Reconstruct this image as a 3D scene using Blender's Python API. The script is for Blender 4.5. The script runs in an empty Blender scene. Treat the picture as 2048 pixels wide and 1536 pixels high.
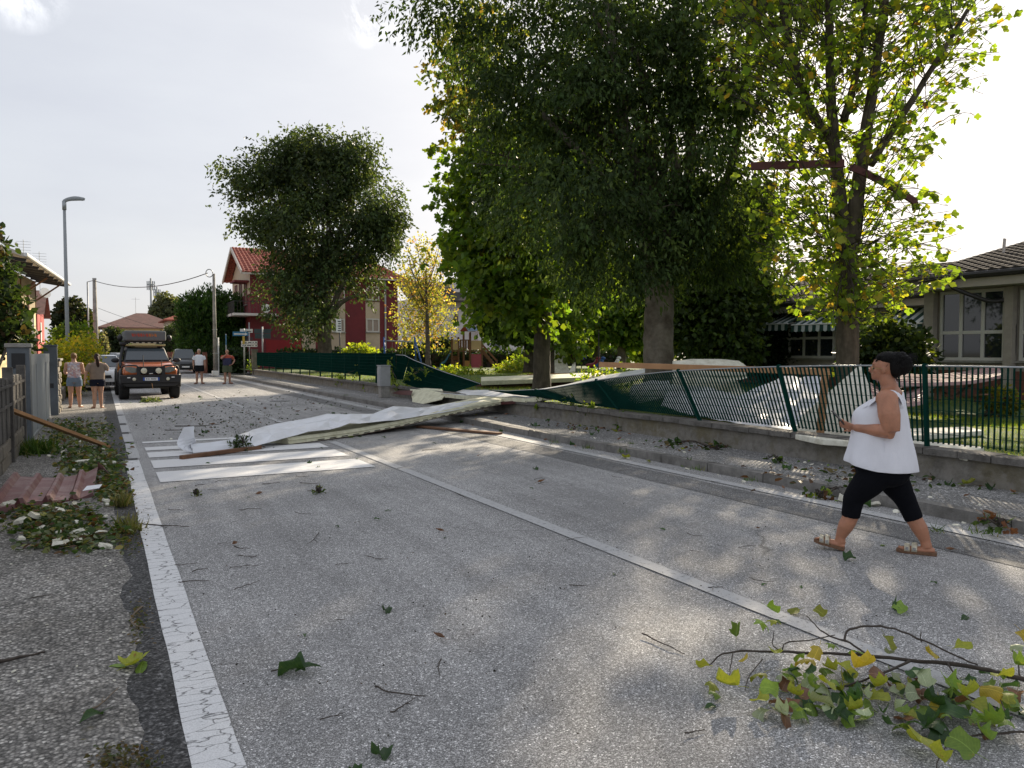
import bpy, math, random
import numpy as np
from mathutils import Vector, Matrix, Euler
random.seed(7); RNG = np.random.default_rng(11)
S = bpy.context.scene
COL = S.collection
R = math.radians
PI = math.pi
# ------------------------------------------------------------------ camera
F, CX, CY, H = 1538., 1024., 768., 1.65
PITCH = R(2.42); YAW = R(28.10)
cam = bpy.data.cameras.new('camera'); camo = bpy.data.objects.new('camera', cam); COL.objects.link(camo)
camo.location = (0, 0, H); camo.rotation_euler = (R(90) - PITCH, 0, -YAW)
cam.sensor_fit = 'HORIZONTAL'; cam.sensor_width = 36.; cam.lens = F / 2048. * 36.; cam.clip_end = 3000; cam.clip_start = .05
S.camera = camo
# ------------------------------------------------------------------ sky and sun
SUN_AZ, SUN_EL = R(47.9), R(22.6)          # azimuth measured clockwise from +Y (the road's direction)
W = bpy.data.worlds.new('World'); S.world = W; W.use_nodes = True
nt = W.node_tree; N = nt.nodes; L = nt.links
for n in list(N): N.remove(n)
out = N.new('ShaderNodeOutputWorld'); bg = N.new('ShaderNodeBackground'); L.new(bg.outputs[0], out.inputs[0])
sky = N.new('ShaderNodeTexSky'); sky.sky_type = 'NISHITA'; sky.sun_disc = False
sky.sun_elevation = SUN_EL; sky.sun_rotation = SUN_AZ; sky.air_density = 1.0; sky.dust_density = 2.4; sky.ozone_density = 1.2
hs = N.new('ShaderNodeHueSaturation'); hs.inputs['Saturation'].default_value = .9; L.new(sky.outputs[0], hs.inputs['Color'])
gm = N.new('ShaderNodeGamma'); gm.inputs[1].default_value = .72; L.new(hs.outputs[0], gm.inputs[0])
veil = N.new('ShaderNodeMix'); veil.data_type = 'RGBA'; veil.inputs['Factor'].default_value = .74; L.new(gm.outputs[0], veil.inputs['A']); veil.inputs['B'].default_value = (2.78, 2.84, 3.04, 1)   # thin high cloud spread over the whole sky
tc = N.new('ShaderNodeTexCoord')
mp = N.new('ShaderNodeMapping'); mp.inputs['Scale'].default_value = (1.0, 1.0, 3.2); mp.inputs['Location'].default_value = (.35, .2, .1); L.new(tc.outputs['Generated'], mp.inputs[0])
n1 = N.new('ShaderNodeTexNoise'); n1.inputs['Scale'].default_value = 2.2; n1.inputs['Detail'].default_value = 7; n1.inputs['Roughness'].default_value = .55; L.new(mp.outputs[0], n1.inputs['Vector'])
cr = N.new('ShaderNodeValToRGB'); cr.color_ramp.elements[0].position = .34; cr.color_ramp.elements[0].color = (.93, .93, .945, 1); cr.color_ramp.elements[1].position = .70; cr.color_ramp.elements[1].color = (1.06, 1.055, 1.04, 1)
L.new(n1.outputs['Fac'], cr.inputs[0])
mx = N.new('ShaderNodeMix'); mx.data_type = 'RGBA'; mx.blend_type = 'MULTIPLY'; mx.inputs['Factor'].default_value = 1.; L.new(veil.outputs['Result'], mx.inputs['A']); L.new(cr.outputs[0], mx.inputs['B'])
# a few small ragged clouds
n2 = N.new('ShaderNodeTexNoise'); n2.inputs['Scale'].default_value = 13.; n2.inputs['Detail'].default_value = 9; n2.inputs['Roughness'].default_value = .68; n2.inputs['Distortion'].default_value = .4; L.new(tc.outputs['Generated'], n2.inputs['Vector'])
cr2 = N.new('ShaderNodeValToRGB'); cr2.color_ramp.elements[0].position = .47; cr2.color_ramp.elements[1].position = .72; cr2.color_ramp.elements[1].color = (1, 1, 1, 1); L.new(n2.outputs['Fac'], cr2.inputs[0])
tot = None
for az, el, rad in ((-4.2, 22., 3.2), (-7.0, 24.6, 1.6), (17.6, 22.6, 1.9), (21.3, 22.8, 2.6), (-30., 27., 3.5), (110., 30., 4.), (150., 24., 3.)):
    d = Vector((math.sin(R(az)) * math.cos(R(el)), math.cos(R(az)) * math.cos(R(el)), math.sin(R(el))))
    vd = N.new('ShaderNodeVectorMath'); vd.operation = 'DISTANCE'; L.new(tc.outputs['Generated'], vd.inputs[0]); vd.inputs[1].default_value = d
    mr = N.new('ShaderNodeMapRange'); mr.inputs['From Min'].default_value = 0.; mr.inputs['From Max'].default_value = R(rad); mr.inputs['To Min'].default_value = 1.; mr.inputs['To Max'].default_value = 0.; L.new(vd.outputs['Value'], mr.inputs['Value'])
    if tot is None: tot = mr.outputs[0]
    else:
        ad = N.new('ShaderNodeMath'); ad.operation = 'MAXIMUM'; L.new(tot, ad.inputs[0]); L.new(mr.outputs[0], ad.inputs[1]); tot = ad.outputs[0]
cm = N.new('ShaderNodeMath'); cm.operation = 'MULTIPLY'; L.new(tot, cm.inputs[0]); L.new(cr2.outputs[0], cm.inputs[1])
mx2 = N.new('ShaderNodeMix'); mx2.data_type = 'RGBA'; mx2.blend_type = 'ADD'; L.new(cm.outputs[0], mx2.inputs['Factor']); L.new(mx.outputs['Result'], mx2.inputs['A']); mx2.inputs['B'].default_value = (5.5, 5.4, 5.2, 1)
L.new(mx2.outputs['Result'], bg.inputs[0]); bg.inputs[1].default_value = .10
sun = bpy.data.lights.new('sun', 'SUN'); sun.energy = 3.5; sun.angle = R(.9); sun.color = (1., .86, .66)
suno = bpy.data.objects.new('sun', sun); COL.objects.link(suno)
sd = Vector((math.sin(SUN_AZ) * math.cos(SUN_EL), math.cos(SUN_AZ) * math.cos(SUN_EL), math.sin(SUN_EL)))
suno.rotation_euler = sd.to_track_quat('Z', 'Y').to_euler(); suno.location = sd * 60
S.view_settings.view_transform = 'Standard'; S.view_settings.look = 'None'; S.view_settings.gamma = 1; S.view_settings.exposure = 1.44
try: S.view_settings.use_curve_mapping = False
except Exception: pass
S.render.engine = 'CYCLES'
S.cycles.max_bounces = 8; S.cycles.transparent_max_bounces = 8; S.cycles.transmission_bounces = 6; S.cycles.diffuse_bounces = 4

# ------------------------------------------------------------------ photo pixel -> world point
_cp, _sp, _cy, _sy = math.cos(PITCH), math.sin(PITCH), math.cos(YAW), math.sin(YAW)
def ray(u, v):
    x = (u - CX) / F; y = -(v - CY) / F
    f = _cp + y * _sp; up = -_sp + y * _cp
    return Vector((x * _cy + f * _sy, -x * _sy + f * _cy, up))
def P(u, v, z=0.): d = ray(u, v); return d * ((z - H) / d.z) + Vector((0, 0, H))       # on the level z
def PX(u, v, X): d = ray(u, v); return d * (X / d.x) + Vector((0, 0, H))              # on the plane x = X
def PY(u, v, Y): d = ray(u, v); return d * (Y / d.y) + Vector((0, 0, H))
def PD(u, v, dep): return ray(u, v) * dep + Vector((0, 0, H))                          # at a distance along the view axis
LAWN = .35; PAVE = .12

# ------------------------------------------------------------------ mesh helpers
class MB:
    def __init__(s): s.v = []; s.f = []; s.m = []
    def add(s, vs, fs, m=0):
        o = len(s.v); s.v += [tuple(v) for v in vs]; s.f += [tuple(i + o for i in f) for f in fs]; s.m += [m] * len(fs); return s
    def box(s, c, size, rz=0., m=0, M=None):
        hx, hy, hz = size[0] / 2, size[1] / 2, size[2] / 2
        vs = [Vector((x * hx, y * hy, z * hz)) for x in (-1, 1) for y in (-1, 1) for z in (-1, 1)]
        Q = M if M is not None else (Matrix.Rotation(rz, 3, 'Z') if rz else None)
        vs = [(Q @ v if Q is not None else v) + Vector(c) for v in vs]
        return s.add(vs, [(0, 1, 3, 2), (4, 6, 7, 5), (0, 4, 5, 1), (2, 3, 7, 6), (0, 2, 6, 4), (1, 5, 7, 3)], m)
    def box2(s, a, b, m=0):
        return s.box([(a[i] + b[i]) / 2 for i in range(3)], [abs(b[i] - a[i]) for i in range(3)], m=m)
    def beam(s, p, q, w, h, up=(0, 0, 1), m=0):
        p, q = Vector(p), Vector(q); d = (q - p); l = d.length; d.normalize(); u = Vector(up)
        if abs(d.dot(u)) > .98: u = Vector((0, 1, 0))
        x = d.cross(u).normalized(); z = x.cross(d)
        M = Matrix((x, d, z)).transposed()
        return s.box((p + q) / 2, (w, l, h), M=M, m=m)
    def tube(s, pts, rad, n=8, m=0, cap=True, ex=1., up=None):
        pts = [Vector(p) for p in pts]; k = len(pts)
        if not hasattr(rad, '__len__'): rad = [rad] * k
        ref = None; o = len(s.v)
        for i in range(k):
            d = (pts[min(i + 1, k - 1)] - pts[max(i - 1, 0)]).normalized()
            if ref is None:
                a = Vector(up) if up else (Vector((0, 0, 1)) if abs(d.z) < .9 else Vector((1, 0, 0)))
                ref = a - d * a.dot(d)
            else: ref = ref - d * ref.dot(d)
            if ref.length < 1e-6: ref = d.orthogonal()
            ref.normalize(); b = d.cross(ref)
            for j in range(n):
                t = 2 * PI * j / n
                s.v.append(tuple(pts[i] + ref * (math.cos(t) * rad[i]) + b * (math.sin(t) * rad[i] * ex)))
        for i in range(k - 1):
            for j in range(n):
                j2 = (j + 1) % n
                s.f.append((o + i * n + j, o + i * n + j2, o + (i + 1) * n + j2, o + (i + 1) * n + j)); s.m.append(m)
        if cap:
            s.f.append(tuple(o + j for j in reversed(range(n)))); s.m.append(m)
            s.f.append(tuple(o + (k - 1) * n + j for j in range(n))); s.m.append(m)
        return s
    def loft(s, rings, m=0, cap=True):
        n = len(rings[0]); o = len(s.v)
        for r in rings: s.v += [tuple(p) for p in r]
        for i in range(len(rings) - 1):
            for j in range(n):
                j2 = (j + 1) % n
                s.f.append((o + i * n + j, o + i * n + j2, o + (i + 1) * n + j2, o + (i + 1) * n + j)); s.m.append(m)
        if cap:
            s.f.append(tuple(o + j for j in reversed(range(n)))); s.m.append(m)
            s.f.append(tuple(o + (len(rings) - 1) * n + j for j in range(n))); s.m.append(m)
        return s
    def prism(s, poly, p0, ax, ay, az, m=0):
        """poly in the (ax, ay) plane through p0, extruded by vector az"""
        p0, ax, ay, az = Vector(p0), Vector(ax), Vector(ay), Vector(az); n = len(poly)
        a = [p0 + ax * x + ay * y for x, y in poly]; b = [p + az for p in a]
        return s.add(a + b, [tuple(reversed(range(n))), tuple(range(n, 2 * n))] + [(i, (i + 1) % n, n + (i + 1) % n, n + i) for i in range(n)], m)
    def ball(s, c, r, n=10, k=7, m=0):
        c = Vector(c); r = r if hasattr(r, '__len__') else (r, r, r); rings = []
        for i in range(k):
            t = PI * (i + .5) / k - PI / 2
            rings.append([c + Vector((math.cos(t) * math.cos(2 * PI * j / n) * r[0], math.cos(t) * math.sin(2 * PI * j / n) * r[1], math.sin(t) * r[2])) for j in range(n)])
        return s.loft(rings, m)
    def sheet(s, grid, th=0., m=0):
        """grid of points [i][j]; th>0 gives it thickness downwards"""
        a = len(grid); b = len(grid[0]); o = len(s.v)
        for r in grid: s.v += [tuple(p) for p in r]
        q = [(o + i * b + j, o + i * b + j + 1, o + (i + 1) * b + j + 1, o + (i + 1) * b + j) for i in range(a - 1) for j in range(b - 1)]
        s.f += q; s.m += [m] * len(q)
        if th:
            o2 = len(s.v)
            for r in grid: s.v += [(p[0], p[1], p[2] - th) for p in r]
            q2 = [tuple(reversed([i - o + o2 for i in f])) for f in q]; s.f += q2; s.m += [m] * len(q2)
            bd = [i * b for i in range(a)] + [(a - 1) * b + j for j in range(1, b)] + [i * b + b - 1 for i in range(a - 2, -1, -1)] + [j for j in range(b - 2, 0, -1)]
            for i in range(len(bd)):
                x, y = bd[i], bd[(i + 1) % len(bd)]
                s.f.append((o + x, o2 + x, o2 + y, o + y)); s.m.append(m)
        return s
    def mesh(s, name, mats, smooth=False, off=None):
        me = bpy.data.meshes.new(name)
        v = s.v if off is None else [(a[0] - off[0], a[1] - off[1], a[2] - off[2]) for a in s.v]
        me.from_pydata(v, [], s.f)
        for m in (mats if isinstance(mats, (list, tuple)) else [mats]): me.materials.append(m)
        if any(s.m): me.polygons.foreach_set('material_index', s.m)
        if smooth: me.polygons.foreach_set('use_smooth', [True] * len(s.f))
        me.update(); return me
    def build(s, name, mats, parent=None, smooth=False, world=False, bevel=0.):
        off = tuple(parent.location) if (parent is not None and world) else None
        o = bpy.data.objects.new(name, s.mesh(name, mats, smooth, off)); COL.objects.link(o)
        if parent is not None: o.parent = parent
        if bevel:
            b = o.modifiers.new('bevel', 'BEVEL'); b.width = bevel; b.segments = 2; b.limit_method = 'ANGLE'; b.angle_limit = R(40)
        return o
def tag(o, label=None, cat=None, group=None, kind=None):
    if label: o['label'] = label
    if cat: o['category'] = cat
    if group: o['group'] = group
    if kind: o['kind'] = kind
    return o
def thing(name, label, cat, loc=(0, 0, 0), rz=0., group=None):
    o = bpy.data.objects.new(name, None); COL.objects.link(o); o.location = loc; o.rotation_euler = (0, 0, rz); o.empty_display_size = .2
    return tag(o, label, cat, group)
def struct(o): o['kind'] = 'structure'; return o
def stuff(o): o['kind'] = 'stuff'; return o
def copy_tree(o, parent=None):
    c = o.copy(); COL.objects.link(c); c.parent = parent
    for ch in list(o.children): copy_tree(ch, c)
    return c
def inst(name, me, loc, rot=(0, 0, 0), sc=1., parent=None, world=False):
    o = bpy.data.objects.new(name, me); COL.objects.link(o)
    if parent is not None:
        o.parent = parent
        if world: loc = Vector(loc) - parent.location
    o.location = loc; o.rotation_euler = rot; o.scale = (sc, sc, sc) if not hasattr(sc, '__len__') else sc
    return o
def remesh(mb, name, mats, vox, parent=None, smooth_it=4, bev=None):
    """one continuous surface from overlapping closed shapes"""
    o = bpy.data.objects.new('tmp', mb.mesh('tmp', mats)); COL.objects.link(o)
    r = o.modifiers.new('r', 'REMESH'); r.mode = 'VOXEL'; r.voxel_size = vox; r.use_smooth_shade = True
    if smooth_it: q = o.modifiers.new('s', 'SMOOTH'); q.factor = .5; q.iterations = smooth_it
    dg = bpy.context.evaluated_depsgraph_get(); me = bpy.data.meshes.new_from_object(o.evaluated_get(dg)); me.name = name
    bpy.data.objects.remove(o); me.polygons.foreach_set('use_smooth', [True] * len(me.polygons))
    if not me.materials: me.materials.append(mats if not isinstance(mats, (list, tuple)) else mats[0])
    n = bpy.data.objects.new(name, me); COL.objects.link(n)
    if parent is not None: n.parent = parent
    return n

# ------------------------------------------------------------------ materials
def newmat(name):
    m = bpy.data.materials.new(name); m.use_nodes = True; t = m.node_tree
    return m, t, t.nodes, t.links, t.nodes['Principled BSDF']
def noise(t, scale, detail=4, rough=.6, coord='pos', sc=None):
    n = t.nodes.new('ShaderNodeTexNoise'); n.inputs['Scale'].default_value = scale; n.inputs['Detail'].default_value = detail; n.inputs['Roughness'].default_value = rough
    c = coords(t, coord, sc); t.links.new(c, n.inputs['Vector']); return n.outputs['Fac']
def coords(t, coord='pos', sc=None):
    if coord == 'pos': c = t.nodes.new('ShaderNodeNewGeometry').outputs['Position']
    else: c = t.nodes.new('ShaderNodeTexCoord').outputs['Object']
    if sc:
        mp = t.nodes.new('ShaderNodeMapping'); mp.inputs['Scale'].default_value = sc; t.links.new(c, mp.inputs[0]); c = mp.outputs[0]
    return c
def ramp(t, fac, stops):
    r = t.nodes.new('ShaderNodeValToRGB'); e = r.color_ramp.elements
    while len(e) < len(stops): e.new(.5)
    for x, (p, c) in zip(e, stops):
        x.position = p; x.color = (c, c, c, 1) if not hasattr(c, '__len__') else (*c, 1)
    t.links.new(fac, r.inputs[0]); return r.outputs[0]
def mixc(t, fac, a, b, mode='MIX'):
    m = t.nodes.new('ShaderNodeMix'); m.data_type = 'RGBA'; m.blend_type = mode
    for sock, val in (('Factor', fac), ('A', a), ('B', b)):
        s = m.inputs[sock]
        if hasattr(val, 'is_linked') or hasattr(val, 'links'): t.links.new(val, s)
        elif sock == 'Factor': s.default_value = val
        else: s.default_value = (*val, 1) if len(val) == 3 else val
    return m.outputs['Result']
def bump(t, b, hgt, strength=.3, dist=.02):
    n = t.nodes.new('ShaderNodeBump'); n.inputs['Strength'].default_value = strength; n.inputs['Distance'].default_value = dist
    t.links.new(hgt, n.inputs['Height']); t.links.new(n.outputs[0], b.inputs['Normal'])
def mat(name, col, rough=.7, var=.18, scale=6., metal=0., bmp=0., bscale=None, spec=None, coord='pos', dirt=None, dscale=1.2, stretch=None, coat=0.):
    """plain surface: colour with noise variation, optional large stains and fine relief"""
    m, t, n, l, b = newmat(name)
    c = Vector(col[:3]); f = noise(t, scale, 5, .62, coord, stretch)
    o = ramp(t, f, [(.25, tuple(c * (1 - var))), (.75, tuple(Vector([min(1, x) for x in c * (1 + var)])))])
    if dirt:
        g = noise(t, dscale, 6, .65, coord); g = ramp(t, g, [(.45, 0.), (.68, 1.)])
        k = t.nodes.new('ShaderNodeMath'); k.operation = 'MULTIPLY'; l.new(g, k.inputs[0]); k.inputs[1].default_value = dirt[1]
        o = mixc(t, k.outputs[0], o, dirt[0])
    l.new(o, b.inputs['Base Color']); b.inputs['Roughness'].default_value = rough; b.inputs['Metallic'].default_value = metal
    if spec is not None: b.inputs['Specular IOR Level'].default_value = spec
    if coat: b.inputs['Coat Weight'].default_value = coat; b.inputs['Coat Roughness'].default_value = .08
    if bmp: bump(t, b, noise(t, bscale or scale * 4, 6, .65, coord, stretch), bmp)
    return m
def leafmat(name, trans=.45, rough=.5, tcol=(1.5, 1.35, .55), spec=.3):
    m, t, n, l, b = newmat(name)
    a = n.new('ShaderNodeAttribute'); a.attribute_name = 'tint'
    l.new(a.outputs['Color'], b.inputs['Base Color']); b.inputs['Roughness'].default_value = rough; b.inputs['Specular IOR Level'].default_value = spec
    tr = n.new('ShaderNodeBsdfTranslucent'); l.new(mixc(t, 1., a.outputs['Color'], tcol, 'MULTIPLY'), tr.inputs[0])
    ms = n.new('ShaderNodeMixShader'); ms.inputs[0].default_value = trans; l.new(b.outputs[0], ms.inputs[1]); l.new(tr.outputs[0], ms.inputs[2])
    l.new(ms.outputs[0], n['Material Output'].inputs[0]); return m
def glass(name, tint=(.02, .025, .03), rough=.04):
    m, t, n, l, b = newmat(name); b.inputs['Base Color'].default_value = (*tint, 1); b.inputs['Roughness'].default_value = rough; b.inputs['Specular IOR Level'].default_value = .8
    return m
def asphalt(name, c0=.13, c1=.21, warm=(1, .985, .97), grain=150., stain=.65, bm=.3):
    m, t, n, l, b = newmat(name)
    g = noise(t, grain, 3, .7); w = Vector(warm)
    o = ramp(t, g, [(.30, tuple(w * c0 * .30)), (.45, tuple(w * c0 * .80)), (.57, tuple(w * c1 * .95)), (.70, tuple(w * min(1, c1 * 2.2)))])
    vc = n.new('ShaderNodeTexVoronoi'); vc.inputs['Scale'].default_value = grain * .78; l.new(coords(t), vc.inputs['Vector']); vs = n.new('ShaderNodeSeparateColor'); l.new(vc.outputs['Color'], vs.inputs[0])
    o = mixc(t, 1., o, ramp(t, vs.outputs[0], [(.0, .50), (.30, .78), (.70, 1.06), (.90, 1.35), (.985, 2.3)]), 'MULTIPLY')
    s = noise(t, .55, 6, .6); o = mixc(t, stain, o, ramp(t, s, [(.3, .66), (.7, 1.26)]), 'MULTIPLY')
    s2 = noise(t, 1.0, 5, .65, 'pos', (3.2, .16, 1)); o = mixc(t, .7, o, ramp(t, s2, [(.36, .78), (.64, 1.14)]), 'MULTIPLY')
    # faint hair cracks
    v = n.new('ShaderNodeTexVoronoi'); v.feature = 'DISTANCE_TO_EDGE'; v.inputs['Scale'].default_value = .8
    wv = n.new('ShaderNodeMix'); wv.data_type = 'VECTOR'; wv.inputs['Factor'].default_value = .18
    nn = n.new('ShaderNodeTexNoise'); nn.inputs['Scale'].default_value = 2.5; nn.inputs['Detail'].default_value = 6
    c = coords(t); l.new(c, nn.inputs['Vector']); l.new(c, wv.inputs['A']); l.new(nn.outputs['Color'], wv.inputs['B']); l.new(wv.outputs['Result'], v.inputs['Vector'])
    ck = ramp(t, v.outputs['Distance'], [(.0, 1.), (.006, 0.)]); gate = ramp(t, noise(t, .35, 3), [(.52, 0.), (.6, .7)])
    k = n.new('ShaderNodeMath'); k.operation = 'MULTIPLY'; l.new(ck, k.inputs[0]); l.new(gate, k.inputs[1])
    o = mixc(t, k.outputs[0], o, (.03, .03, .03))
    l.new(o, b.inputs['Base Color']); b.inputs['Roughness'].default_value = .82; b.inputs['Specular IOR Level'].default_value = .35
    bump(t, b, noise(t, grain * .8, 3, .7), bm, .006); return m
def paint(name, wear=.5, col=.72, crack=True, under=(.14, .14, .14)):
    m, t, n, l, b = newmat(name)
    g = noise(t, 26., 8, .75); lo = .30 + .16 * wear
    msk = ramp(t, g, [(lo - .05, 0.), (lo + .05, 1.)])
    gg = noise(t, 160., 2, .6); pc = ramp(t, gg, [(.3, col * .72), (.7, col)])
    if crack:
        v = n.new('ShaderNodeTexVoronoi'); v.feature = 'DISTANCE_TO_EDGE'; v.inputs['Scale'].default_value = 7.
        wv = n.new('ShaderNodeMix'); wv.data_type = 'VECTOR'; wv.inputs['Factor'].default_value = .07
        nn = n.new('ShaderNodeTexNoise'); nn.inputs['Scale'].default_value = 14.; nn.inputs['Detail'].default_value = 5
        c = coords(t, 'pos', (.7, 1.7, 1)); l.new(c, nn.inputs['Vector']); l.new(c, wv.inputs['A']); l.new(nn.outputs['Color'], wv.inputs['B']); l.new(wv.outputs['Result'], v.inputs['Vector'])
        ck = ramp(t, v.outputs['Distance'], [(.004, 0.), (.030, 1.)]); msk = mixc(t, 1., msk, ck, 'MULTIPLY')
    l.new(mixc(t, msk, under, pc), b.inputs['Base Color']); b.inputs['Roughness'].default_value = .75
    bump(t, b, noise(t, 120., 3, .7), .35, .004); return m
# ------------------------------------------------------------------ shared materials
M = {}
M['road'] = asphalt('road_asphalt', .275, .43)
M['newroad'] = asphalt('new_asphalt', .14, .23)
M['pave'] = asphalt('pavement_asphalt', .19, .31, (1, .98, .95), 70., .7)
M['edgeasph'] = asphalt('edge_asphalt', .045, .10, grain=60., bm=.9)
M['paint'] = paint('line_paint', .25, .78)
M['paint2'] = paint('zebra_paint', .12, .80, False)
M['paint3'] = paint('worn_paint', .62, .52, False)
def aggregate():
    m, t, n, l, b = newmat('washed_concrete')
    v = n.new('ShaderNodeTexVoronoi'); v.inputs['Scale'].default_value = 58.; v.inputs['Randomness'].default_value = 1.
    c = coords(t, 'pos', (1, 1.0, 1)); l.new(c, v.inputs['Vector'])
    hv = n.new('ShaderNodeSeparateColor'); l.new(v.outputs['Color'], hv.inputs[0])
    o = ramp(t, hv.outputs[0], [(.0, (.13, .125, .115)), (.45, (.26, .25, .235)), (.75, (.37, .355, .33)), (.93, (.50, .48, .45)), (.985, (.70, .68, .64))])
    d = ramp(t, v.outputs['Distance'], [(.25, 1.), (.75, .35)]); o = mixc(t, 1., o, d, 'MULTIPLY')
    s = noise(t, 1.1, 6, .65); o = mixc(t, .8, o, ramp(t, s, [(.32, (.62, .60, .56)), (.68, (1.35, 1.33, 1.30))]), 'MULTIPLY')
    mo = ramp(t, noise(t, 4.2, 6, .7), [(.66, 0.), (.76, .75)]); o = mixc(t, mo, o, (.09, .075, .03))
    g2 = noise(t, 170., 2, .6); o = mixc(t, .5, o, ramp(t, g2, [(.3, .6), (.7, 1.4)]), 'MULTIPLY')
    l.new(o, b.inputs['Base Color']); b.inputs['Roughness'].default_value = .9
    inv = n.new('ShaderNodeMath'); inv.operation = 'SUBTRACT'; inv.inputs[0].default_value = 1.; l.new(v.outputs['Distance'], inv.inputs[1])
    bump(t, b, inv.outputs[0], .9, .008); return m
M['agg'] = aggregate()
def lawnmat():
    m, t, n, l, b = newmat('lawn_soil')
    o = ramp(t, noise(t, 60., 4, .7), [(.3, (.035, .06, .012)), (.55, (.085, .135, .025)), (.8, (.17, .22, .05))])
    o = mixc(t, .7, o, ramp(t, noise(t, .5, 5, .6), [(.35, (.75, .8, .7)), (.65, (1.25, 1.15, 1.0))]), 'MULTIPLY')
    l.new(o, b.inputs['Base Color']); b.inputs['Roughness'].default_value = .9; bump(t, b, noise(t, 45., 5, .8), .8, .05); return m
M['lawn'] = lawnmat()
M['ground'] = mat('ground_dirt', (.13, .125, .10), .95, .3, 3., bmp=.4, dirt=((.06, .09, .03), .7), dscale=.2)
M['concrete'] = mat('grey_concrete', (.30, .285, .26), .88, .25, 9., bmp=.4, dirt=((.12, .11, .095), .7), dscale=2.2)
M['kerb'] = mat('kerb_concrete', (.21, .20, .185), .9, .3, 14., bmp=.5, dirt=((.08, .075, .065), .75), dscale=2.5)
def wallplaster():
    m, t, n, l, b = newmat('stained_plaster')
    o = ramp(t, noise(t, 5., 7, .65), [(.3, (.10, .092, .078)), (.55, (.19, .175, .15)), (.75, (.26, .24, .21))])
    mo = ramp(t, noise(t, 1.1, 6, .7), [(.46, 0.), (.70, .75)]); o = mixc(t, mo, o, (.14, .115, .05))
    z = n.new('ShaderNodeSeparateXYZ'); l.new(coords(t), z.inputs[0])
    sp = noise(t, 7., 6, .7); a = n.new('ShaderNodeMath'); a.operation = 'SUBTRACT'; l.new(sp, a.inputs[0]); l.new(z.outputs[2], a.inputs[1])
    o = mixc(t, ramp(t, a.outputs[0], [(.22, 0.), (.40, .45)]), o, (.30, .285, .26))
    l.new(o, b.inputs['Base Color']); b.inputs['Roughness'].default_value = .92; bump(t, b, noise(t, 30., 7, .7), .6, .02); return m
M['plaster'] = wallplaster()
M['coping'] = mat('coping_stone', (.155, .145, .13), .9, .35, 12., bmp=.6, dirt=((.055, .05, .045), .7), dscale=4.)
M['green'] = mat('green_fence_paint', (.003, .034, .026), .85, .2, 4., spec=.06)
M['galv'] = mat('galvanised_steel', (.36, .38, .39), .5, .12, 8., metal=.55)
M['greypole'] = mat('grey_painted_steel', (.30, .32, .33), .5, .1, 5.)
M['white'] = mat('white_paint', (.74, .74, .72), .55, .05, 5.)
M['black'] = mat('black_plastic', (.013, .013, .015), .55, .2, 9.)
M['rubber'] = mat('tyre_rubber', (.012, .012, .012), .85, .2, 20., bmp=.3)
M['glass'] = glass('dark_glass')
M['chrome'] = mat('chrome', (.7, .7, .7), .15, .03, 4., metal=1.)
M['bark'] = mat('bark_grey_brown', (.105, .085, .062), .95, .45, 9., bmp=1., bscale=22., dirt=((.035, .028, .02), .8), dscale=3., stretch=(1, 1, .22))
M['barksm'] = mat('bark_smooth_grey', (.20, .175, .14), .9, .28, 7., bmp=.7, bscale=40., dirt=((.05, .035, .024), .9), dscale=1.4)
M['twig'] = mat('twig_bark', (.055, .043, .034), .9, .3, 30.)
M['twigpale'] = mat('pale_twig_bark', (.19, .145, .10), .9, .3, 30.)
M['wood'] = mat('fresh_timber', (.46, .25, .115), .7, .28, 6., bmp=.2, stretch=None, dirt=((.22, .10, .045), .6), dscale=3.)
M['wooddark'] = mat('weathered_timber', (.17, .085, .045), .8, .35, 8., bmp=.4)
M['skin_white'] = mat('white_sheet_metal', (.74, .755, .79), .38, .04, 3., spec=.5, dirt=((.55, .54, .52), .5), dscale=2.5)
M['foam'] = mat('cream_foam', (.70, .68, .50), .85, .12, 9., bmp=.5, dirt=((.42, .38, .24), .55), dscale=5.)
M['foamwhite'] = mat('pale_foam', (.76, .74, .63), .85, .10, 12., bmp=.5, dirt=((.45, .41, .30), .6), dscale=7.)
M['maroon'] = mat('maroon_sheet_metal', (.20, .085, .075), .6, .22, 7., dirt=((.36, .27, .24), .6), dscale=5.)
M['darkred'] = mat('dark_red_metal', (.085, .022, .02), .6, .3, 6.)
M['leaf'] = leafmat('leaf'); M['leafdark'] = leafmat('leaf_dark', .38, .55, (1.5, 1.45, .5), .2); M['leafbright'] = leafmat('leaf_backlit', .6, .5, (2.0, 1.85, .55))

# ------------------------------------------------------------------ foliage
def unit(v): return v / np.maximum(np.linalg.norm(v, axis=1, keepdims=True), 1e-9)
LANCE = (np.array([(0, 0, 0), (.19, .4, .05), (0, 1, -.12), (-.19, .4, .05)], float), [(0, 1, 2), (0, 2, 3)])
OVAL = (np.array([(0, 0, 0), (.30, .28, .07), (.26, .66, .05), (0, 1, -.08), (-.26, .66, .05), (-.30, .28, .07)], float), [(0, 1, 2, 3), (0, 3, 4, 5)])
TULIP = (np.array([(0, .02, 0), (.30, 0, .05), (.50, .22, .10), (.36, .46, .07), (.43, .80, .10), (.22, .96, .04), (0, .80, -.03),
                   (-.22, .96, .04), (-.43, .80, .10), (-.36, .46, .07), (-.50, .22, .10), (-.30, 0, .05)], float), [(0, 1, 2, 3, 4, 5, 6), (0, 6, 7, 8, 9, 10, 11)])
BLADE = (np.array([(-.04, 0, 0), (.04, 0, 0), (0, 1, .25)], float), [(0, 1, 2)])
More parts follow.
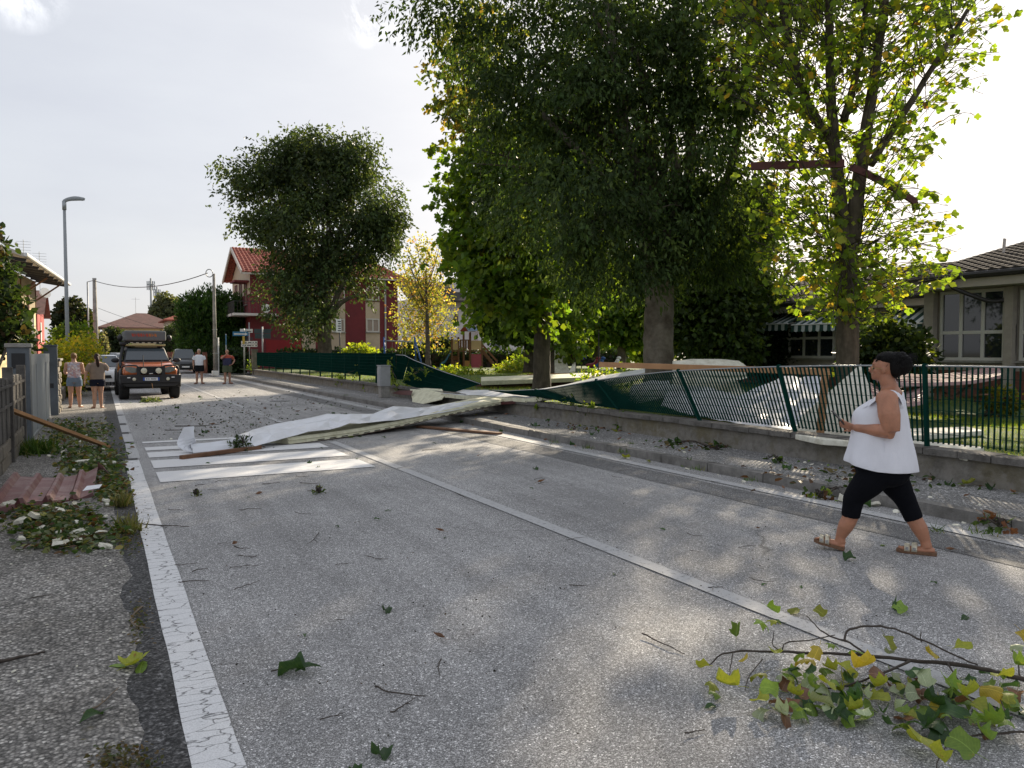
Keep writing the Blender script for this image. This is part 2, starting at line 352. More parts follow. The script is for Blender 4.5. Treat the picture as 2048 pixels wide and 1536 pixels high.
def leaves(name, pos, axis, nrm, size, tint, tpl, m, parent=None, world=True, kind='stuff', wid=1.):
    T, Fc = tpl; n = len(pos); k = len(T)
    off = np.array(parent.location) if (parent is not None and world) else np.zeros(3)
    a = unit(np.asarray(axis)); x = unit(np.cross(a, nrm)); z = np.cross(x, a); s = np.asarray(size)[:, None, None]
    co = (pos - off)[:, None, :] + s * (x[:, None, :] * T[None, :, 0:1] * wid + a[:, None, :] * T[None, :, 1:2] + z[:, None, :] * T[None, :, 2:3])
    me = bpy.data.meshes.new(name); me.vertices.add(n * k); me.vertices.foreach_set('co', co.astype(np.float32).ravel())
    lp = np.concatenate([np.array(f) for f in Fc]); cnt = np.array([len(f) for f in Fc]); nl = len(lp)
    me.loops.add(n * nl); me.loops.foreach_set('vertex_index', (lp[None, :] + (np.arange(n) * k)[:, None]).astype(np.int32).ravel())
    st = np.concatenate([[0], np.cumsum(cnt)[:-1]])
    me.polygons.add(n * len(Fc)); me.polygons.foreach_set('loop_start', (st[None, :] + (np.arange(n) * nl)[:, None]).astype(np.int32).ravel())
    try: me.polygons.foreach_set('loop_total', np.tile(cnt, n).astype(np.int32))
    except Exception: pass
    me.update(calc_edges=True)
    at = me.attributes.new('tint', 'FLOAT_COLOR', 'POINT')
    c = np.ones((n, k, 4), np.float32); c[:, :, :3] = np.asarray(tint)[:, None, :]; at.data.foreach_set('color', c.ravel())
    me.materials.append(m); o = bpy.data.objects.new(name, me); COL.objects.link(o)
    if parent is not None: o.parent = parent
    if kind: o['kind'] = kind
    return o
def rnoise(p, s, seed=0):
    """cheap smooth 3-D noise in -1..1"""
    g = np.random.default_rng(seed); v = 0
    for i in range(6):
        d = g.normal(size=3); d /= np.linalg.norm(d); v = v + np.sin((p @ d) * s * (1 + .35 * i) + g.uniform(0, 6.28)) / (1 + .25 * i)
    return v / 3.
def in_blobs(blobs, n, bias=.45, rng=RNG):
    """points in ellipsoids (centre, radii, weight), nearer the surface than the middle"""
    w = np.array([b[2] if len(b) > 2 else b[1][0] * b[1][1] for b in blobs], float); w /= w.sum()
    k = rng.choice(len(blobs), n, p=w); d = unit(rng.normal(size=(n, 3))); r = rng.uniform(0, 1, n) ** bias
    c = np.array([tuple(b[0]) for b in blobs])[k]; q = np.array([tuple(b[1]) for b in blobs])[k]
    return c + d * q * r[:, None], d, r
def tints(n, pal, rng=RNG, jit=.18):
    """pal: list of (weight, colour)"""
    w = np.array([p[0] for p in pal], float); w /= w.sum(); c = np.array([p[1] for p in pal])[rng.choice(len(pal), n, p=w)]
    return c * (1 + rng.uniform(-jit, jit, (n, 1))) * (1 + rng.uniform(-.06, .06, (n, 3)))
def crown(name, parent, blobs, ntw, per, size, pal, tpl=LANCE, m=None, droop=.6, spread=.3, gap=.0, gs=1.6, seed=1, bias=.45, flat=0., wid=1., spray=True, kind='stuff', nc=0, cr=.4, cvar=.3):
    """ntw twig tips with per leaves each, hanging or spreading; gap>0 opens holes"""
    rng = np.random.default_rng(seed)
    tk = None
    if nc:      # leaves gathered into boughs: clump centres first, twigs round each
        c, dc, rc = in_blobs(blobs, nc, bias, rng); k = rng.integers(0, nc, ntw); s = cr * rng.uniform(.55, 1.35, nc)
        p = c[k] + rng.normal(size=(ntw, 3)) * s[k][:, None] * np.array([.62, .62, .42]) + np.array([0, 0, -.12]) * np.abs(rng.normal(size=(ntw, 1))) * droop * cr; d = unit(dc[k] + unit(p - c[k]) * .8); r = rc[k]; tk = (1 + rng.uniform(-cvar, cvar, nc))[k]
    else: p, d, r = in_blobs(blobs, ntw, bias, rng)
    if gap:
        keep = rnoise(p, gs, seed) > -1 + 2 * gap * .6 - .1; p, d, r = p[keep], d[keep], r[keep]
        if tk is not None: tk = tk[keep]
    n = len(p); tw = unit(d + rng.normal(size=(n, 3)) * .5 + np.array([0, 0, -droop]))
    t = rng.uniform(0, 1, (n, per)); side = rng.normal(size=(n, per, 3))
    pos = p[:, None, :] + tw[:, None, :] * (t * spread * 1.6)[..., None] + side * spread * (.10 if spray else .5)
    ax = tw[:, None, :] * .55 + side * .55 + np.array([0, 0, -droop * .8])
    nr = rng.normal(size=(n, per, 3)) * (1 - flat) + np.array([0, 0, 1.]) * (.4 + flat)
    tt = tints(n, pal, rng, .22)[:, None, :] * (1 + rng.uniform(-.22, .22, (n, per, 1)))
    if tk is not None: tt = tt * tk[:, None, None]
    sz = rng.uniform(.65, 1.25, n * per) * size
    return leaves(name, pos.reshape(-1, 3), ax.reshape(-1, 3), nr.reshape(-1, 3), sz, tt.reshape(-1, 3), tpl, m or M['leaf'], parent, True, kind, wid)
def curve(pts, n=8, wob=0., rng=random):
    """smooth polyline through pts"""
    pts = [Vector(p) for p in pts]; o = []
    for i in range(len(pts) - 1):
        a, b, c, d = pts[max(i - 1, 0)], pts[i], pts[i + 1], pts[min(i + 2, len(pts) - 1)]
        for k in range(n):
            t = k / n
            o.append(.5 * ((2 * b) + (c - a) * t + (2 * a - 5 * b + 4 * c - d) * t * t + (3 * b - a - 3 * c + d) * t ** 3) + Vector([rng.uniform(-wob, wob) for _ in range(3)]))
    o.append(pts[-1]); return o
def limb_tube(mb, pts, r0, r1, n=8, seg=5, wob=.02):
    c = curve(pts, seg, wob); k = len(c) - 1
    return mb.tube(c, [r0 + (r1 - r0) * i / k for i in range(k + 1)], n)
def flare(base, top, r0, r1, mb, n=14, wob=.0, root=1.45):
    """trunk with a root flare"""
    base, top = Vector(base), Vector(top); c = curve([base, base.lerp(top, .33) + Vector((random.uniform(-wob, wob), random.uniform(-wob, wob), 0)), base.lerp(top, .66), top], 5)
    k = len(c) - 1; rr = []
    for i in range(k + 1):
        t = i / k; rr.append(r0 + (r1 - r0) * t + r0 * (root - 1) * max(0, 1 - t * 5) ** 2)
    o = len(mb.v); mb.tube(c, rr, n)
    for i in range(o, len(mb.v)):
        v = mb.v[i]; f = 1 + .05 * math.sin(i * 2.3) + .03 * math.sin(v[2] * 7 + i); cc = base.lerp(top, min(1, max(0, (v[2] - base.z) / max(.01, top.z - base.z))))
        mb.v[i] = (cc.x + (v[0] - cc.x) * f, cc.y + (v[1] - cc.y) * f, v[2])
    return mb
def blob(u, v, dep, ru, rv, rd=None, w=None):
    """an ellipsoid of crown given where it shows, how far off it stands, and its half sizes in photo pixels"""
    c = PD(u, v, dep); k = dep / F; rx = ru * k; rz = rv * k; ry = rd if rd is not None else (rx + rz) / 2
    b = (tuple(c), (rx * .85 + ry * .15, ry * .85 + rx * .15, rz))
    return b + ((w,) if w else (rx * rz,))
# ------------------------------------------------------------------ ground, road, pavements
o = MB().add([(-900, -300, -.06), (1100, -300, -.06), (1100, 1600, -.06), (-900, 1600, -.06)], [(0, 1, 2, 3)]).build('ground', M['ground']); struct(o)
mb = MB(); ys = [-14] + [i * 4. for i in range(0, 90)]
mb.sheet([[(x, y, 0.) for x in (-1.55, 0., 2., 4., 6., 7.32)] for y in ys]); road = mb.build('road', M['road']); struct(road)
o = MB().add([(7.32, 60.6, -.008), (90, 60.6, -.008), (90, 65.4, -.008), (7.32, 65.4, -.008)], [(0, 1, 2, 3)]).build('side_street', M['road']); struct(o)
def strip(name, x0, x1, y0, y1, z, m, parent, j0=0., j1=0., step=.35):
    """a laid strip along the road; j = raggedness of each edge"""
    n = max(2, int((y1 - y0) / step)); g = []
    for i in range(n + 1):
        y = y0 + (y1 - y0) * i / n
        a = x0 + j0 * (rnoise(np.array([[y, 0, 3.]]), 2.3, 5)[0] + .5 * rnoise(np.array([[y, 1, 0.]]), 9., 6)[0]); b = x1 + j1 * (rnoise(np.array([[y, 5, 3.]]), 2.7, 8)[0] + .5 * rnoise(np.array([[y, 2, 0.]]), 8., 4)[0])
        g.append([(a, y, z), (b, y, z)])
    return MB().sheet(g).build(name, m, parent)
strip('asphalt_edge', .0, .46, -12, 46, .004, M['edgeasph'], road, 0, .015)
strip('repair_strip', 6.16, 6.70, -12, 60, .004, M['newroad'], road, .02, .02)
strip('edge_line', .285, .475, -6, 12.9, .008, M['paint'], road, .006, .004, .12)
for a, b in ((13.15, 15.3), (15.6, 17.1), (17.5, 19.2), (19.7, 22.1), (22.4, 26.2), (26.5, 60.)):
    strip('edge_line', .34, .50, a, b, .008, M['paint3'], road, .004, .004, .5)
strip('centre_line', 3.62, 3.765, -6, 13.9, .008, M['paint3'], road, .003, .003, .3)
for a, b in ((18.2, 19.7), (20.6, 22.2), (23.4, 70.), ):
    strip('centre_line', 3.60, 3.72, a, b, .008, M['paint3'], road, .003, .003, .5)
for a, b in ((-6., 14.), (18., 25.), (26., 60.)):
    strip('edge_line', 6.80, 6.97, a, b, .008, M['paint3'], road, .006, .006, .4)
for a, b in ((10.56, 11.48), (11.88, 12.74), (13.1, 13.78), (14.06, 14.55), (15.22, 15.48)):
    strip('zebra_stripe', .625, 3.43, a, b, .008, M['paint2'], road)
# left pavement: washed concrete, broken edge
mb = MB(); g = []
for i in range(520):
    y = -6 + i * .125
    e = .10 + .06 * rnoise(np.array([[y, 0., 0.]]), 1.3, 21)[0] + .05 * rnoise(np.array([[y, 3., 0.]]), 6., 22)[0] + .02 * random.uniform(-1, 1)
    g.append([(-1.62, y, .022), (-.8, y, .022), (e - .09, y, .020), (e, y, .0015)])
lp = mb.sheet(g).build('left_pavement', M['agg']); struct(lp)
# right pavement with kerb stones
rp = struct(MB().box2((7.46, -10, -.05), (8.9, 52.3, PAVE)).build('right_pavement', M['pave']))
kme = [MB().box((0, 0, 0), (.15, .985, .19)).mesh('kerb_stone', M['kerb']) for _ in range(3)]
for i in range(58):
    k = inst('kerb_stone', kme[i % 3], (7.388 + random.uniform(-.008, .008), -5 + i + .5, .028 + random.uniform(-.008, .006)), (random.uniform(-.012, .012), random.uniform(-.02, .02), random.uniform(-.01, .01)), 1, rp)
    if i == 0:
        for me in kme:
            pass
# utility cover in the road
o = MB().tube([(5.2, 26.1, -.02), (5.2, 26.1, .007)], .33, 20).build('manhole_cover', M['wooddark'] if False else M['newroad'], road)
# lawn
g = []
for i in range(45):
    y = -12 + i * 1.65
    g.append([(x, y, LAWN + (.06 * rnoise(np.array([[x, y, 0.]]), .5, 31)[0] if x > 9.6 else 0)) for x in [9.06 + (j / 24.) ** 1.6 * 60 for j in range(25)]])
lawn = struct(MB().sheet(g).build('lawn', M['lawn']))
# grass blades where single tufts show
def grass(x0, x1, y0, y1, n, hgt, name='grass', parent=None, zb=LAWN, pal=None, dens=None):
    rng = np.random.default_rng(int(x0 * 10 + y0)); p = np.stack([rng.uniform(x0, x1, n), rng.uniform(y0, y1, n), np.full(n, zb)], 1)
    ax = rng.normal(size=(n, 3)) * .45 + np.array([0, 0, 1.]); nr = rng.normal(size=(n, 3))
    c = tints(n, pal or [(3, (.085, .15, .022)), (2, (.13, .19, .03)), (1, (.20, .22, .06)), (.5, (.26, .23, .10))], rng, .25)
    return leaves(name, p, ax, nr, rng.uniform(.4, 1.2, n) * hgt, c, BLADE, M['leafbright'], parent, True, 'stuff', 1.8)
tag(grass(9.1, 15., 3.2, 11., 42000, .075), 'short green grass of the lawn behind the bar fence', 'grass')
tag(grass(9.1, 26., 11., 46., 45000, .10), 'grass of the far lawn around the big trees', 'grass')

# ------------------------------------------------------------------ right wall with coping, and the green fence on it
wall = thing('low_wall', 'long low plastered wall with dark coping stones under the green fence', 'wall', (8.9, 20, 0))
MB().box2((8.80, -8, -.05), (9.02, 52.4, .405)).build('plaster_wall', M['plaster'], wall, world=True)
cme = []
for k in range(4):
    w = .395 + .0
    mb = MB(); mb.box((0, 0, 0), (.34, w, .075)); cme.append(mb.mesh('coping_stone', M['coping']))
y = -3.; i = 0
while y < 52.2:
    sc = random.uniform(.93, 1.06)
    if not (9.15 < y < 9.35): inst('coping_stone', cme[i % 4], (8.91 + random.uniform(-.006, .006), y + .2 * sc, .4445 + random.uniform(-.004, .006)), (random.uniform(-.015, .015), random.uniform(-.012, .012), random.uniform(-.01, .01)), (1, sc, 1), wall, True)
    y += .407 * sc; i += 1
FX = 8.93; SP = .066
def lean(y):
    """how far the near fence leans towards +y (radians) at a base position, and sideways to the road"""
    t = np.interp(y, [5.5, 7.9, 10., 12.3, 14., 15.6, 18.], [0, .33, .60, .98, 1.30, 1.47, 1.52])
    s = np.interp(y, [9., 12.3, 14., 16., 18], [0, .02, -.10, -.25, -.3])
    return t, s
def fpt(y, h, dx=0.):
    """point of the bent fence: base position along the wall, height up the bar"""
    t, s = lean(y); z0 = .535
    return Vector((FX + dx + s * h, y + math.sin(t) * h, z0 + math.cos(t) * h * math.sqrt(max(0, 1 - s * s)) + (.06 * min(1, max(0, (y - 13.5) / 2))) ))
fence = thing('bar_fence', 'dark green vertical bar fence bent over where panels press it down', 'fence', (FX, 8, .48))
nb = 0
y = .4
while y < 16.6:
    a = fpt(y, 0.0); b = fpt(y, .93); t, s = lean(y)
    d = (b - a).normalized()
    k_ = 1. if y < 12.2 else 1.35; mb = MB().beam(a, b, .005 * k_, .034 * k_, up=(1, 0, 0)); mb.build('fence_bar', M['green'], fence, world=True); nb += 1
    y += SP * random.uniform(.985, 1.015) * np.interp(y, [7, 11, 13, 16.5], [1, .92, .62, .5])
for h in (.02, .12, .26, .40, .54, .68, .80):
    for a0, a1 in ((.4, 10.), (10., 16.4)):
        pts = [fpt(a0 + (a1 - a0) * i / 16, h, -.0) for i in range(17)]
        MB().tube(pts, .0035, 5).build('wire', M['green'], fence, world=True)
pts = [fpt(.4 + i * .4, .94) for i in range(41)]
MB().tube(pts, .012, 6).build('top_rail', M['galv'], fence, world=True, smooth=True)
for y in (-.25 + .7, 1.8, 3.85, 5.9, 7.95, 10.0, 12.3, 14.4):
    a = fpt(y, -.08 if y < 12 else -.02); b = fpt(y, .97)
    MB().beam(a, b, .04, .055, up=(1, 0, 0)).build('fence_post', M['green'], fence, world=True)
# the far fence, upright, then a torn panel falling into the garden
ff = thing('bar_fence', 'dark green fence along the low wall, closed by closely set bars', 'fence', (FX, 40, .48))
def far_panel(parent, y0, y1, top, zb, leanf, name='bars'):
    mb = MB(); n = int((y1 - y0) / SP)
    for i in range(n):
        y = y0 + (y1 - y0) * (i + .5) / n; l = leanf(y); h = top - zb
        a = Vector((FX, y, zb if l < .3 else max(.50, zb - .3 * l))); b = a + Vector((math.sin(l) * h, 0, math.cos(l) * h)); mb.beam(a, b, .005, .036, up=(1, 0, 0))
    return stuff(mb.build(name, M['green'], parent, world=True))
yy = [25.3 + i * 2.05 for i in range(14)]
for i in range(13):
    far_panel(ff, yy[i] + .03, yy[i + 1] - .03, 1.58, .74, lambda y: 0.)
    MB().beam((FX, yy[i], .40), (FX, yy[i], 1.61), .05, .06).build('fence_post', M['green'], ff, world=True)
    for h in (.745, .87, .99, 1.11, 1.23, 1.35, 1.47, 1.58):
        MB().tube([(FX - .022, yy[i], h), (FX - .022, yy[i + 1], h)], .0075, 5).build('wire', M['green'], ff, world=True)
tf = thing('torn_fence_panel', 'green fence panel torn loose and sagging down beside the grey cabinet', 'fence panel', (FX, 23, .48))
lf = lambda y: float(np.interp(y, [20.2, 22.5, 25.3], [1.32, .95, .05]))
far_panel(tf, 20.2, 25.25, 1.56, .70, lf)
for h in (0., .28, .56, .84):
    pts = []
    for i in range(11):
        y = 20.2 + 5.08 * i / 10; l = lf(y); pts.append((FX + math.sin(l) * h - .02, y, max(.50, .70 - .3 * l if l >= .3 else .70) + math.cos(l) * h))
    MB().tube(pts, .014 if h > .8 else .008, 6).build('rail' if h > .8 else 'wire', M['galv'] if h > .8 else M['green'], tf, world=True, smooth=True)
# grey utility cabinet on the right pavement
c = P(768, 795, PAVE); cb = thing('utility_cabinet', 'narrow grey street utility cabinet on a plinth against the low wall', 'utility cabinet', c)
MB().box((0, 0, .20), (.30, .30, .40)).build('plinth', M['concrete'], cb, bevel=.01)
MB().box((0, 0, .71), (.34, .36, .66)).build('housing', M['galv'] if False else mat('cabinet_grey', (.40, .41, .42), .6, .08, 6., dirt=((.25, .25, .25), .5)), cb, bevel=.012)
MB().box((-.178, 0, .70), (.012, .30, .56)).build('door', M['greypole'], cb, bevel=.004)
MB().box((0, 0, 1.06), (.37, .39, .035)).build('lid', M['greypole'], cb, bevel=.008)
# ------------------------------------------------------------------ left boundary: slab wall, gate, posts
M['slab'] = mat('dark_concrete_slab', (.085, .078, .07), .95, .45, 10., bmp=.8, bscale=26., dirt=((.17, .155, .14), .6), dscale=3., stretch=(1, 1, .35))
M['block'] = mat('rough_stone_block', (.19, .165, .13), .95, .35, 7., bmp=1., bscale=12., dirt=((.09, .085, .075), .6), dscale=2.)
LX = -1.22
lw = thing('slab_wall', 'dark concrete slab wall on rough stone blocks beside the left pavement', 'wall', (LX, 12, 0))
posts = [7.4, 9.4, 11.4, 13.4, 15.5]
for i, y in enumerate(posts): MB().box2((LX - .06, y - .05, 0), (LX + .07, y + .05, 1.42)).build('post', M['slab'], lw, world=True, bevel=.008)
for i in range(len(posts) - 1):
    a, b = posts[i] + .05, posts[i + 1] - .05
    for r in range(2):
        n = 3
        for k in range(n):
            y0 = a + (b - a) * k / n; y1 = a + (b - a) * (k + 1) / n
            MB().box2((LX - .10, y0 + .01, r * .2 + .005), (LX + .045 + random.uniform(-.015, .02), y1 - .01, r * .2 + .19)).build('stone_block', M['block'], lw, world=True, bevel=.025)
    for r, (z0, z1) in enumerate(((.41, .88), (.89, 1.22))):
        n = 7; w = (b - a) / n
        for k in range(n):
            MB().box2((LX - .05, a + k * w + .008, z0), (LX + .03 + (.012 if k % 2 else 0), a + (k + 1) * w - .008, z1 + (.07 * math.sin(PI * (k + .5) / n) if r else 0))).build('slab', M['slab'], lw, world=True, bevel=.008)
    for z in (.885, 1.16): MB().box2((LX + .045, a, z - .02), (LX + .062, b, z + .02)).build('rail', M['slab'], lw, world=True)
gp = P(36, 884); gp = (LX - .05, 16.0, 0)
t = thing('gate_pillar', 'square slate grey gate pillar topped with a flat cap at the slab wall end', 'pillar', gp)
M['slate'] = mat('slate_paint', (.10, .115, .13), .6, .2, 5., dirt=((.05, .055, .06), .6))
MB().box2((-.17, -.17, 0), (.17, .17, 1.72)).build('shaft', M['slate'], t, bevel=.01); MB().box2((-.20, -.20, 1.72), (.20, .20, 1.79)).build('cap', M['concrete'], t, bevel=.012)
MB().box2((-.10, -.185, 1.36), (.10, -.172, 1.62)).build('plate', M['black'], t)
t = thing('sliding_gate', 'pale grey sheet metal gate standing half open beside the slate pillar', 'gate', (LX + .06, 19.3, 0))
M['gategrey'] = mat('gate_grey', (.29, .325, .345), .55, .12, 5., dirt=((.2, .2, .2), .5))
for k in range(4): MB().box2((-.02, -2.85 + k * 1.43, .10), (.02 + (.006 if k % 2 else 0), -2.85 + (k + 1) * 1.43 - .012, 1.40)).build('panel', M['gategrey'], t)
MB().box2((-.03, -2.9, 1.40), (.03, 2.9, 1.60)).build('top_rail', M['gategrey'], t); MB().box2((-.03, -2.9, .04), (.03, 2.9, .10)).build('bottom_rail', M['galv'], t)
t = thing('gate_post', 'tall dark steel gate post with a small lock plate past the grey gate', 'post', (LX + .08, 22.9, 0))
MB().box2((-.15, -.12, 0), (.15, .12, 1.78)).build('shaft', M['slate'], t, bevel=.008); MB().box2((-.165, -.135, 1.78), (.165, .135, 1.82)).build('cap', M['slate'], t, bevel=.006)
MB().box2((-.05, -.135, .72), (.06, -.122, .84)).build('lock_plate', M['black'], t); MB().box2((-.36, -.03, 1.66), (-.15, .03, 1.72)).build('bracket', M['black'], t)
t = thing('stone_pier', 'rough stone pier with a letter box before the yellow hedge', 'pier', (LX + .05, 24.3, 0))
for k in range(9): MB().box2((-.20 + random.uniform(-.02, .01), -.7, k * .155), (.16 + random.uniform(-.02, .03), .75, k * .155 + .145)).build('stone', M['block'], t, bevel=.03)
MB().box2((-.1, -.735, .82), (.12, -.70, 1.06)).build('letter_box', M['gategrey'], t); MB().box2((-.24, -.76, 1.40), (.22, .8, 1.46)).build('cap', M['concrete'], t, bevel=.012)
t = thing('garden_wall', 'low stone garden wall running behind the two women on the pavement', 'wall', (LX - .05, 33., 0))
for k in range(16): MB().box2((-.14 + random.uniform(-.02, .01), -8 + k, 0), (.14 + random.uniform(-.02, .02), -8 + k + .97, .42 + random.uniform(-.03, .03))).build('stone', M['block'], t, bevel=.03)
# ------------------------------------------------------------------ trees
DK = [(5, (.046, .078, .026)), (3, (.064, .104, .032)), (1.4, (.10, .145, .04))]          # dark evergreen-looking hackberry
MID = [(4, (.055, .10, .02)), (3, (.08, .13, .026)), (1, (.12, .165, .034))]
TUL = [(5, (.12, .19, .03)), (4, (.16, .23, .035)), (1.4, (.27, .28, .04)), (.22, (.36, .25, .05)), (.06, (.22, .12, .04))]
def tree(name, label, group=None, base=(0, 0, 0)): return thing(name, label, 'tree', base, 0, group)
def inner_limbs(t, top, blobs, r0, n, m, seed=3, seg=4):
    """limbs running from the fork into the crown"""
    rd = random.Random(seed); mb = MB(); top = Vector(top); tips = []
    for i in range(n):
        b = blobs[i % len(blobs)]; c = Vector(b[0]); q = Vector((rd.uniform(-.6, .6) * b[1][0], rd.uniform(-.6, .6) * b[1][1], rd.uniform(-.2, .75) * b[1][2]))
        e = c + q; s = top + Vector((rd.uniform(-.15, .15), rd.uniform(-.15, .15), rd.uniform(-.2, .5))); mid = s.lerp(e, .5) + Vector((0, 0, rd.uniform(.0, .25) * (e - s).length * .5))
        limb_tube(mb, [s, mid, e], r0 * rd.uniform(.5, .9), r0 * .1, 7, seg)
        for k in range(3):
            p = mid.lerp(e, rd.uniform(.1, .9)); f = p + Vector((rd.uniform(-1, 1), rd.uniform(-1, 1), rd.uniform(-.2, .9))).normalized() * rd.uniform(.5, 1.) * b[1][0] * .55
            limb_tube(mb, [p, p.lerp(f, .5) + Vector((0, 0, .1)), f], r0 * .22, r0 * .05, 5, 3)
    return mb
# big hackberry, its dark crown hanging over the fence
b0 = PD(1317, 800, 20.); b0.z = LAWN - .05
t = tree('hackberry_tree', 'large hackberry with thick smooth grey trunk and dark drooping crown over the fence', None, b0)
fork = PD(1318, 560, 19.8)
mb = flare(b0, fork, .40, .36, MB(), 18, .02, 1.25)
mb.ball(PD(1333, 558, 19.4), (.10, .10, .16))
hb = [blob(1215, 250, 19.5, 235, 200, 2.6), blob(1075, 215, 19., 150, 150, 2.2), blob(1010, 110, 19., 105, 105, 1.8), blob(1150, 400, 18.6, 185, 120, 2.2), blob(1010, 330, 19.5, 90, 95, 1.6),
      blob(1230, 490, 18.4, 130, 95, 2.0), blob(1120, 520, 18.6, 80, 60, 1.3), blob(1390, 330, 19.2, 150, 190, 2.4), blob(1400, 150, 19.6, 170, 150, 2.4), blob(1240, 60, 19.5, 250, 130, 2.6),
      blob(1000, 10, 18.8, 170, 60, 1.6), blob(1250, -130, 19.5, 380, 140, 3.2), blob(1420, 480, 20., 100, 110, 2.), blob(1330, 470, 20.4, 110, 110, 1.6), blob(1000, -80, 19, 200, 90, 2.4), blob(1500, -80, 20., 200, 140, 2.5)]
for q in ([(1318, 560, 19.8), (1342, 440, 19.7), (1350, 330, 19.7), (1300, 180, 19.6), (1200, -40, 19.5)], [(1322, 560, 19.8), (1372, 400, 19.9), (1380, 220, 19.8), (1352, 40, 19.7), (1340, -150, 19.7)],
          [(1310, 560, 19.8), (1265, 440, 19.2), (1180, 330, 18.9), (1080, 220, 18.9)], [(1325, 540, 19.8), (1420, 430, 19.9), (1470, 300, 20.), (1500, 60, 20.1)], [(1312, 500, 19.7), (1250, 260, 19.4), (1230, 100, 19.4), (1210, 0, 19.4)]):
    limb_tube(mb, [PD(*p) for p in q], .20, .06, 9, 6)
mb.build('trunk', M['barksm'], t, True, True)
inner_limbs(t, PD(1318, 420, 19.6), hb, .11, 22, M['bark']).build('branches', M['bark'], t, True, True)
crown('crown', t, hb + [blob(880, 25, 18.6, 50, 30, .8)], 17500, 6, .155, DK, LANCE, M['leafdark'], .75, .32, .16, 1.5, 5, .5, 0., 1.15, nc=430, cr=.55, cvar=.42)
# tulip tree behind the near fence: tall, open, big bright leaves
b1 = PD(1697, 825, 16.5); b1.z = LAWN - .05
t = tree('tulip_tree', 'open tulip tree with forked trunk and bright yellow green leaves near the school windows', None, b1)
dd = 16.5
def limbs(lst, mb, seg=5):
    for pts, r0, r1 in lst: limb_tube(mb, [PD(u, v, d) for u, v, d in pts], r0, r1, 9, seg, .01)
mb = flare(b1, PD(1692, 480, dd), .235, .205, MB(), 16, .02, 1.2)
TL = [([(1690, 490, dd), (1672, 330, dd), (1662, 180, dd), (1655, -60, dd), (1640, -300, dd)], .165, .04), ([(1702, 480, dd), (1722, 330, dd - .1), (1745, 180, dd - .1), (1775, -60, dd - .2), (1790, -300, dd - .2)], .175, .05),
      ([(1668, 290, dd), (1640, 250, dd), (1598, 160, dd), (1565, 20, dd), (1550, -60, dd)], .11, .05), ([(1740, 330, dd), (1785, 260, dd - .1), (1850, 160, dd - .3), (1935, 20, dd - .4)], .10, .04),
      ([(1688, 240, dd), (1712, 150, dd + .3), (1730, 30, dd + .5), (1735, -60, dd + .5)], .09, .05), ([(1690, 520, dd), (1660, 470, dd), (1652, 380, dd - .3)], .03, .01), ([(1708, 530, dd), (1725, 440, dd), (1728, 360, dd - .3)], .03, .01)]
limbs(TL, mb); mb.build('trunk', M['bark'], t, True, True)
rng = random.Random(4); tw = MB(); LP = []; LA = []
def sprig(p0, p1, r, nl, mb, sag=.15, LP=LP, LA=LA, spread=.12):
    p0, p1 = Vector(p0), Vector(p1); mid = p0.lerp(p1, .55) + Vector((0, 0, sag)); c = curve([p0, mid, p1], 4, .015, rng); k = len(c) - 1
    mb.tube(c, [r + (.005 - r) * i / k for i in range(k + 1)], 5)
    for _ in range(nl):
        q = c[rng.randint(max(1, k // 4), k)]; d = Vector((rng.gauss(0, 1), rng.gauss(0, 1), rng.gauss(-.35, .7))).normalized()
        LP.append(tuple(q + d * rng.uniform(.03, spread))); LA.append(tuple(d + Vector((0, 0, -.4))))
# twigs start on trunk and limbs and reach to where the crown shows leaves
starts = [PD(u, v, d) for pts, r0, r1 in TL for (u, v, d) in [tuple(Vector(pts[i]).lerp(Vector(pts[i + 1]), f)) for i in range(len(pts) - 1) for f in (0., .33, .66)]] + [PD(1694, v, dd) for v in range(490, 660, 14)]
zones = [(1610, 60, 170, 90, 200), (1480, 110, 90, 110, 120), (1450, 30, 70, 60, 60), (1800, 60, 120, 90, 130), (1930, 60, 100, 80, 90), (1880, 170, 110, 80, 70), (1550, 220, 90, 80, 90), (1640, 330, 80, 80, 70), (1540, 330, 70, 70, 50), (1690, 200, 120, 120, 90), (1820, 250, 60, 60, 34), (1790, 330, 60, 50, 36), (1850, 300, 40, 40, 14),
         (1600, 430, 110, 60, 75), (1540, 470, 60, 70, 50), (1580, 540, 100, 50, 80), (1820, 430, 90, 60, 60), (1830, 550, 110, 35, 80), (1750, 600, 90, 40, 60), (1640, 600, 80, 45, 60), (1700, 520, 70, 90, 70), (1870, 480, 60, 50, 26), (1690, -80, 330, 80, 260), (1690, -230, 240, 110, 200), (1690, 620, 40, 40, 34), (1900, 0, 140, 60, 70)]
for (u, v, ru, rv, n) in zones:
    for _ in range(int(n * .58)):
        a, r_ = rng.uniform(0, 2 * PI), math.sqrt(rng.random()); tgt = PD(u + math.cos(a) * r_ * ru, v + math.sin(a) * r_ * rv, dd + rng.uniform(-2.2, 2.2))
        s = min(rng.sample(starts, 9), key=lambda q: (q - tgt).length + (1.5 if q.z > tgt.z + .3 else 0))
        if (s - tgt).length > 1.1: s = s.lerp(tgt, rng.uniform(.35, .6)) if rng.random() < .62 else s
        sprig(s, tgt, .012 if (s - tgt).length > 1.4 else .007, rng.randint(4, 7), tw, .12)
tw.build('branches', M['twig'], t, True, True)
n = len(LP); rg = np.random.default_rng(3)
leaves('crown', np.array(LP), np.array(LA), rg.normal(size=(n, 3)) * .8 + np.array([0, 0, .9]), rg.uniform(.6, 1.2, n) * .148, tints(n, TUL, rg, .3), TULIP, M['leafbright'], t)
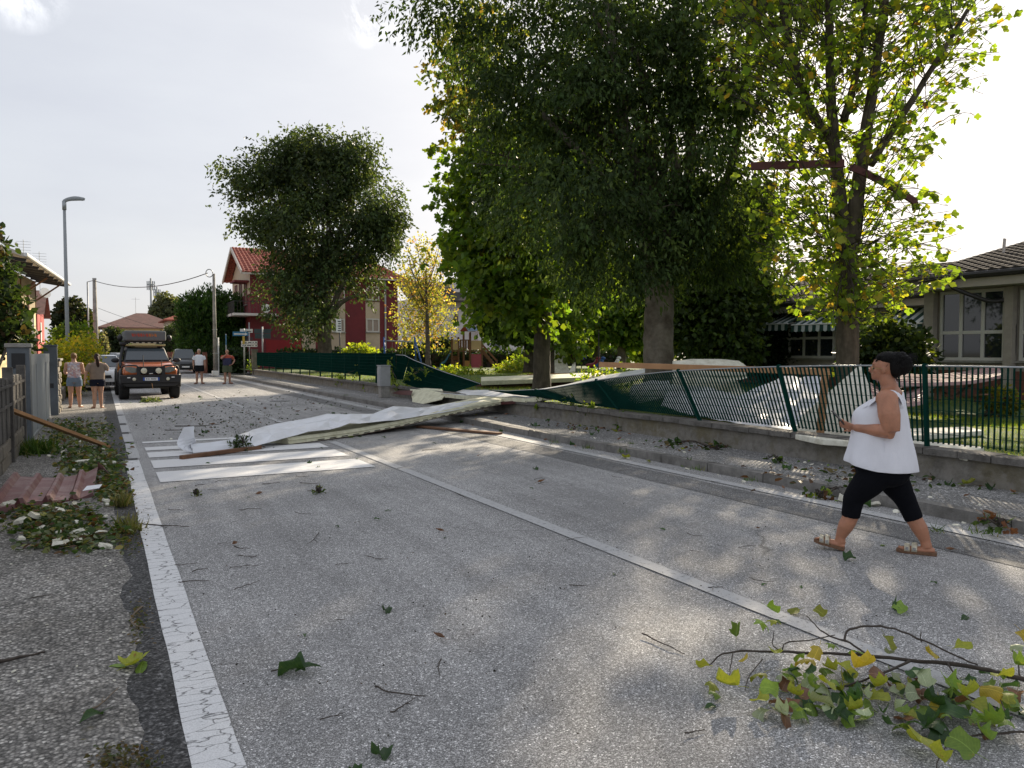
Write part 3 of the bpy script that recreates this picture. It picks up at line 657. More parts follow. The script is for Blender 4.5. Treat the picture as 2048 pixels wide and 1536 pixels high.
# second tulip tree in the garden, dense and green
b2 = P(1084, 779, LAWN); b2.z -= .05
t = tree('tulip_tree', 'tulip tree with straight brown trunk and dense mid green leaves by the fallen panels', None, b2); d2 = 26.3
mb = flare(b2, PD(1087, 590, d2), .31, .25, MB(), 14, .03, 1.2)
for q in ([(1087, 590, d2), (1082, 480, d2), (1060, 330, d2), (1000, 120, d2)], [(1087, 600, d2), (1060, 540, d2), (1000, 480, d2), (940, 420, d2)], [(1088, 590, d2), (1110, 500, d2), (1130, 350, d2), (1130, 100, d2)], [(1075, 480, d2), (1020, 330, d2), (950, 200, d2), (905, 120, d2)]):
    limb_tube(mb, [PD(*p) for p in q], .15, .04, 8, 5)
mb.build('trunk', M['bark'], t, True, True)
tb = [blob(985, 440, d2, 95, 120, 2.0), blob(1000, 540, d2 - .5, 85, 85, 1.8), blob(1045, 590, d2 - .8, 70, 60, 1.4), blob(945, 380, d2, 55, 80, 1.4), blob(1020, 330, d2, 100, 100, 2.), blob(1110, 520, d2, 75, 90, 1.6), blob(930, 470, d2, 42, 80, 1.2), blob(1000, 612, d2 - .5, 45, 32, 1.)]
crown('crown', t, tb, 2100, 6, .20, [(5, (.085, .15, .024)), (3, (.12, .185, .03)), (1, (.17, .21, .035)), (.12, (.28, .22, .05))], TULIP, M['leafbright'], .45, .34, .05, 1.6, 8, .55, .2, nc=170, cr=.55, cvar=.25)
top = [blob(915, 150, d2, 55, 110, 1.2), blob(940, 240, d2, 50, 60, 1.), blob(960, 60, d2, 70, 70, 1.2)]
crown('upper_crown', t, top, 380, 5, .19, [(4, (.11, .14, .03)), (2, (.16, .16, .04)), (1, (.20, .15, .05))], TULIP, M['leafbright'], .4, .4, .2, 1.6, 9, .7, .2)
inner_limbs(t, PD(1000, 300, d2), top + tb[:2], .045, 12, M['twig'], 5).build('branches', M['twig'], t, True, True)
# round clipped hackberry on the side street corner
b3 = PD(648, 716, 48.); b3.z = .3
t = tree('round_tree', 'round topped hackberry standing before the dark red house', None, b3); d3 = 48.
mb = flare(b3, PD(650, 650, d3), .46, .40, MB(), 12, .02, 1.3)
for q in ([(650, 650, d3), (640, 560, d3), (600, 470, d3), (560, 390, d3)], [(650, 650, d3), (655, 560, d3), (660, 450, d3), (640, 330, d3)], [(652, 650, d3), (680, 580, d3), (720, 500, d3), (760, 420, d3)], [(648, 650, d3), (620, 600, d3), (570, 560, d3), (545, 540, d3)], [(653, 640, d3), (690, 600, d3), (735, 590, d3)], [(652, 620, d3), (665, 520, d3), (700, 400, d3), (720, 340, d3)]):
    limb_tube(mb, [PD(*p) for p in q], .22, .05, 8, 5)
mb.build('trunk', M['bark'], t, True, True)
rb = [blob(540, 400, d3, 82, 85, 2.6), blob(630, 350, d3, 105, 75, 3.), blob(720, 410, d3, 80, 90, 2.6), blob(630, 440, d3, 130, 90, 3.4), blob(575, 490, d3, 75, 55, 2.2), blob(565, 575, d3 - .5, 55, 62, 1.8), blob(620, 600, d3 - 1, 60, 60, 1.8), blob(700, 548, d3, 62, 62, 2.), blob(735, 490, d3, 62, 60, 2.), blob(560, 320, d3, 60, 42, 1.8), blob(690, 320, d3, 55, 40, 1.8), blob(640, 310, d3, 120, 36, 2.), blob(610, 540, d3, 90, 60, 2.2), blob(765, 420, d3, 38, 60, 1.2), blob(500, 350, d3, 36, 40, 1.4), blob(590, 300, d3, 40, 26, 1.2), blob(562, 635, d3 - 1, 42, 40, 1.5), blob(600, 640, d3 - 1, 34, 34, 1.2), blob(700, 300, d3, 36, 26, 1.)]
crown('crown', t, rb, 12500, 5, .25, [(5, (.048, .076, .030)), (3, (.064, .098, .036)), (1.4, (.10, .14, .042))], LANCE, M['leaf'], .5, .45, .22, 1.1, 12, .55, 0., 1.3, nc=300, cr=.80, cvar=.36)
inner_limbs(t, PD(650, 560, d3), rb, .10, 26, M['bark'], 8).build('branches', M['bark'], t, True, True)
# small yellowing tree by the swing
b4 = P(856, 737, LAWN + .02)
t = tree('yellowing_tree', 'slim young tree with yellow and orange tinged leaves between the swing and play tower', None, b4); d4 = 60.
mb = flare(b4, PD(852, 540, d4), .22, .06, MB(), 9, .03, 1.3)
rg = random.Random(5)
for i in range(26):
    v = rg.uniform(560, 690); u0 = 853; s = rg.choice((-1, 1)) * rg.uniform(.5, 1); wd = 68 * (1 - abs(v - 655) / 190)
    limb_tube(mb, [PD(u0, v, d4), PD(u0 + s * wd * .5, v - 30, d4 + rg.uniform(-1, 1)), PD(u0 + s * wd, v - 75 + rg.uniform(-20, 10), d4 + rg.uniform(-2, 2))], .05, .012, 5, 3)
mb.build('trunk', M['twigpale'] if False else M['bark'], t, True, True)
yb = [blob(850, 660, d4, 55, 40, 2.), blob(815, 640, d4, 38, 38, 1.4), blob(885, 640, d4, 32, 40, 1.3), blob(850, 600, d4, 45, 50, 1.8), blob(840, 540, d4, 38, 50, 1.4), blob(875, 560, d4, 30, 55, 1.2), blob(850, 500, d4, 24, 26, .9), blob(815, 570, d4, 20, 40, .9)]
crown('crown', t, yb, 1350, 4, .20, [(4, (.22, .23, .07)), (3, (.30, .28, .09)), (1.2, (.36, .24, .12)), (2, (.15, .18, .06)), (.7, (.34, .18, .12))], OVAL, M['leafbright'], .1, .5, .42, 1.2, 15, .6)
# trees behind: two dark trunks, the light green row, dark shrubs before the school
def back_tree(name, label, u, vb, d, r, fk, blobs, ntw, per, sz, pal, seed, m='leaf', tpl=OVAL, droop=.4, gap=.25, group=None, lean=0, zb=None):
    b = PD(u, vb, d); b.z = LAWN if zb is None else zb
    t = tree(name, label, group, b); mb = flare(b, PD(u + lean, fk, d), r, r * .8, MB(), 11, .03, 1.25)
    for i, bl in enumerate(blobs): limb_tube(mb, [PD(u + lean, fk + 5, d), (PD(u + lean, fk, d) + Vector(bl[0])) / 2 + Vector((0, 0, .4)), bl[0]], r * .55, r * .12, 7, 4)
    mb.build('trunk', M['bark'], t, True, True)
    crown('crown', t, blobs, ntw, per, sz, pal, tpl, M[m], droop, .4, gap, 1.4, seed, .5, 0., 1.2); return t
back_tree('linden_tree', 'dark broad tree behind the play tower side, with a thick black looking trunk', 1060, 742, 47., .42, 640, [blob(1010, 610, 47, 70, 55), blob(1060, 600, 47, 70, 70), blob(1010, 540, 48, 50, 60), blob(1040, 660, 46, 60, 26), blob(1000, 640, 47, 42, 38), blob(1080, 430, 48, 100, 120, 4.), blob(1100, 300, 48, 90, 90, 4.)], 5200, 5, .30, MID, 21, 'leafdark')  # last two blobs: unseen upper crown, added to shade the road past the zebra
back_tree('linden_tree', 'dark trunked tree that the pale panel leans on', 1112, 745, 45.5, .50, 650, [blob(1120, 600, 45, 60, 60), blob(1170, 560, 46, 60, 60), blob(1130, 680, 44.5, 40, 34), blob(1160, 450, 46, 100, 110, 4.), blob(1170, 320, 46, 80, 80, 3.5)], 3300, 5, .30, [(3, (.08, .14, .025)), (3, (.12, .19, .03)), (1, (.17, .23, .035))], 22, 'leafbright')  # tall upper blobs, hidden by nearer crowns, added for their shade on the road
back_tree('garden_tree', 'light green garden tree behind the two flags', 1195, 722, 62., .25, 660, [blob(1170, 640, 62, 40, 48), blob(1210, 620, 63, 50, 46), blob(1190, 585, 62, 60, 40), blob(1155, 670, 62, 24, 34)], 2300, 4, .36, [(3, (.10, .17, .025)), (3, (.14, .21, .03)), (1, (.18, .23, .04))], 23, 'leafbright', OVAL, .7, .35)
back_tree('garden_tree', 'small garden tree with a short dark trunk beside the hackberry', 1243, 728, 58., .36, 680, [blob(1245, 640, 58, 46, 40), blob(1275, 620, 58, 40, 52), blob(1215, 655, 58, 30, 24), blob(1260, 570, 59, 60, 50), blob(1270, 665, 58, 30, 28)], 2400, 4, .36, [(3, (.07, .13, .02)), (3, (.11, .18, .025)), (1, (.16, .21, .03))], 24, 'leafbright', OVAL, .7, .3)
back_tree('garden_tree', 'leafy green tree filling the space between hackberry trunk and school', 1400, 760, 29., .16, 690, [blob(1400, 560, 29, 60, 70), blob(1450, 520, 29, 60, 80), blob(1440, 620, 28.5, 70, 60), blob(1400, 660, 28.5, 55, 50), blob(1460, 690, 28, 55, 36), blob(1490, 580, 29, 45, 60), blob(1370, 620, 29, 30, 70), blob(1480, 440, 30, 70, 70)], 5200, 5, .20, [(4, (.035, .065, .016)), (3, (.06, .10, .02)), (1.3, (.11, .16, .03))], 25, 'leaf')
back_tree('yew_shrub', 'dark dense yew like shrub left of the striped awnings', 1520, 770, 31., .14, 720, [blob(1520, 640, 31, 50, 60), blob(1500, 700, 30.5, 48, 36), blob(1545, 690, 30.5, 34, 44), blob(1530, 590, 31.5, 36, 40)], 4200, 5, .16, [(5, (.016, .032, .014)), (2, (.03, .05, .02))], 26, 'leafdark', LANCE, .2, .1)
back_tree('garden_shrub', 'leafy shrub under the right awning, close to the tulip trunk', 1770, 775, 20.5, .07, 720, [blob(1768, 690, 20.5, 36, 28), blob(1790, 710, 20.3, 42, 26), blob(1742, 710, 20.3, 22, 30)], 1200, 5, .15, [(4, (.03, .05, .016)), (2, (.05, .075, .02)), (1, (.13, .16, .03))], 27, 'leafdark', OVAL, .3, .2)
# ------------------------------------------------------------------ buildings
M['redwall'] = mat('oxblood_render', (.165, .026, .032), .85, .12, 3., bmp=.1, dirt=((.10, .02, .025), .5), dscale=.5)
M['redbright'] = mat('bright_red_render', (.24, .018, .02), .85, .1, 3.)
M['creamwall'] = mat('cream_render', (.50, .41, .30), .85, .08, 3., dirt=((.40, .33, .25), .5), dscale=.8)
M['yellowwall'] = mat('yellow_render', (.60, .49, .27), .85, .07, 3., dirt=((.48, .39, .23), .5), dscale=.6)
M['whitewall'] = mat('white_render', (.66, .63, .61), .85, .06, 3., dirt=((.5, .47, .45), .5), dscale=.5)
M['tile'] = mat('terracotta_tile', (.30, .065, .038), .8, .3, 5., bmp=.3, dirt=((.18, .05, .035), .6), dscale=1.)
M['tileold'] = mat('old_brown_tile', (.20, .105, .085), .85, .3, 4., bmp=.3, dirt=((.12, .075, .06), .6), dscale=.8)
M['tilegrey'] = mat('grey_roof_tile', (.075, .066, .06), .95, .35, 8., bmp=.4, dirt=((.045, .042, .04), .6), dscale=2., spec=.06)
M['soffit'] = mat('pale_soffit', (.52, .47, .42), .8, .08, 3.)
M['frame'] = mat('window_frame', (.58, .56, .52), .6, .05, 4.)
M['shutter'] = mat('brown_shutter', (.17, .10, .075), .7, .2, 30., stretch=(.1, .1, 1.))
M['brick'] = mat('red_brick', (.17, .065, .045), .9, .3, 12., bmp=.4)
M['greywall'] = mat('grey_rough_render', (.36, .32, .275), .9, .15, 6., bmp=.3, dirt=((.25, .22, .19), .5))
M['gutter'] = mat('dark_gutter', (.035, .032, .032), .5, .2, 5.)
M['curtain'] = mat('pale_curtain', (.33, .27, .23), .9, .15, 20., stretch=(3, 3, .1))
class Frame:
    """a vertical facade: p0, direction e along it, outward normal n"""
    def __init__(s, p0, e, n): s.p0 = Vector(p0); s.e = Vector(e).normalized(); s.n = Vector(n).normalized()
    def pt(s, a, z, o=0.): return s.p0 + s.e * a + s.n * o + Vector((0, 0, z))
    def box(s, mb, a0, a1, z0, z1, o0, o1, m=0):
        v = [s.pt(a, z, o) for a in (a0, a1) for o in (o0, o1) for z in (z0, z1)]
        return mb.add(v, [(0, 1, 3, 2), (4, 6, 7, 5), (0, 4, 5, 1), (2, 3, 7, 6), (0, 2, 6, 4), (1, 5, 7, 3)], m)
    def hit(s, u, v, o=0.):
        d = ray(u, v); q = s.p0 + s.n * o; t = (q - Vector((0, 0, H))).dot(s.n) / d.dot(s.n); p = d * t + Vector((0, 0, H)); w = p - s.p0
        return w.dot(s.e), p.z
def window(fr, par, a0, a1, z0, z1, cols=2, rows=(1.,), fw=.06, m=None, pane=None, back=None, sill=True, o=.0):
    """frame with glazing bars, pane set back, sill; the wall there is covered by a shallow reveal"""
    m = m or M['frame']; mb = MB(); fr.box(mb, a0, a1, z0, z0 + fw, o, o + .07); fr.box(mb, a0, a1, z1 - fw, z1, o, o + .07); fr.box(mb, a0, a0 + fw, z0 + fw, z1 - fw, o, o + .066); fr.box(mb, a1 - fw, a1, z0 + fw, z1 - fw, o, o + .066)
    for i in range(1, cols): c = a0 + (a1 - a0) * i / cols; fr.box(mb, c - fw * .55, c + fw * .55, z0 + fw, z1 - fw, o, o + .06)
    z = z0
    for r in rows[:-1]: z += r * (z1 - z0); fr.box(mb, a0 + fw, a1 - fw, z - fw * .55, z + fw * .55, o, o + .063)
    w = mb.build('window', m, par, world=True)
    p = MB(); fr.box(p, a0 + fw * .5, a1 - fw * .5, z0 + fw * .5, z1 - fw * .5, o + .004, o + .02); p.build('pane', pane or M['glass'], w).location = (0, 0, 0)
    pp = w.children[-1]; pp.data.transform(Matrix.Translation(-par.location))
    if sill: s_ = MB(); fr.box(s_, a0 - .08, a1 + .08, z0 - .06, z0 - .002, o - .02, o + .14); q = s_.build('sill', M['concrete'], w); q.data.transform(Matrix.Translation(-par.location))
    return w
def roof_plane(mb, a, b, c, d, pitch, amp, m=0, th=.10):
    """corrugated tiled slope: eave a->b, ridge d->c"""
    a, b, c, d = map(Vector, (a, b, c, d)); n = max(4, int((b - a).length / pitch) * 2); nr = (b - a).cross(d - a).normalized()
    if nr.z < 0: nr = -nr
    rows = 14; g = []
    for r in range(rows + 1):
        t = r / rows
        for st in ((0.,) if r == 0 or r == rows else (0., 1.)):
            row = []
            for i in range(n + 1):
                f = i / n; row.append(a.lerp(b, f).lerp(d.lerp(c, f), t) + nr * (amp * (1 if i % 2 else 0) + (.03 if st else 0.)))
            g.append(row)
    return mb.sheet(g, th, m)
# red house on the corner
fy = 66.; x0, x1 = 10.9, 23.6; ez = 8.25; hd = 9.5
rh = thing('red_house', 'three storey dark red house with cream window panels and orange tiled roof', 'house', (x0, fy, 0))
fr = Frame((x0, fy, 0), (1, 0, 0), (0, -1, 0)); fs = Frame((x0, fy, 0), (0, 1, 0), (-1, 0, 0))
mb = MB().box2((x0, fy, -.1), (x1, fy + hd, ez)); mb.add([(x0, fy, ez), (x0, fy + hd, ez), (x0, fy + hd / 2, ez + 2.3)], [(0, 1, 2)]); mb.build('wall', M['redwall'], rh, world=True)
def fpx(frm, u0, u1, v0, v1):
    a0, z1 = frm.hit(u0, v0); a1, z0 = frm.hit(u1, v1); a1b, _ = frm.hit(u1, v0); return a0, a1b, frm.hit(u0, v1)[1], z1
for (u0, u1) in ((603, 630), (662, 690), (731, 759)):
    a0, a1, z0, z1 = fpx(fr, u0, u1, 603, 702); mb = MB(); fr.box(mb, a0, a1, max(.2, z0), z1, .0, .035); mb.build('panel', M['creamwall'], rh, world=True)
    a0, a1, z0, z1 = fpx(fr, u0 + 1, u1 - 1, 637, 664); window(fr, rh, a0, a1, z0, z1, 2, (1.,), .10, M['frame'], M['curtain'], o=.036)
    a0, a1, z0, z1 = fpx(fr, u0 + 1, u1 - 1, 700, 712); mb = MB(); fr.box(mb, a0, a1, z0, z1, .036, .05); mb.build('cellar_window', M['glass'], rh, world=True)
    a0, a1, z0, z1 = fpx(fr, u0 + 1, u1 - 1, 572, 600); window(fr, rh, a0, a1, z0, z1, 2, (1.,), .09, M['frame'], M['shutter'], o=.01)
a0, a1, z0, z1 = fpx(fr, 532, 602, 680, 712); mb = MB(); fr.box(mb, a0, a1, max(.1, z0), z1, 0., .02); mb.build('base_panel', M['redbright'], rh, world=True)
mb = MB(); fr.box(mb, fr.hit(769, 650)[0], fr.hit(772, 650)[0], .2, ez, .0, .1); mb.build('downpipe', M['galv'], rh, world=True)
mb = MB(); eo = .75
roof_plane(mb, (x0 - eo, fy - eo, ez - .12), (x1 + eo, fy - eo, ez - .12), (x1 + eo - 3.2, fy + hd / 2, ez + 2.45), (x0 - eo, fy + hd / 2, ez + 2.45), .36, .055)
roof_plane(mb, (x1 + eo, fy + hd + eo, ez - .12), (x0 - eo, fy + hd + eo, ez - .12), (x0 - eo, fy + hd / 2, ez + 2.45), (x1 + eo - 3.2, fy + hd / 2, ez + 2.45), .36, .055)
roof_plane(mb, (x1 + eo, fy - eo, ez - .12), (x1 + eo, fy + hd + eo, ez - .12), (x1 + eo - 3.2, fy + hd / 2, ez + 2.45), (x1 + eo - 3.2, fy + hd / 2 - .01, ez + 2.45), .36, .055)
rf = mb.build('roof', M['tile'], rh, world=True)
mb = MB(); mb.box2((x0 - eo, fy - eo - .02, ez - .33), (x1 + eo, fy - eo + .05, ez - .2)); mb.build('gutter', M['soffit'], rf).data.transform(Matrix.Translation(-rh.location))
mb = MB()
for s, yy_ in ((1, fy - eo), (-1, fy + hd + eo)):
    mb.beam((x0 - eo - .03, yy_, ez - .20), (x0 - eo - .03, fy + hd / 2, ez + 2.32), .10, .30)
mb.build('bargeboard', M['soffit'], rf).data.transform(Matrix.Translation(-rh.location))
mb = MB().add([(x0 - .02, fy, 6.4), (x0 - .02, fy + hd, 6.4), (x0 - .02, fy + hd, ez), (x0 - .02, fy + hd / 2, ez + 2.2), (x0 - .02, fy, ez)], [(0, 1, 2, 3, 4)]); mb.build('gable_wall', M['creamwall'], rh, world=True)
for k in range(3): window(fs, rh, 1.4 + k * 2.6, 2.7 + k * 2.6, 5.6, 7.6, 1, (1.,), .08, M['redwall'], M['shutter'], False, .04)
bl = MB(); fs.box(bl, -.4, 8.6, 4.55, 4.75, .0, 1.5); fr.box(bl, -1.5, 2.0, 4.555, 4.745, .0, 1.2); bal = bl.build('balcony', M['whitewall'], rh, world=True)
mb = MB()
for k in range(42): p = fs.pt(-1.1 + k * .235, 4.75, 1.45); mb.tube([p, p + Vector((0, 0, .95))], .014, 5)
for k in range(14): p = fr.pt(-1.45 + k * .25, 4.75, 1.15); mb.tube([p, p + Vector((0, 0, .95))], .014, 5)
mb.beam(fs.pt(-1.15, 5.7, 1.45), fs.pt(8.6, 5.7, 1.45), .05, .05); mb.beam(fr.pt(-1.5, 5.7, 1.15), fr.pt(2., 5.7, 1.15), .05, .05)
mb.build('railing', M['gutter'], bal).data.transform(Matrix.Translation(-rh.location))
dd_ = MB(); dd_.tube([fr.pt(1.0, 5.15, 1.25), fr.pt(1.0, 5.15, 1.31)], .36, 18); dd_.build('satellite_dish', M['white'], bal).data.transform(Matrix.Translation(-rh.location))
mb = MB(); fs.box(mb, .3, 2.6, 7.35, 7.5, .05, 1.2); mb.build('awning', M['redwall'], rh, world=True)
# yellow house on the left with its wide eaves
e = Vector((.07, 1, 0)).normalized(); n_ = Vector((1, -.07, 0)).normalized()
yw = thing('yellow_house', 'two storey yellow house with deep overhanging eaves behind the magnolia', 'house', (-4.7, 46, 0))
fr = Frame((-4.75, 43.5, 0), e, n_); Lh = 15.2
v = lambda a, o, z: tuple(fr.pt(a, z, o))
mb = MB(); fr.box(mb, 0, Lh, -.1, 6.0, -9, 0); mb.build('wall', M['yellowwall'], yw, world=True)
mb = MB(); fr.box(mb, 0, Lh + .01, 4.35, 6.15, .0, .03)
for k in range(int(Lh / .42)): fr.box(mb, k * .42, k * .42 + .05, 4.35, 6.15, .03, .05)
mb.build('boarding', mat('beige_boarding', (.47, .39, .26), .8, .1, 5.), yw, world=True)
mb = MB(); mb.add([v(-1, 1.75, 6.05), v(Lh + 1.4, 1.75, 6.05), v(Lh + 1.4, -5.2, 8.6), v(-1, -5.2, 8.6), v(-1, 1.75, 6.22), v(Lh + 1.4, 1.75, 6.22), v(Lh + 1.4, -5.2, 8.8), v(-1, -5.2, 8.8)], [(0, 1, 2, 3), (7, 6, 5, 4), (0, 4, 5, 1), (1, 5, 6, 2), (2, 6, 7, 3), (3, 7, 4, 0)])
rf = mb.build('roof', M['soffit'], yw, world=True)
mb = MB(); mb.tube([v(-1, 1.82, 6.16), v(Lh + 1.45, 1.82, 6.16)], .09, 8); mb.build('gutter', M['white'], rf).data.transform(Matrix.Translation(-yw.location))
mb = MB()
for k in range(9): a = k * (Lh + .3) / 8; MB().beam(v(a, 0, 6.25), v(a, 1.7, 5.98), .12, .16).build('rafter', M['gutter'], rf).data.transform(Matrix.Translation(-yw.location))
for a in (9.4, 14.9): MB().beam(v(a, .06, 4.9), v(a, 1.4, 5.95), .09, .09).build('brace', M['wooddark'], yw, world=True); MB().beam(v(a, .05, 4.3), v(a, .05, 6.0), .09, .09).build('brace_post', M['wooddark'], yw, world=True)
mb = MB(); mb.tube([v(11.6, .5, 5.9), v(11.6, .12, 5.5), v(11.6, .1, 4.5), v(11.6, .1, .2)], .075, 8); mb.build('downpipe', mat('brown_pipe', (.24, .13, .11), .6), yw, world=True)
for a in (2.2, 6.0, 9.0, 13.0): window(fr, yw, a, a + 1.0, 2.6, 3.95, 2, (1.,), .08, M['frame'], M['glass'], True, .01)
mb = MB(); fr.box(mb, 12.9, 14.1, 2.45, 2.53, .0, .2); mb.build('window_ledge', M['brick'], yw, world=True)
# red gabled house beyond it
rg_ = thing('red_gable_house', 'small red gabled house beyond the yellow house with roof aerials', 'house', (-7.4, 74, 0))
MB().box2((-12, 70, -.1), (-4.3, 78, 4.6)).build('wall', mat('coral_render', (.36, .06, .05), .85), rg_, world=True)
mb = MB().add([(-4.28, 70, 4.6), (-4.28, 78, 4.6), (-4.28, 74, 6.4)], [(0, 1, 2)]); mb.build('gable_wall', M['redbright'], rg_, world=True)
mb = MB(); mb.add([(-12.3, 69.4, 4.5), (-3.8, 69.4, 4.5), (-3.8, 74, 6.65), (-12.3, 74, 6.65), (-12.3, 78.6, 4.5), (-3.8, 78.6, 4.5)], [(0, 1, 2, 3), (3, 2, 5, 4)]); mb.build('roof', M['tileold'], rg_, world=True)
MB().box2((-4.27, 72.6, 2.4), (-4.24, 73.6, 4.0)).build('window', M['frame'], rg_, world=True)
mb = MB()
for x, y, h in ((-5.2, 71.5, 10.4), (-4.3, 74.0, 9.8)):
    mb.tube([(x, y, 6.0), (x, y, h)], .025, 5)
    for k in range(5): mb.beam((x - .5, y, h - .15 - .22 * k), (x + .5, y, h - .15 - .22 * k), .02, .02)
mb.build('aerial', M['galv'], rg_, world=True)
mb = MB(); mb.tube([(-3.8, 70.4, 6.2), (-3.72, 70.3, 6.24)], .42, 16); mb.build('satellite_dish', M['white'], rg_, world=True)
# far houses down the road
def hip_house(name, label, cx, cy, wx, wy, h, rz, wallm, roofm, ov=.7):
    t = thing(name, label, 'house', (cx, cy, 0)); MB().box2((cx - wx / 2, cy - wy / 2, -.1), (cx + wx / 2, cy + wy / 2, h)).build('wall', wallm, t, world=True)
    a, b = wx / 2 + ov, wy / 2 + ov; r = max(.1, a - b); q = [(-a, -b), (a, -b), (a, b), (-a, b)]
    mb = MB().add([(cx + x, cy + y, h - .1) for x, y in q] + [(cx - r, cy, h + rz), (cx + r, cy, h + rz)] + [(cx + x, cy + y, h - .28) for x, y in q], [(0, 1, 5, 4), (1, 2, 5), (2, 3, 4, 5), (3, 0, 4), (6, 7, 1, 0), (7, 8, 2, 1), (8, 9, 3, 2), (9, 6, 0, 3), (9, 8, 7, 6)])
    mb.build('roof', roofm, t, world=True); f = Frame((cx - wx / 2, cy - wy / 2, 0), (1, 0, 0), (0, -1, 0))
    for k in range(3):
        for z in ((1.0, 2.3), (4.0, 5.3)):
            if z[1] < h - .3: window(f, t, wx * (.14 + .3 * k), wx * (.14 + .3 * k) + 1.3, z[0], z[1], 2, (1.,), .1, M['shutter'], M['curtain'], False)
    return t
hip_house('far_house', 'yellow house with a low brown hipped roof closing the end of the street', 6.0, 142., 11.5, 10., 5.6, 2.4, M['yellowwall'], M['tileold'])
hip_house('far_house', 'beige house with terracotta roof beside the far grey green tree', 12.6, 122., 8.5, 9., 6.2, 1.8, M['creamwall'], M['tile'])
mb = MB(); mb.tube([(5.2, 142, 8.0), (5.2, 142, 10.6)], .03, 5); mb.beam((4.6, 142, 10.3), (5.8, 142, 10.3), .03, .03)
tag(mb.build('roof_aerial', M['galv']), 'thin television aerial on the ridge of the far yellow house', 'aerial')
# white house behind the play tower
wh = thing('white_house', 'white two storey house with chimney and solar panels behind the play tower', 'house', (40, 82, 0))
wx0 = PY(880, 700, 82.).x; wx1 = PY(1062, 700, 82.).x
fr = Frame((wx0, 82., 0), (1, 0, 0), (0, -1, 0)); wz = fr.hit(960, 612)[1]; split = fr.hit(950, 650)[0]; w_ = wx1 - wx0
mb = MB(); fr.box(mb, -3, split, -.1, fr.hit(930, 600)[1], -9, 0); fr.box(mb, split, w_ + 4, -.1, wz, -9, .9); mb.build('wall', M['whitewall'], wh, world=True)
mb = MB(); z0 = fr.hit(960, 606)[1]
fr_v = lambda a, o, z: tuple(fr.pt(a, z, o))
mb.add([fr_v(-4, .9, z0 - .1), fr_v(w_ + 5, 1.8, z0 - .1), fr_v(w_ + 5, -4, z0 + 2.4), fr_v(-4, -4, z0 + 2.4), fr_v(-4, .9, z0 + .15), fr_v(w_ + 5, 1.8, z0 + .15), fr_v(w_ + 5, -4, z0 + 2.65), fr_v(-4, -4, z0 + 2.65)], [(0, 1, 2, 3), (7, 6, 5, 4), (0, 4, 5, 1), (1, 5, 6, 2), (3, 7, 4, 0)])
rf = mb.build('roof', M['tilegrey'], wh, world=True)
mb = MB(); a = fr.hit(930, 590)[0]; fr.box(mb, a - .9, a + .9, z0 + .8, z0 + 2.9, -2.4, -1.0); mb.build('chimney', M['whitewall'], rf).data.transform(Matrix.Translation(-wh.location))
mb = MB(); mb.add([fr_v(split - 5.5, -.2, z0 + .72), fr_v(split - 1., -.2, z0 + .72), fr_v(split - 1., -2.6, z0 + 1.85), fr_v(split - 5.5, -2.6, z0 + 1.85)], [(0, 1, 2, 3)]); mb.build('solar_panel', glass('solar_glass', (.03, .04, .06), .1), rf).data.transform(Matrix.Translation(-wh.location))
a0, a1, zz0, zz1 = fpx(fr, 908, 916, 628, 648); window(fr, wh, a0, a1, zz0, zz1, 1, (1.,), .05, M['shutter'], M['shutter'])
a0, a1, zz0, zz1 = fpx(fr, 980, 994, 684, 732); mb = MB(); fr.box(mb, a0, a1, max(.1, zz0), zz1, .9, .96); mb.build('door', mat('grey_door', (.10, .11, .12), .5), wh, world=True)
a0, a1, zz0, zz1 = fpx(fr, 1020, 1038, 684, 703); window(fr, wh, a0, a1, zz0, zz1, 2, (1.,), .06, M['shutter'], M['glass'], False, .91)
# school building on the right: a long wing parallel to the road and a wing standing forward of it
sc = thing('school_building', 'low school building with grey tiled roof, striped awnings and big windows', 'building', (23.6, 14.3, 0))
frL = Frame((23.6, 14.3, 0), (0, 1, 0), (-1, 0, 0)); frR = Frame((21.6, 14.3, 0), (0, 1, 0), (-1, 0, 0)); base = Vector((23.6, 14.3, 0))
tm = MB(); k = 6
for i in range(k):
    f0, f1 = i / k, (i + 1) / k
    z = lambda f: .035 * math.sin(f * PI) ** .8 + .012
    tm.add([(f0 * .30 - .15, 0, z(f0) + .03), (f1 * .30 - .15, 0, z(f1) + .03), (f1 * .30 - .15, .40, z(f1)), (f0 * .30 - .15, .40, z(f0))], [(0, 1, 2, 3)]); tm.add([(f0 * .30 - .15, 0, .0), (f1 * .30 - .15, 0, .0), (f1 * .30 - .15, 0, z(f1) + .03), (f0 * .30 - .15, 0, z(f0) + .03)], [(0, 1, 2, 3)])
tme = tm.mesh('roof_tile', M['tilegrey']); tv = [Vector(q) for q in tm.v]
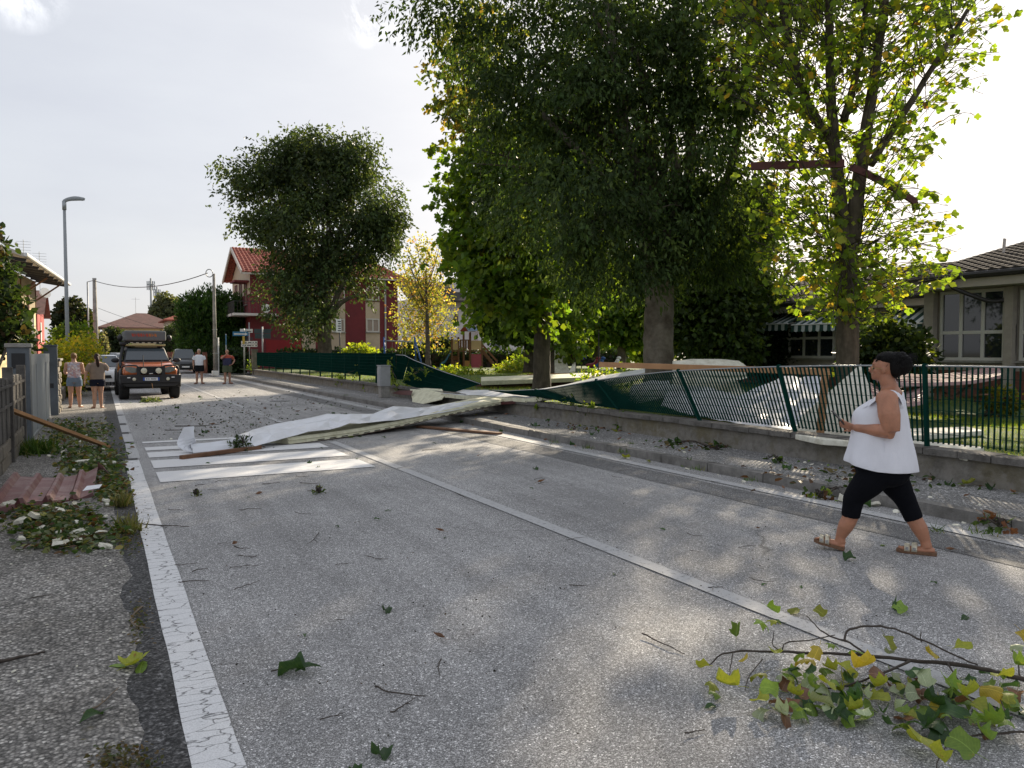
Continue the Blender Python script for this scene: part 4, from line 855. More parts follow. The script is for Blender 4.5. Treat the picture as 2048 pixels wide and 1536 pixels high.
def wing(fr, a0, a1, EZ, ov, RD, nt, back=12.):
    """walls, eaves, gutter and tiled roof of one wing; the nt nearest tiles are pieces of their own"""
    mb = MB(); fr.box(mb, a0, a1, -.1, EZ + .05, -back, 0); mb.build('wall', M['greywall'], sc, world=True)
    mb = MB(); fr.box(mb, a0, a1 - .004, .3, 1.12, 0., .05); mb.build('plinth', M['brick'], sc, world=True)
    mb = MB(); fr.box(mb, a0 - .8, a1 + .5, EZ - .34, EZ - .10, .002, ov - .07); mb.build('soffit', M['soffit'], sc, world=True)
    mb = MB(); mb.tube([fr.pt(a0 - .8, EZ - .03, ov + .05), fr.pt(a1 + .5, EZ - .03, ov + .05)], .085, 8); fr.box(mb, a0 - .8, a1 + .5, EZ - .12, EZ + .05, ov - .06, ov); mb.build('gutter', M['gutter'], sc, world=True)
    RZ = RD * .235; A0, A1 = a0 - .8, a1 + .5
    mb = MB(); mb.add([fr.pt(A0, EZ + .02, ov), fr.pt(A1, EZ + .02, ov), fr.pt(A1, EZ + .02 + RZ, ov - RD), fr.pt(A0, EZ + .02 + RZ, ov - RD), fr.pt(A0, EZ + .02, ov - 2 * RD), fr.pt(A1, EZ + .02, ov - 2 * RD)], [(0, 1, 2, 3), (3, 2, 5, 4), (0, 3, 4), (1, 5, 2)]); rf = mb.build('roof', M['tilegrey'], sc, world=True)
    sl = math.hypot(RD, RZ); upv = (fr.n * -RD + Vector((0, 0, RZ))) / sl; nv = fr.e.cross(upv).normalized(); ee = fr.e if nv.z > 0 else -fr.e; nv = nv if nv.z > 0 else -nv; Rm = Matrix((ee, upv, nv)).transposed()
    spots = [(r, A0 + .15 + c * .302) for r in range(int(sl / .335)) for c in range(int((A1 - A0) / .302))]
    tpos = lambda q: fr.pt(q[1], EZ + .03, ov + .03) + upv * (q[0] * .335)
    def seen(q): d = tpos(q) - Vector((0, 0, H)); u = d.x * _cy - d.y * _sy; f = d.x * _sy + d.y * _cy; return d.length if (f > 1 and u / f < .70) else 999
    order = sorted(spots, key=seen); done = set(order[:nt])
    for q in order[:nt]:
        o = bpy.data.objects.new('roof_tile', tme); COL.objects.link(o); o.parent = rf; o.location = tpos(q) - base; o.rotation_euler = Rm.to_euler()
    mb = MB()
    for q in spots:
        if q not in done: p = tpos(q) - base; mb.add([Rm @ w for w in tv], tm.f); mb.v[-len(tv):] = [tuple(Vector(w) + p) for w in mb.v[-len(tv):]]
    stuff(mb.build('roof_tiles', M['tilegrey'], rf)); return rf
rfL = wing(frL, .0, 10.6, 3.46, .75, 7.2, 130); rfR = wing(frR, -15., 0., 3.74, .9, 8.0, 160)
mb = MB(); p = frR.pt(frR.hit(2003, 505, -2.5)[0], 4.72, -2.6); mb.beam(p - Vector((0, 0, .1)), p + Vector((.05, .0, .35)), .1, .04); mb.build('loose_batten', M['soffit'], rfR).data.transform(Matrix.Translation(-base))
a = frR.hit(2030, 620)[0]
mb = MB(); mb.tube(curve([frR.pt(a + 1.2, 3.66, .92), frR.pt(a + 1.15, 3.40, .88), frR.pt(a + .5, 3.02, .4), frR.pt(a, 2.8, .1), frR.pt(a, .5, .1)], 4), .06, 8); mb.build('downpipe', M['gutter'], sc, True, True)
# windows and pillars of the school
WM = M['frame']
def sw(fr, u0, u1, v0, v1, cols, rows):
    um = (u0 + u1) / 2; a1 = fr.hit(u0, 650)[0]; a0 = fr.hit(u1, 650)[0]; z1 = fr.hit(um, v0)[1]; z0 = fr.hit(um, v1)[1]
    return window(fr, sc, a0, a1, z0, z1, cols, rows, .085, WM, M['glass'], True, .01)
sw(frR, 1882, 2014, 580, 721, 3, (.40, .60)); sw(frR, 2042, 2120, 578, 722, 2, (.4, .6)); sw(frL, 1800, 1849, 650, 718, 2, (.6, .4)); sw(frL, 1553, 1672, 650, 716, 4, (.6, .4)); sw(frL, 1690, 1785, 650, 717, 3, (.6, .4))
for u0, u1 in ((1852, 1877), (2018, 2036)):
    a1 = min(-.01, frR.hit(u0, 650)[0]); a0 = frR.hit(u1, 650)[0]; mb = MB(); frR.box(mb, a0, a1, .3, 3.38, .06, .26); mb.build('pillar', M['greywall'], sc, world=True)
# awnings with green and white stripes
M['awng'] = mat('awning_green', (.020, .060, .050), .85, .1, 20.); M['awnw'] = mat('awning_white', (.56, .60, .60), .85, .05, 20.); fr = frL
for (u0, u1, lab) in ((1748, 1851, 'green and white striped awning right of the tulip trunk'), (1588, 1700, 'green and white striped awning left of the tulip trunk'), (1530, 1582, 'green and white striped awning half hidden by the dark shrub')):
    a1 = fr.hit(u0, 640, 1.0)[0]; a0 = max(.05, fr.hit(u1, 640, 1.0)[0]); zt = 3.08; zf = fr.hit((u0 + u1) / 2, 648, 1.15)[1]
    aw = thing('striped_awning', lab, 'awning', fr.pt((a0 + a1) / 2, zt, .1), 0, 'awnings of the school'); n = max(8, int((a1 - a0) / .16)); mb = MB(); mv = MB()
    for i in range(n):
        b0_ = a0 + (a1 - a0) * i / n; b1_ = a0 + (a1 - a0) * (i + 1) / n; k = i % 2
        mb.add([fr.pt(b0_, zt, .10), fr.pt(b1_, zt, .10), fr.pt(b1_, zf, 1.15), fr.pt(b0_, zf, 1.15)], [(0, 1, 2, 3)], k)
        mv.add([fr.pt(b0_, zf, 1.155), fr.pt(b1_, zf, 1.155), fr.pt(b1_, zf - .23, 1.165), fr.pt((b0_ + b1_) / 2, zf - .27, 1.165), fr.pt(b0_, zf - .23, 1.165)], [(0, 1, 2, 3, 4)], k)
    mb.build('canopy', [M['awng'], M['awnw']], aw, world=True); mv.build('valance', [M['awng'], M['awnw']], aw, world=True)
    MB().tube([fr.pt(a0, zf, 1.15), fr.pt(a1, zf, 1.15)], .025, 6).build('front_bar', M['white'], aw, world=True)
    for a in (a0 + .1, a1 - .1): MB().tube([fr.pt(a, zt - .3, .1), fr.pt(a, zf, 1.13)], .018, 5).build('arm', M['white'], aw, world=True)
# ------------------------------------------------------------------ poles, wires, signs
b = PD(137, 760, 32.5); b.z = .0; zt = PD(135, 406, 32.5).z
t = thing('street_lamp', 'tall slim grey street lamp with flat curved head above the yellow hedge', 'street lamp', b)
MB().tube([(0, 0, 0), (0, 0, zt * .45), (0, 0, zt)], [.085, .075, .055], 12).build('pole', M['greypole'], t, True)
MB().tube([(0, 0, zt - .35), (0, 0, zt + .02)], .08, 12).build('collar', M['galv'], t, True)
mb = MB(); r_ = Vector((_cy, -_sy, 0)) * .8 + Vector((.2, .1, 0)); c_ = curve([(0, 0, zt + .02), r_ * .18 + Vector((0, 0, zt + .16)), r_ * .48 + Vector((0, 0, zt + .24)), r_ * .84 + Vector((0, 0, zt + .20))], 4)
mb.tube(c_, [.09, .10, .11, .12, .13, .14, .15, .16, .16, .15, .13, .12, .08], 8, ex=.35, up=(0, 0, 1)); o = mb.build('lamp_head', M['greypole'], t, True)
# flatten the head
o.data.transform(Matrix.Translation((0, 0, zt)) @ Matrix.Scale(.6, 4, (0, 0, 1)) @ Matrix.Translation((0, 0, -zt)))
def conc_pole(label, u, d, vtop, r=.16, zb=0.):
    b = PD(u, 700, d); b.z = zb; zt = PD(u, vtop, d).z
    t = thing('concrete_pole', label, 'pole', b); MB().tube([(0, 0, 0), (0, 0, zt)], [r, r * .62], 10).build('shaft', M['concrete'], t, True); return t, zt, b
t, z1, p1_ = conc_pole('square topped concrete pole with a thin lamp pipe beside it on the left pavement', 192, 68., 560, .24)
MB().box2((-.16, -.16, z1), (.16, .16, z1 + .14)).build('cap', M['galv'], t)
MB().beam((0, 0, z1 - .05), (-.55, .15, z1 - .2), .06, .06).build('bracket', M['galv'], t); MB().tube([(-.55, .15, z1 - .2), (-.55, .15, .0)], .06, 8).build('lamp_pipe', M['greypole'], t, True)
t, z2, p2_ = conc_pole('lone concrete pole with a wire loop on top beside the clipped hedge', 430, 52., 548, .14)
MB().box2((-.22, -.22, 0), (.22, .22, .35)).build('base', M['white'], t, bevel=.05)
lp_ = [Vector((-.28 + math.cos(a) * .22, 0, z2 + .02 + math.sin(a) * .26)) for a in [PI * 2 * k / 16 for k in range(17)]]; MB().tube(lp_, .03, 6).build('wire_loop', M['galv'], t, True)
for k in (3.1, 1.5): MB().tube([(0, 0, k), (0, 0, k + .05)], .15, 10).build('strap', M['galv'], t)
MB().tube([(.22, .1, .3), (.22, .1, 2.6)], .05, 8).build('cable_pipe', M['white'], t, True)
def wire(label, a, b, sag, r=.02, name='overhead_wire'):
    pts = [Vector(a).lerp(Vector(b), k / 14) - Vector((0, 0, sag * 4 * (k / 14) * (1 - k / 14))) for k in range(15)]
    return tag(MB().tube(pts, r, 5).build(name, M['gutter']), label, 'wire')
wire('sagging overhead wire strung across the street between the two concrete poles', p1_ + Vector((0, 0, z1 - .1)), p2_ + Vector((-.4, 0, z2 + .02)), .75, .03)
wire('thin far overhead wire crossing low over the end of the street', PD(200, 640, 120), PD(420, 690, 110), .5, .025)
wire('thin far overhead wire running level above the far hipped roof', PD(196, 616, 110), PD(360, 665, 110), .3, .025)
def mast(label, u, d, v0, v1):
    b = PD(u, v1, d); h = PD(u, v0, d).z; t = thing('antenna_mast', label, 'antenna mast', (b.x, b.y, 0)); MB().tube([(0, 0, 0), (0, 0, h)], [.45, .22], 8).build('tower', M['galv'], t)
    for k in range(6):
        a = k * PI / 3; MB().box2((math.cos(a) * .9 - .12, math.sin(a) * .9 - .12, h - 3.2), (math.cos(a) * .9 + .12, math.sin(a) * .9 + .12, h - .8)).build('panel_antenna', M['greypole'], t)
    MB().tube([(0, 0, h - 1.8), (0, 0, h - 1.6)], .95, 10).build('ring', M['galv'], t)
mast('tall lattice like antenna mast rising behind the far grey green tree', 304, 210., 557, 690); mast('shorter antenna mast with a cluster of panels right of the tall one', 316, 240., 574, 690)
M['blue'] = mat('sign_blue', (.03, .17, .33), .5, .08, 5.); M['signwhite'] = mat('sign_white', (.72, .72, .70), .5, .04, 5.); M['navy'] = mat('sign_back', (.035, .06, .075), .6, .15, 5.); M['yellow'] = mat('sign_yellow', (.50, .36, .05), .55, .08, 5.); M['ink'] = mat('sign_ink', (.03, .03, .03), .7, .05, 5.)
ps = P(489, 749, PAVE); sg = thing('sign_post', 'grey sign post with blue arrow, yellow sleeve and white direction plates at the corner', 'road sign', ps)
dS = (ps - Vector((0, 0, H))).dot(Vector((_sy, _cy, 0))); kS = dS / F
rot = Matrix.Rotation(-YAW + R(18), 3, 'Z')
def plate(par, u0, u1, v0, v1, base_u, base, d, m, nm, off=0., th=.012, R3=rot):
    k = d / F; x0 = (u0 - base_u) * k; x1 = (u1 - base_u) * k; z1 = PD(base_u, v0, d).z - base.z; z0 = PD(base_u, v1, d).z - base.z
    mb = MB(); vs = [R3 @ Vector((x, y, z)) for x in (x0, x1) for y in (-th - off, -off) for z in (z0, z1)]
    return mb.add(vs, [(0, 1, 3, 2), (4, 6, 7, 5), (0, 4, 5, 1), (2, 3, 7, 6), (0, 2, 6, 4), (1, 5, 7, 3)]).build(nm, m, par)
MB().tube([(0, 0, 0), (0, 0, PD(489, 657, dS).z - ps.z)], .045, 8).build('post', M['galv'], sg, True)
pl = plate(sg, 468, 497.5, 663.5, 672, 489, ps, dS, M['blue'], 'arrow_plate', .06)
plate(pl, 470.5, 491, 667, 669.3, 489, ps, dS, M['signwhite'], 'arrow_shaft', .075, .004)
k = dS / F; zc = PD(489, 668.1, dS).z - ps.z; v_ = [rot @ Vector(((u - 489) * k, -.078, zc + z)) for u, z in ((491, .105), (491, -.105), (496, 0))]; MB().add(v_, [(0, 1, 2)]).build('arrow_head', M['signwhite'], pl)
pl = plate(sg, 481.5, 505.5, 658, 665.5, 489, ps, dS + .2, M['signwhite'], 'street_name_plate', -.12)
plate(pl, 494, 503, 662.3, 663.6, 489, ps, dS + .2, M['ink'], 'lettering', -.10, .004)
plate(sg, 486.2, 490.4, 672.2, 688, 489, ps, dS, M['yellow'], 'yellow_sleeve', .05, .05)
for i, (v0, v1) in enumerate(((682, 687.4), (688.4, 693.6))):
    pl = plate(sg, 483.5, 514.3, v0, v1, 489, ps, dS, M['signwhite'], 'direction_plate', .0)
    for u0, u1 in (((491, 494), (496.2, 503), (505, 507.5)) if i == 0 else ((485.6, 488.5), (491, 493), (494.5, 503), (504.5, 507))):
        plate(pl, u0, u1, (v0 + v1) / 2 - .8, (v0 + v1) / 2 + .8, 489, ps, dS, M['ink'], 'lettering', .014, .004)
    zc = PD(489, (v0 + v1) / 2, dS).z - ps.z; cc = rot @ Vector(((511.7 - 489) * k, -.02, zc)); n3 = rot @ Vector((0, -.012, 0)); MB().tube([cc, cc + n3], .045, 10).build('symbol', M['ink'], pl)
def sign2(name, label, u, d, v0, v1, plates, zb=.0, r=.035, mp_='galv'):
    b = PD(u, v1, d); b.z = zb; t = thing(name, label, 'road sign', b); MB().tube([(0, 0, 0), (0, 0, PD(u, v0, d).z - zb)], r, 8).build('post', M[mp_], t, True)
    for (u0, u1, w0, w1, m, nm, off) in plates: plate(t, u0, u1, w0, w1, u, b, d, M[m], nm, off)
    return t, b
sign2('road_sign', 'dark backs of two road signs on a light post behind the far fence', 525.3, 54., 653.5, 706, [(509.5, 541.5, 658, 666.5, 'navy', 'sign_back', -.08), (511, 541.2, 667.2, 677, 'navy', 'sign_back', -.08)], .1, .05)
sign2('road_sign', 'thin post with two small dark plates just behind the white direction signs', 499, 57., 645, 706, [(492, 506, 675, 677, 'navy', 'sign_back', -.05), (492, 506, 678.5, 680, 'navy', 'sign_back', -.05)], .0)
sign2('road_sign', 'blue topped sign post seen edge on in front of the clipped hedge', 452.5, 57., 668, 712, [(451.6, 453.4, 670, 690, 'blue', 'blue_plate', .03)], .0, .04)
t, b = sign2('notice_board', 'white notice board on a dark post before the round tree', 680, 44., 638, 707, [(672.5, 683., 638.5, 665, 'signwhite', 'board', .03)], .1, .04, 'gutter')
for i in range(5): plate(t, 676 + (i % 2), 682, 642 + i * 4.6, 644 + i * 4.6, 680, b, 44., M['ink'], 'lettering', .044, .003)
# corner pillar at the end of the low wall
t = thing('corner_pillar', 'slim brick pillar at the far end of the low wall by the sign post', 'pillar', (8.9, 52.6, 0)); MB().box2((-.17, -.17, 0), (.17, .17, 1.72)).build('shaft', M['plaster'], t); MB().box2((-.2, -.2, 1.72), (.2, .2, 1.8)).build('cap', M['coping'], t)

# ------------------------------------------------------------------ playground
M['playblue'] = mat('play_blue', (.025, .10, .33), .5, .1, 4.); M['slideblue'] = mat('slide_blue', (.07, .22, .36), .35, .08, 4.); M['playwood'] = mat('play_wood', (.16, .075, .035), .75, .25, 8.); M['playcream'] = mat('play_cream', (.55, .38, .20), .6, .06, 4.); M['playpink'] = mat('play_pink', (.36, .065, .085), .6, .06, 4.); M['playorange'] = mat('play_orange', (.42, .20, .045), .6, .08, 4.); M['playroof'] = mat('play_roof_blue', (.16, .24, .38), .5, .1, 3.); M['playred'] = mat('play_red', (.22, .02, .03), .6, .1, 4.)
c = P(928, 736, LAWN); D_ = 61.; k = .0397
tw_ = thing('play_tower', 'wooden play tower with blue roof, blue slide and slatted steps on the lawn', 'play tower', c, -YAW + R(6))
X_ = lambda u: (u - 928) * k
Z_ = lambda v: (735.5 - v) * k
for u, v in ((904.5, 674), (917.5, 674), (928, 660), (941, 664), (964, 682)):
    for y in (0, 1.3): MB().box2((X_(u) - .055, y - .055, 0), (X_(u) + .055, y + .055, Z_(v))).build('post', M['playwood'], tw_)
MB().box2((X_(904), -.1, Z_(703)), (X_(965), 1.4, Z_(700.5))).build('deck', M['playwood'], tw_)
MB().box2((X_(905.5), -.02, Z_(699)), (X_(916.5), .02, Z_(680))).build('panel', M['playcream'], tw_); MB().box2((X_(942.5), -.02, Z_(699)), (X_(963), .02, Z_(681))).build('panel', M['playcream'], tw_)
for i in range(4): MB().box2((X_(919.5 + i * 5.2), -.03, Z_(699)), (X_(923.2 + i * 5.2), .0, Z_(680))).build('slat', M['playwood'], tw_)
MB().box2((X_(918), -.035, Z_(681)), (X_(941), -.031, Z_(679))).build('rail', M['playwood'], tw_); MB().box2((X_(942.5), -.02, Z_(735)), (X_(963), .02, Z_(708))).build('panel', M['playpink'], tw_); MB().box2((X_(929), -.02, Z_(735)), (X_(940), .02, Z_(721))).build('panel', M['playorange'], tw_)
for i in range(3): MB().box2((X_(906 + i * 4), -.02, Z_(735)), (X_(909 + i * 4), .02, Z_(721))).build('slat', M['playwood'], tw_)
MB().box2((X_(904), 1.25, Z_(720)), (X_(918), 1.35, Z_(712))).build('back_board', M['playwood'], tw_)
mb = MB(); ax, ey, az = X_(928.5), X_(920.7), Z_(652); ez_ = Z_(662.5)
xr = X_(966)
mb.add([(ax, -.5, az), (xr, -.1, az - .02), (xr + .12, -.75, ez_ + .02), (X_(935), -.95, ez_)], [(0, 1, 2, 3)]); mb.add([(ax, -.5, az), (X_(920), .5, ez_), (xr - .6, 1.6, ez_), (xr, -.1, az - .02)], [(0, 1, 2, 3)]); rf = mb.build('roof', M['playroof'], tw_)
for f in (.22, .45, .68): a = Vector((ax, -.5, az)).lerp(Vector((X_(935), -.95, ez_)), f); b_ = Vector((xr, -.1, az)).lerp(Vector((xr + .12, -.75, ez_)), f); MB().beam(a + Vector((0, -.02, .02)), b_ + Vector((0, -.02, .02)), .05, .02).build('batten', M['white'], rf)
MB().add([(ax, -.5, az), (X_(920), .5, ez_), (X_(935), -.95, ez_)], [(0, 1, 2)]).build('gable', M['playred'], rf)
mb = MB(); pts = curve([(X_(904), .6, Z_(704)), (X_(899), .6, Z_(711)), (X_(891), .6, Z_(724)), (X_(884), .6, Z_(729)), (X_(880.5), .6, Z_(733))], 4); g = []
for p in pts: g.append([p + Vector((0, y, z)) for y, z in ((-.32, .17), (-.28, 0), (.28, 0), (.32, .17))])
mb.sheet(g, .03); mb.build('slide', M['slideblue'], tw_)
MB().box2((X_(881), .3, 0), (X_(883), .9, Z_(732))).build('slide_foot', M['slideblue'], tw_)
for y in (.15, 1.15): MB().beam((X_(964.5), y, Z_(700)), (X_(993), y, Z_(735.5)), .06, .22).build('stringer', M['playwood'], tw_); MB().beam((X_(964.5), y, Z_(688)), (X_(995), y, Z_(722)), .05, .10).build('handrail', M['playwood'], tw_)
for i in range(6): f = (i + .6) / 6.3; MB().box((X_(964.5) + (X_(993) - X_(964.5)) * f, .65, Z_(700) * (1 - f) + .06), (.26, 1.0, .05)).build('step', M['playwood'], tw_)
MB().box2((X_(994) - .05, .1, 0), (X_(994) + .05, .2, Z_(722))).build('newel', M['playwood'], tw_)
c = PD(800, 736, 57.); c.z = LAWN; s_ = thing('swing_frame', 'blue metal swing frame in front of the red house', 'swing', c, -YAW + R(8)); k = 57. / F
X_ = lambda u: (u - 800) * k
zt = PD(800, 684, 57.).z - LAWN
for u, du in ((769, 3), (829, 16)):
    for y in (-.9, .9): MB().tube([(X_(u), 0, zt + .35), (X_(u + du * (1 if y < 0 else .2)), y, 0)], .06, 8).build('leg', M['playblue'], s_, True)
MB().tube([(X_(769), 0, zt + .1), (X_(829), 0, zt)], .045, 8).build('crossbar', M['galv'], s_, True)
for u in (788, 808):
    for du in (-3, 3): MB().tube([(X_(u + du), 0, zt), (X_(u + du), .05, .55)], .012, 5).build('chain', M['galv'], s_)
    MB().box2((X_(u - 4), -.12, .5), (X_(u + 4), .18, .55)).build('seat', M['black'], s_)
# flags on two poles, toys by the fence of the yard
c = PD(1163, 738, 46.); c.z = LAWN
M['fgreen'] = mat('flag_green', (.02, .20, .10), .8, .05, 5.); M['fred'] = mat('flag_red', (.55, .03, .04), .8, .05, 5.); M['fblue'] = mat('flag_blue', (.02, .045, .28), .8, .06, 5.); M['fyellow'] = mat('flag_star_yellow', (.75, .55, .05), .8, .05, 5.)
def flag(label, u, v0, v1, wpx, mats, d=46., stars=False):
    b = PD(u, 738, d); b.z = LAWN; k = d / F; t = thing('flag', label, 'flag', b); z1, z0 = PD(u, v0, d).z - LAWN, PD(u, v1, d).z - LAWN
    MB().tube([(0, 0, 0), (0, 0, z1 + .25)], .028, 7).build('pole', M['gutter'], t, True)
    n = 12; g = []
    for i in range(n + 1):
        f = i / n; z = z1 + (z0 - z1) * f; w = wpx * k * (.75 + .35 * f); g.append([Vector((.03 + w * (j / 6.) * .9 , .10 * math.sin(j * 1.9 + f * 2.) * (.4 + f), z - .05 * math.sin(j * 1.1))) for j in range(7)])
    mb = MB()
    m3 = len(mats)
    for i in range(n): mb.sheet(g[i:i + 2], 0, min(m3 - 1, int(i * m3 / n)))
    fl = mb.build('cloth', [M[m] for m in mats], t, True)
    if stars:
        for i in range(7):
            a = 2 * PI * i / 7; p = Vector((.30 + .17 * math.cos(a), -.16, (z0 + z1) / 2 + .1 + .26 * math.sin(a))); MB().tube([p, p + Vector((0, -.01, 0))], .045, 5).build('star', M['fyellow'], fl)
flag('Italian tricolour flag hanging limp in green, white and red', 1152, 664, 717, 11, ['fgreen', 'white', 'fred']); flag('dark blue flag with a ring of yellow stars hanging limp', 1163, 662, 718, 11, ['fblue'], 46., True)
b = PD(1197, 738, 46.); b.z = LAWN; tag(MB().tube([b, b + Vector((0, 0, 2.6))], .03, 7).build('bare_flagpole', M['gutter']), 'bare dark flagpole beside the two flags', 'pole')
# small toys behind the flags
for (u, v, d, m, lab, sx) in ((1184, 722, 50., 'playred', 'red toy ride on figure near the flags', .5), (1194, 723, 50., 'playblue', 'dark blue toy ride on figure near the flags', .45), (1226, 720, 52., 'white', 'pale spring rider toy beside the short dark trunk', .4)):
    b = PD(u, v + 14, d); b.z = LAWN; t = thing('spring_rider', lab, 'toy', b, -YAW)
    MB().tube(curve([(math.cos(a * 1.3) * .1, math.sin(a * 1.3) * .1, a * .03) for a in range(10)], 2), .02, 5).build('spring', M['black'], t, True)
    mb = MB(); mb.tube(curve([(-.4, 0, .42), (-.1, 0, .38), (.2, 0, .50), (.36, 0, .80)], 4), [.05, .09, .13, .15, .15, .15, .15, .14, .13, .13, .13, .12, .08], 9); mb.ball((.40, 0, .86), (.15, .10, .11)); mb.build('body', M[m], t, True); MB().beam((.2, -.22, .68), (.2, .22, .68), .03, .03).build('handle', M['yellow'], t)

# ------------------------------------------------------------------ shrubs, hedges, far trees
def bush(name, label, cat, blobs, ntw, per, sz, pal, seed, m='leaf', tpl=OVAL, droop=.2, gap=.1, group=None, base=None, stems=5, spread=.3, wid=1.2):
    b = Vector(base) if base is not None else Vector((blobs[0][0][0], blobs[0][0][1], 0.)); t = thing(name, label, cat, b, 0, group); mb = MB(); rd = random.Random(seed)
    for i in range(stems):
        q = blobs[i % len(blobs)]; limb_tube(mb, [b + Vector((rd.uniform(-.2, .2), rd.uniform(-.2, .2), 0)), (b + Vector(q[0])) / 2 + Vector((0, 0, .1)), q[0]], .05 * max(1, q[1][2] / 1.2), .012, 6, 3)
    mb.build('stems', M['bark'], t, True, True); crown('foliage', t, blobs, ntw, per, sz, pal, tpl, M[m], droop, spread, gap, 1.6, seed, .5, 0., wid); return t
CY_ = [(4, (.035, .085, .018)), (3, (.055, .12, .024)), (1, (.02, .05, .015))]
hb_ = [blob(400, 655, 66, 42, 62, 2.), blob(455, 650, 66, 40, 62, 2.), blob(425, 640, 66, 55, 62, 2.2), blob(390, 690, 65.5, 34, 30, 1.6), blob(470, 690, 65.5, 30, 30, 1.4), blob(380, 630, 66, 24, 40, 1.3), blob(420, 700, 65, 60, 24, 1.6)]
bush('clipped_cypress', 'broad clipped bright green cypress clump beside the street corner', 'hedge', hb_, 7200, 5, .30, CY_, 41, 'leaf', LANCE, -.9, .05, base=(PD(425, 700, 66).x, PD(425, 700, 66).y, 0), wid=.9)
bush('dark_shrub', 'dark low shrub behind the two men at the street corner', 'shrub', [blob(440, 722, 60, 34, 26, 1.5), blob(470, 722, 59, 22, 22, 1.2)], 1500, 5, .2, [(4, (.02, .04, .016)), (2, (.03, .06, .02))], 42, 'leafdark', OVAL)
hx0, hx1 = 11.5, 44.
rngH = np.random.default_rng(9); n = 7000; pp = np.stack([rngH.uniform(hx0, hx1, n), 59.4 + rngH.normal(size=n) * .32, rngH.uniform(.2, 1.75, n) + .1 * np.sin(np.arange(n))], 1)
hd_ = thing('garden_hedge', 'long dark clipped hedge at the back of the lawn below the red house', 'hedge', (27, 59.4, 0))
rr = random.Random(2)
MB().box2((hx0, 59.2, 0), (hx1, 59.6, 1.45)).build('stems', M['twig'], hd_, world=True)
leaves('foliage', pp, rngH.normal(size=(n, 3)) + np.array([0, -.3, .4]), rngH.normal(size=(n, 3)), rngH.uniform(.6, 1.2, n) * .34, tints(n, [(4, (.022, .042, .018)), (2, (.035, .06, .022)), (.5, (.08, .10, .03))], rngH), OVAL, M['leafdark'], hd_)
bush('yellow_shrub', 'bright yellow green shrub poking above the far fence', 'shrub', [blob(712, 706, 43, 16, 8, .7), blob(735, 708, 43, 12, 6, .6)], 330, 4, .16, [(3, (.20, .24, .03)), (2, (.12, .18, .03))], 44, 'leafbright', OVAL, base=(PD(712, 720, 43).x, PD(712, 720, 43).y, LAWN))
bush('back_hedge', 'sunlit light green hedge behind the flags', 'hedge', [blob(1150, 705, 75, 24, 16, 1.), blob(1195, 705, 76, 30, 15, 1.), blob(1240, 706, 77, 26, 14, 1.), blob(1285, 706, 78, 26, 14, 1.)], 1700, 4, .35, [(3, (.12, .20, .03)), (3, (.17, .25, .035)), (1, (.06, .11, .02))], 45, 'leafbright', OVAL, base=(PD(1215, 720, 76).x, PD(1215, 720, 76).y, 0))
bush('dark_hedge', 'dark tall hedge behind the slim yellowing tree', 'hedge', [blob(880, 705, 72, 40, 22, 1.2), blob(820, 708, 72, 36, 18, 1.2)], 1600, 4, .3, [(4, (.015, .03, .014)), (2, (.03, .05, .02))], 46, 'leafdark', OVAL, base=(PD(860, 720, 72).x, PD(860, 720, 72).y, 0))
bush('magnolia_tree', 'dark glossy magnolia with large leaves overhanging the slab wall', 'tree', [blob(-24, 495, 19, 22, 36, .5), blob(-12, 560, 19, 28, 48, .7), blob(2, 630, 18.8, 30, 42, .7), blob(20, 674, 18.6, 26, 28, .6), blob(-50, 620, 19.4, 45, 100, 1.1), blob(34, 652, 18.8, 12, 12, .3)], 900, 6, .17, [(4, (.030, .050, .020)), (2, (.045, .072, .024)), (.8, (.08, .058, .028))], 47, 'leafdark', OVAL, .0, .12, base=(-2.35, 19.6, 0), stems=8, spread=.24, wid=1.1)
YB = [(4, (.22, .24, .025)), (3, (.30, .27, .03)), (2, (.12, .17, .025)), (.6, (.36, .25, .05))]
bush('golden_hedge', 'golden yellow hedge over the low stone wall behind the women', 'hedge', [blob(122, 735, 27.5, 16, 34, .6), blob(140, 720, 29, 22, 30, .6), blob(162, 712, 31, 22, 32, .7), blob(176, 706, 34, 14, 26, .7), blob(118, 715, 27, 12, 22, .5), blob(135, 765, 27.5, 16, 24, .5)], 1900, 5, .10, YB, 48, 'leafbright', OVAL, base=(-1.75, 31, 0))
bush('young_tree', 'light green young tree rising behind the golden hedge', 'tree', [blob(152, 672, 36, 18, 24, .8), blob(140, 690, 36, 20, 18, .8), blob(128, 680, 36, 14, 18, .6)], 620, 5, .15, MID + [(3, (.13, .19, .03))], 49, 'leafbright', OVAL, base=(-2.6, 41, 0))
bush('round_dark_tree', 'round dark tree beyond the red gabled house', 'tree', [blob(145, 640, 92, 30, 40, 2.), blob(160, 660, 92, 20, 36, 1.6), blob(130, 650, 92, 16, 34, 1.4)], 1900, 5, .42, [(4, (.025, .035, .016)), (2, (.04, .05, .022)), (1, (.07, .06, .03))], 50, 'leafdark', OVAL, base=(PD(147, 700, 92).x, PD(147, 700, 92).y, 0))
bush('far_tree', 'hazy grey green tall tree behind the far houses', 'tree', [blob(335, 625, 150, 30, 38, 3.), blob(318, 650, 150, 18, 40, 2.), blob(352, 640, 150, 16, 30, 2.)], 1700, 5, .6, [(4, (.10, .12, .07)), (3, (.13, .15, .085))], 51, 'leaf', OVAL, .2, .3, base=(PD(335, 700, 150).x, PD(335, 700, 150).y, 0))
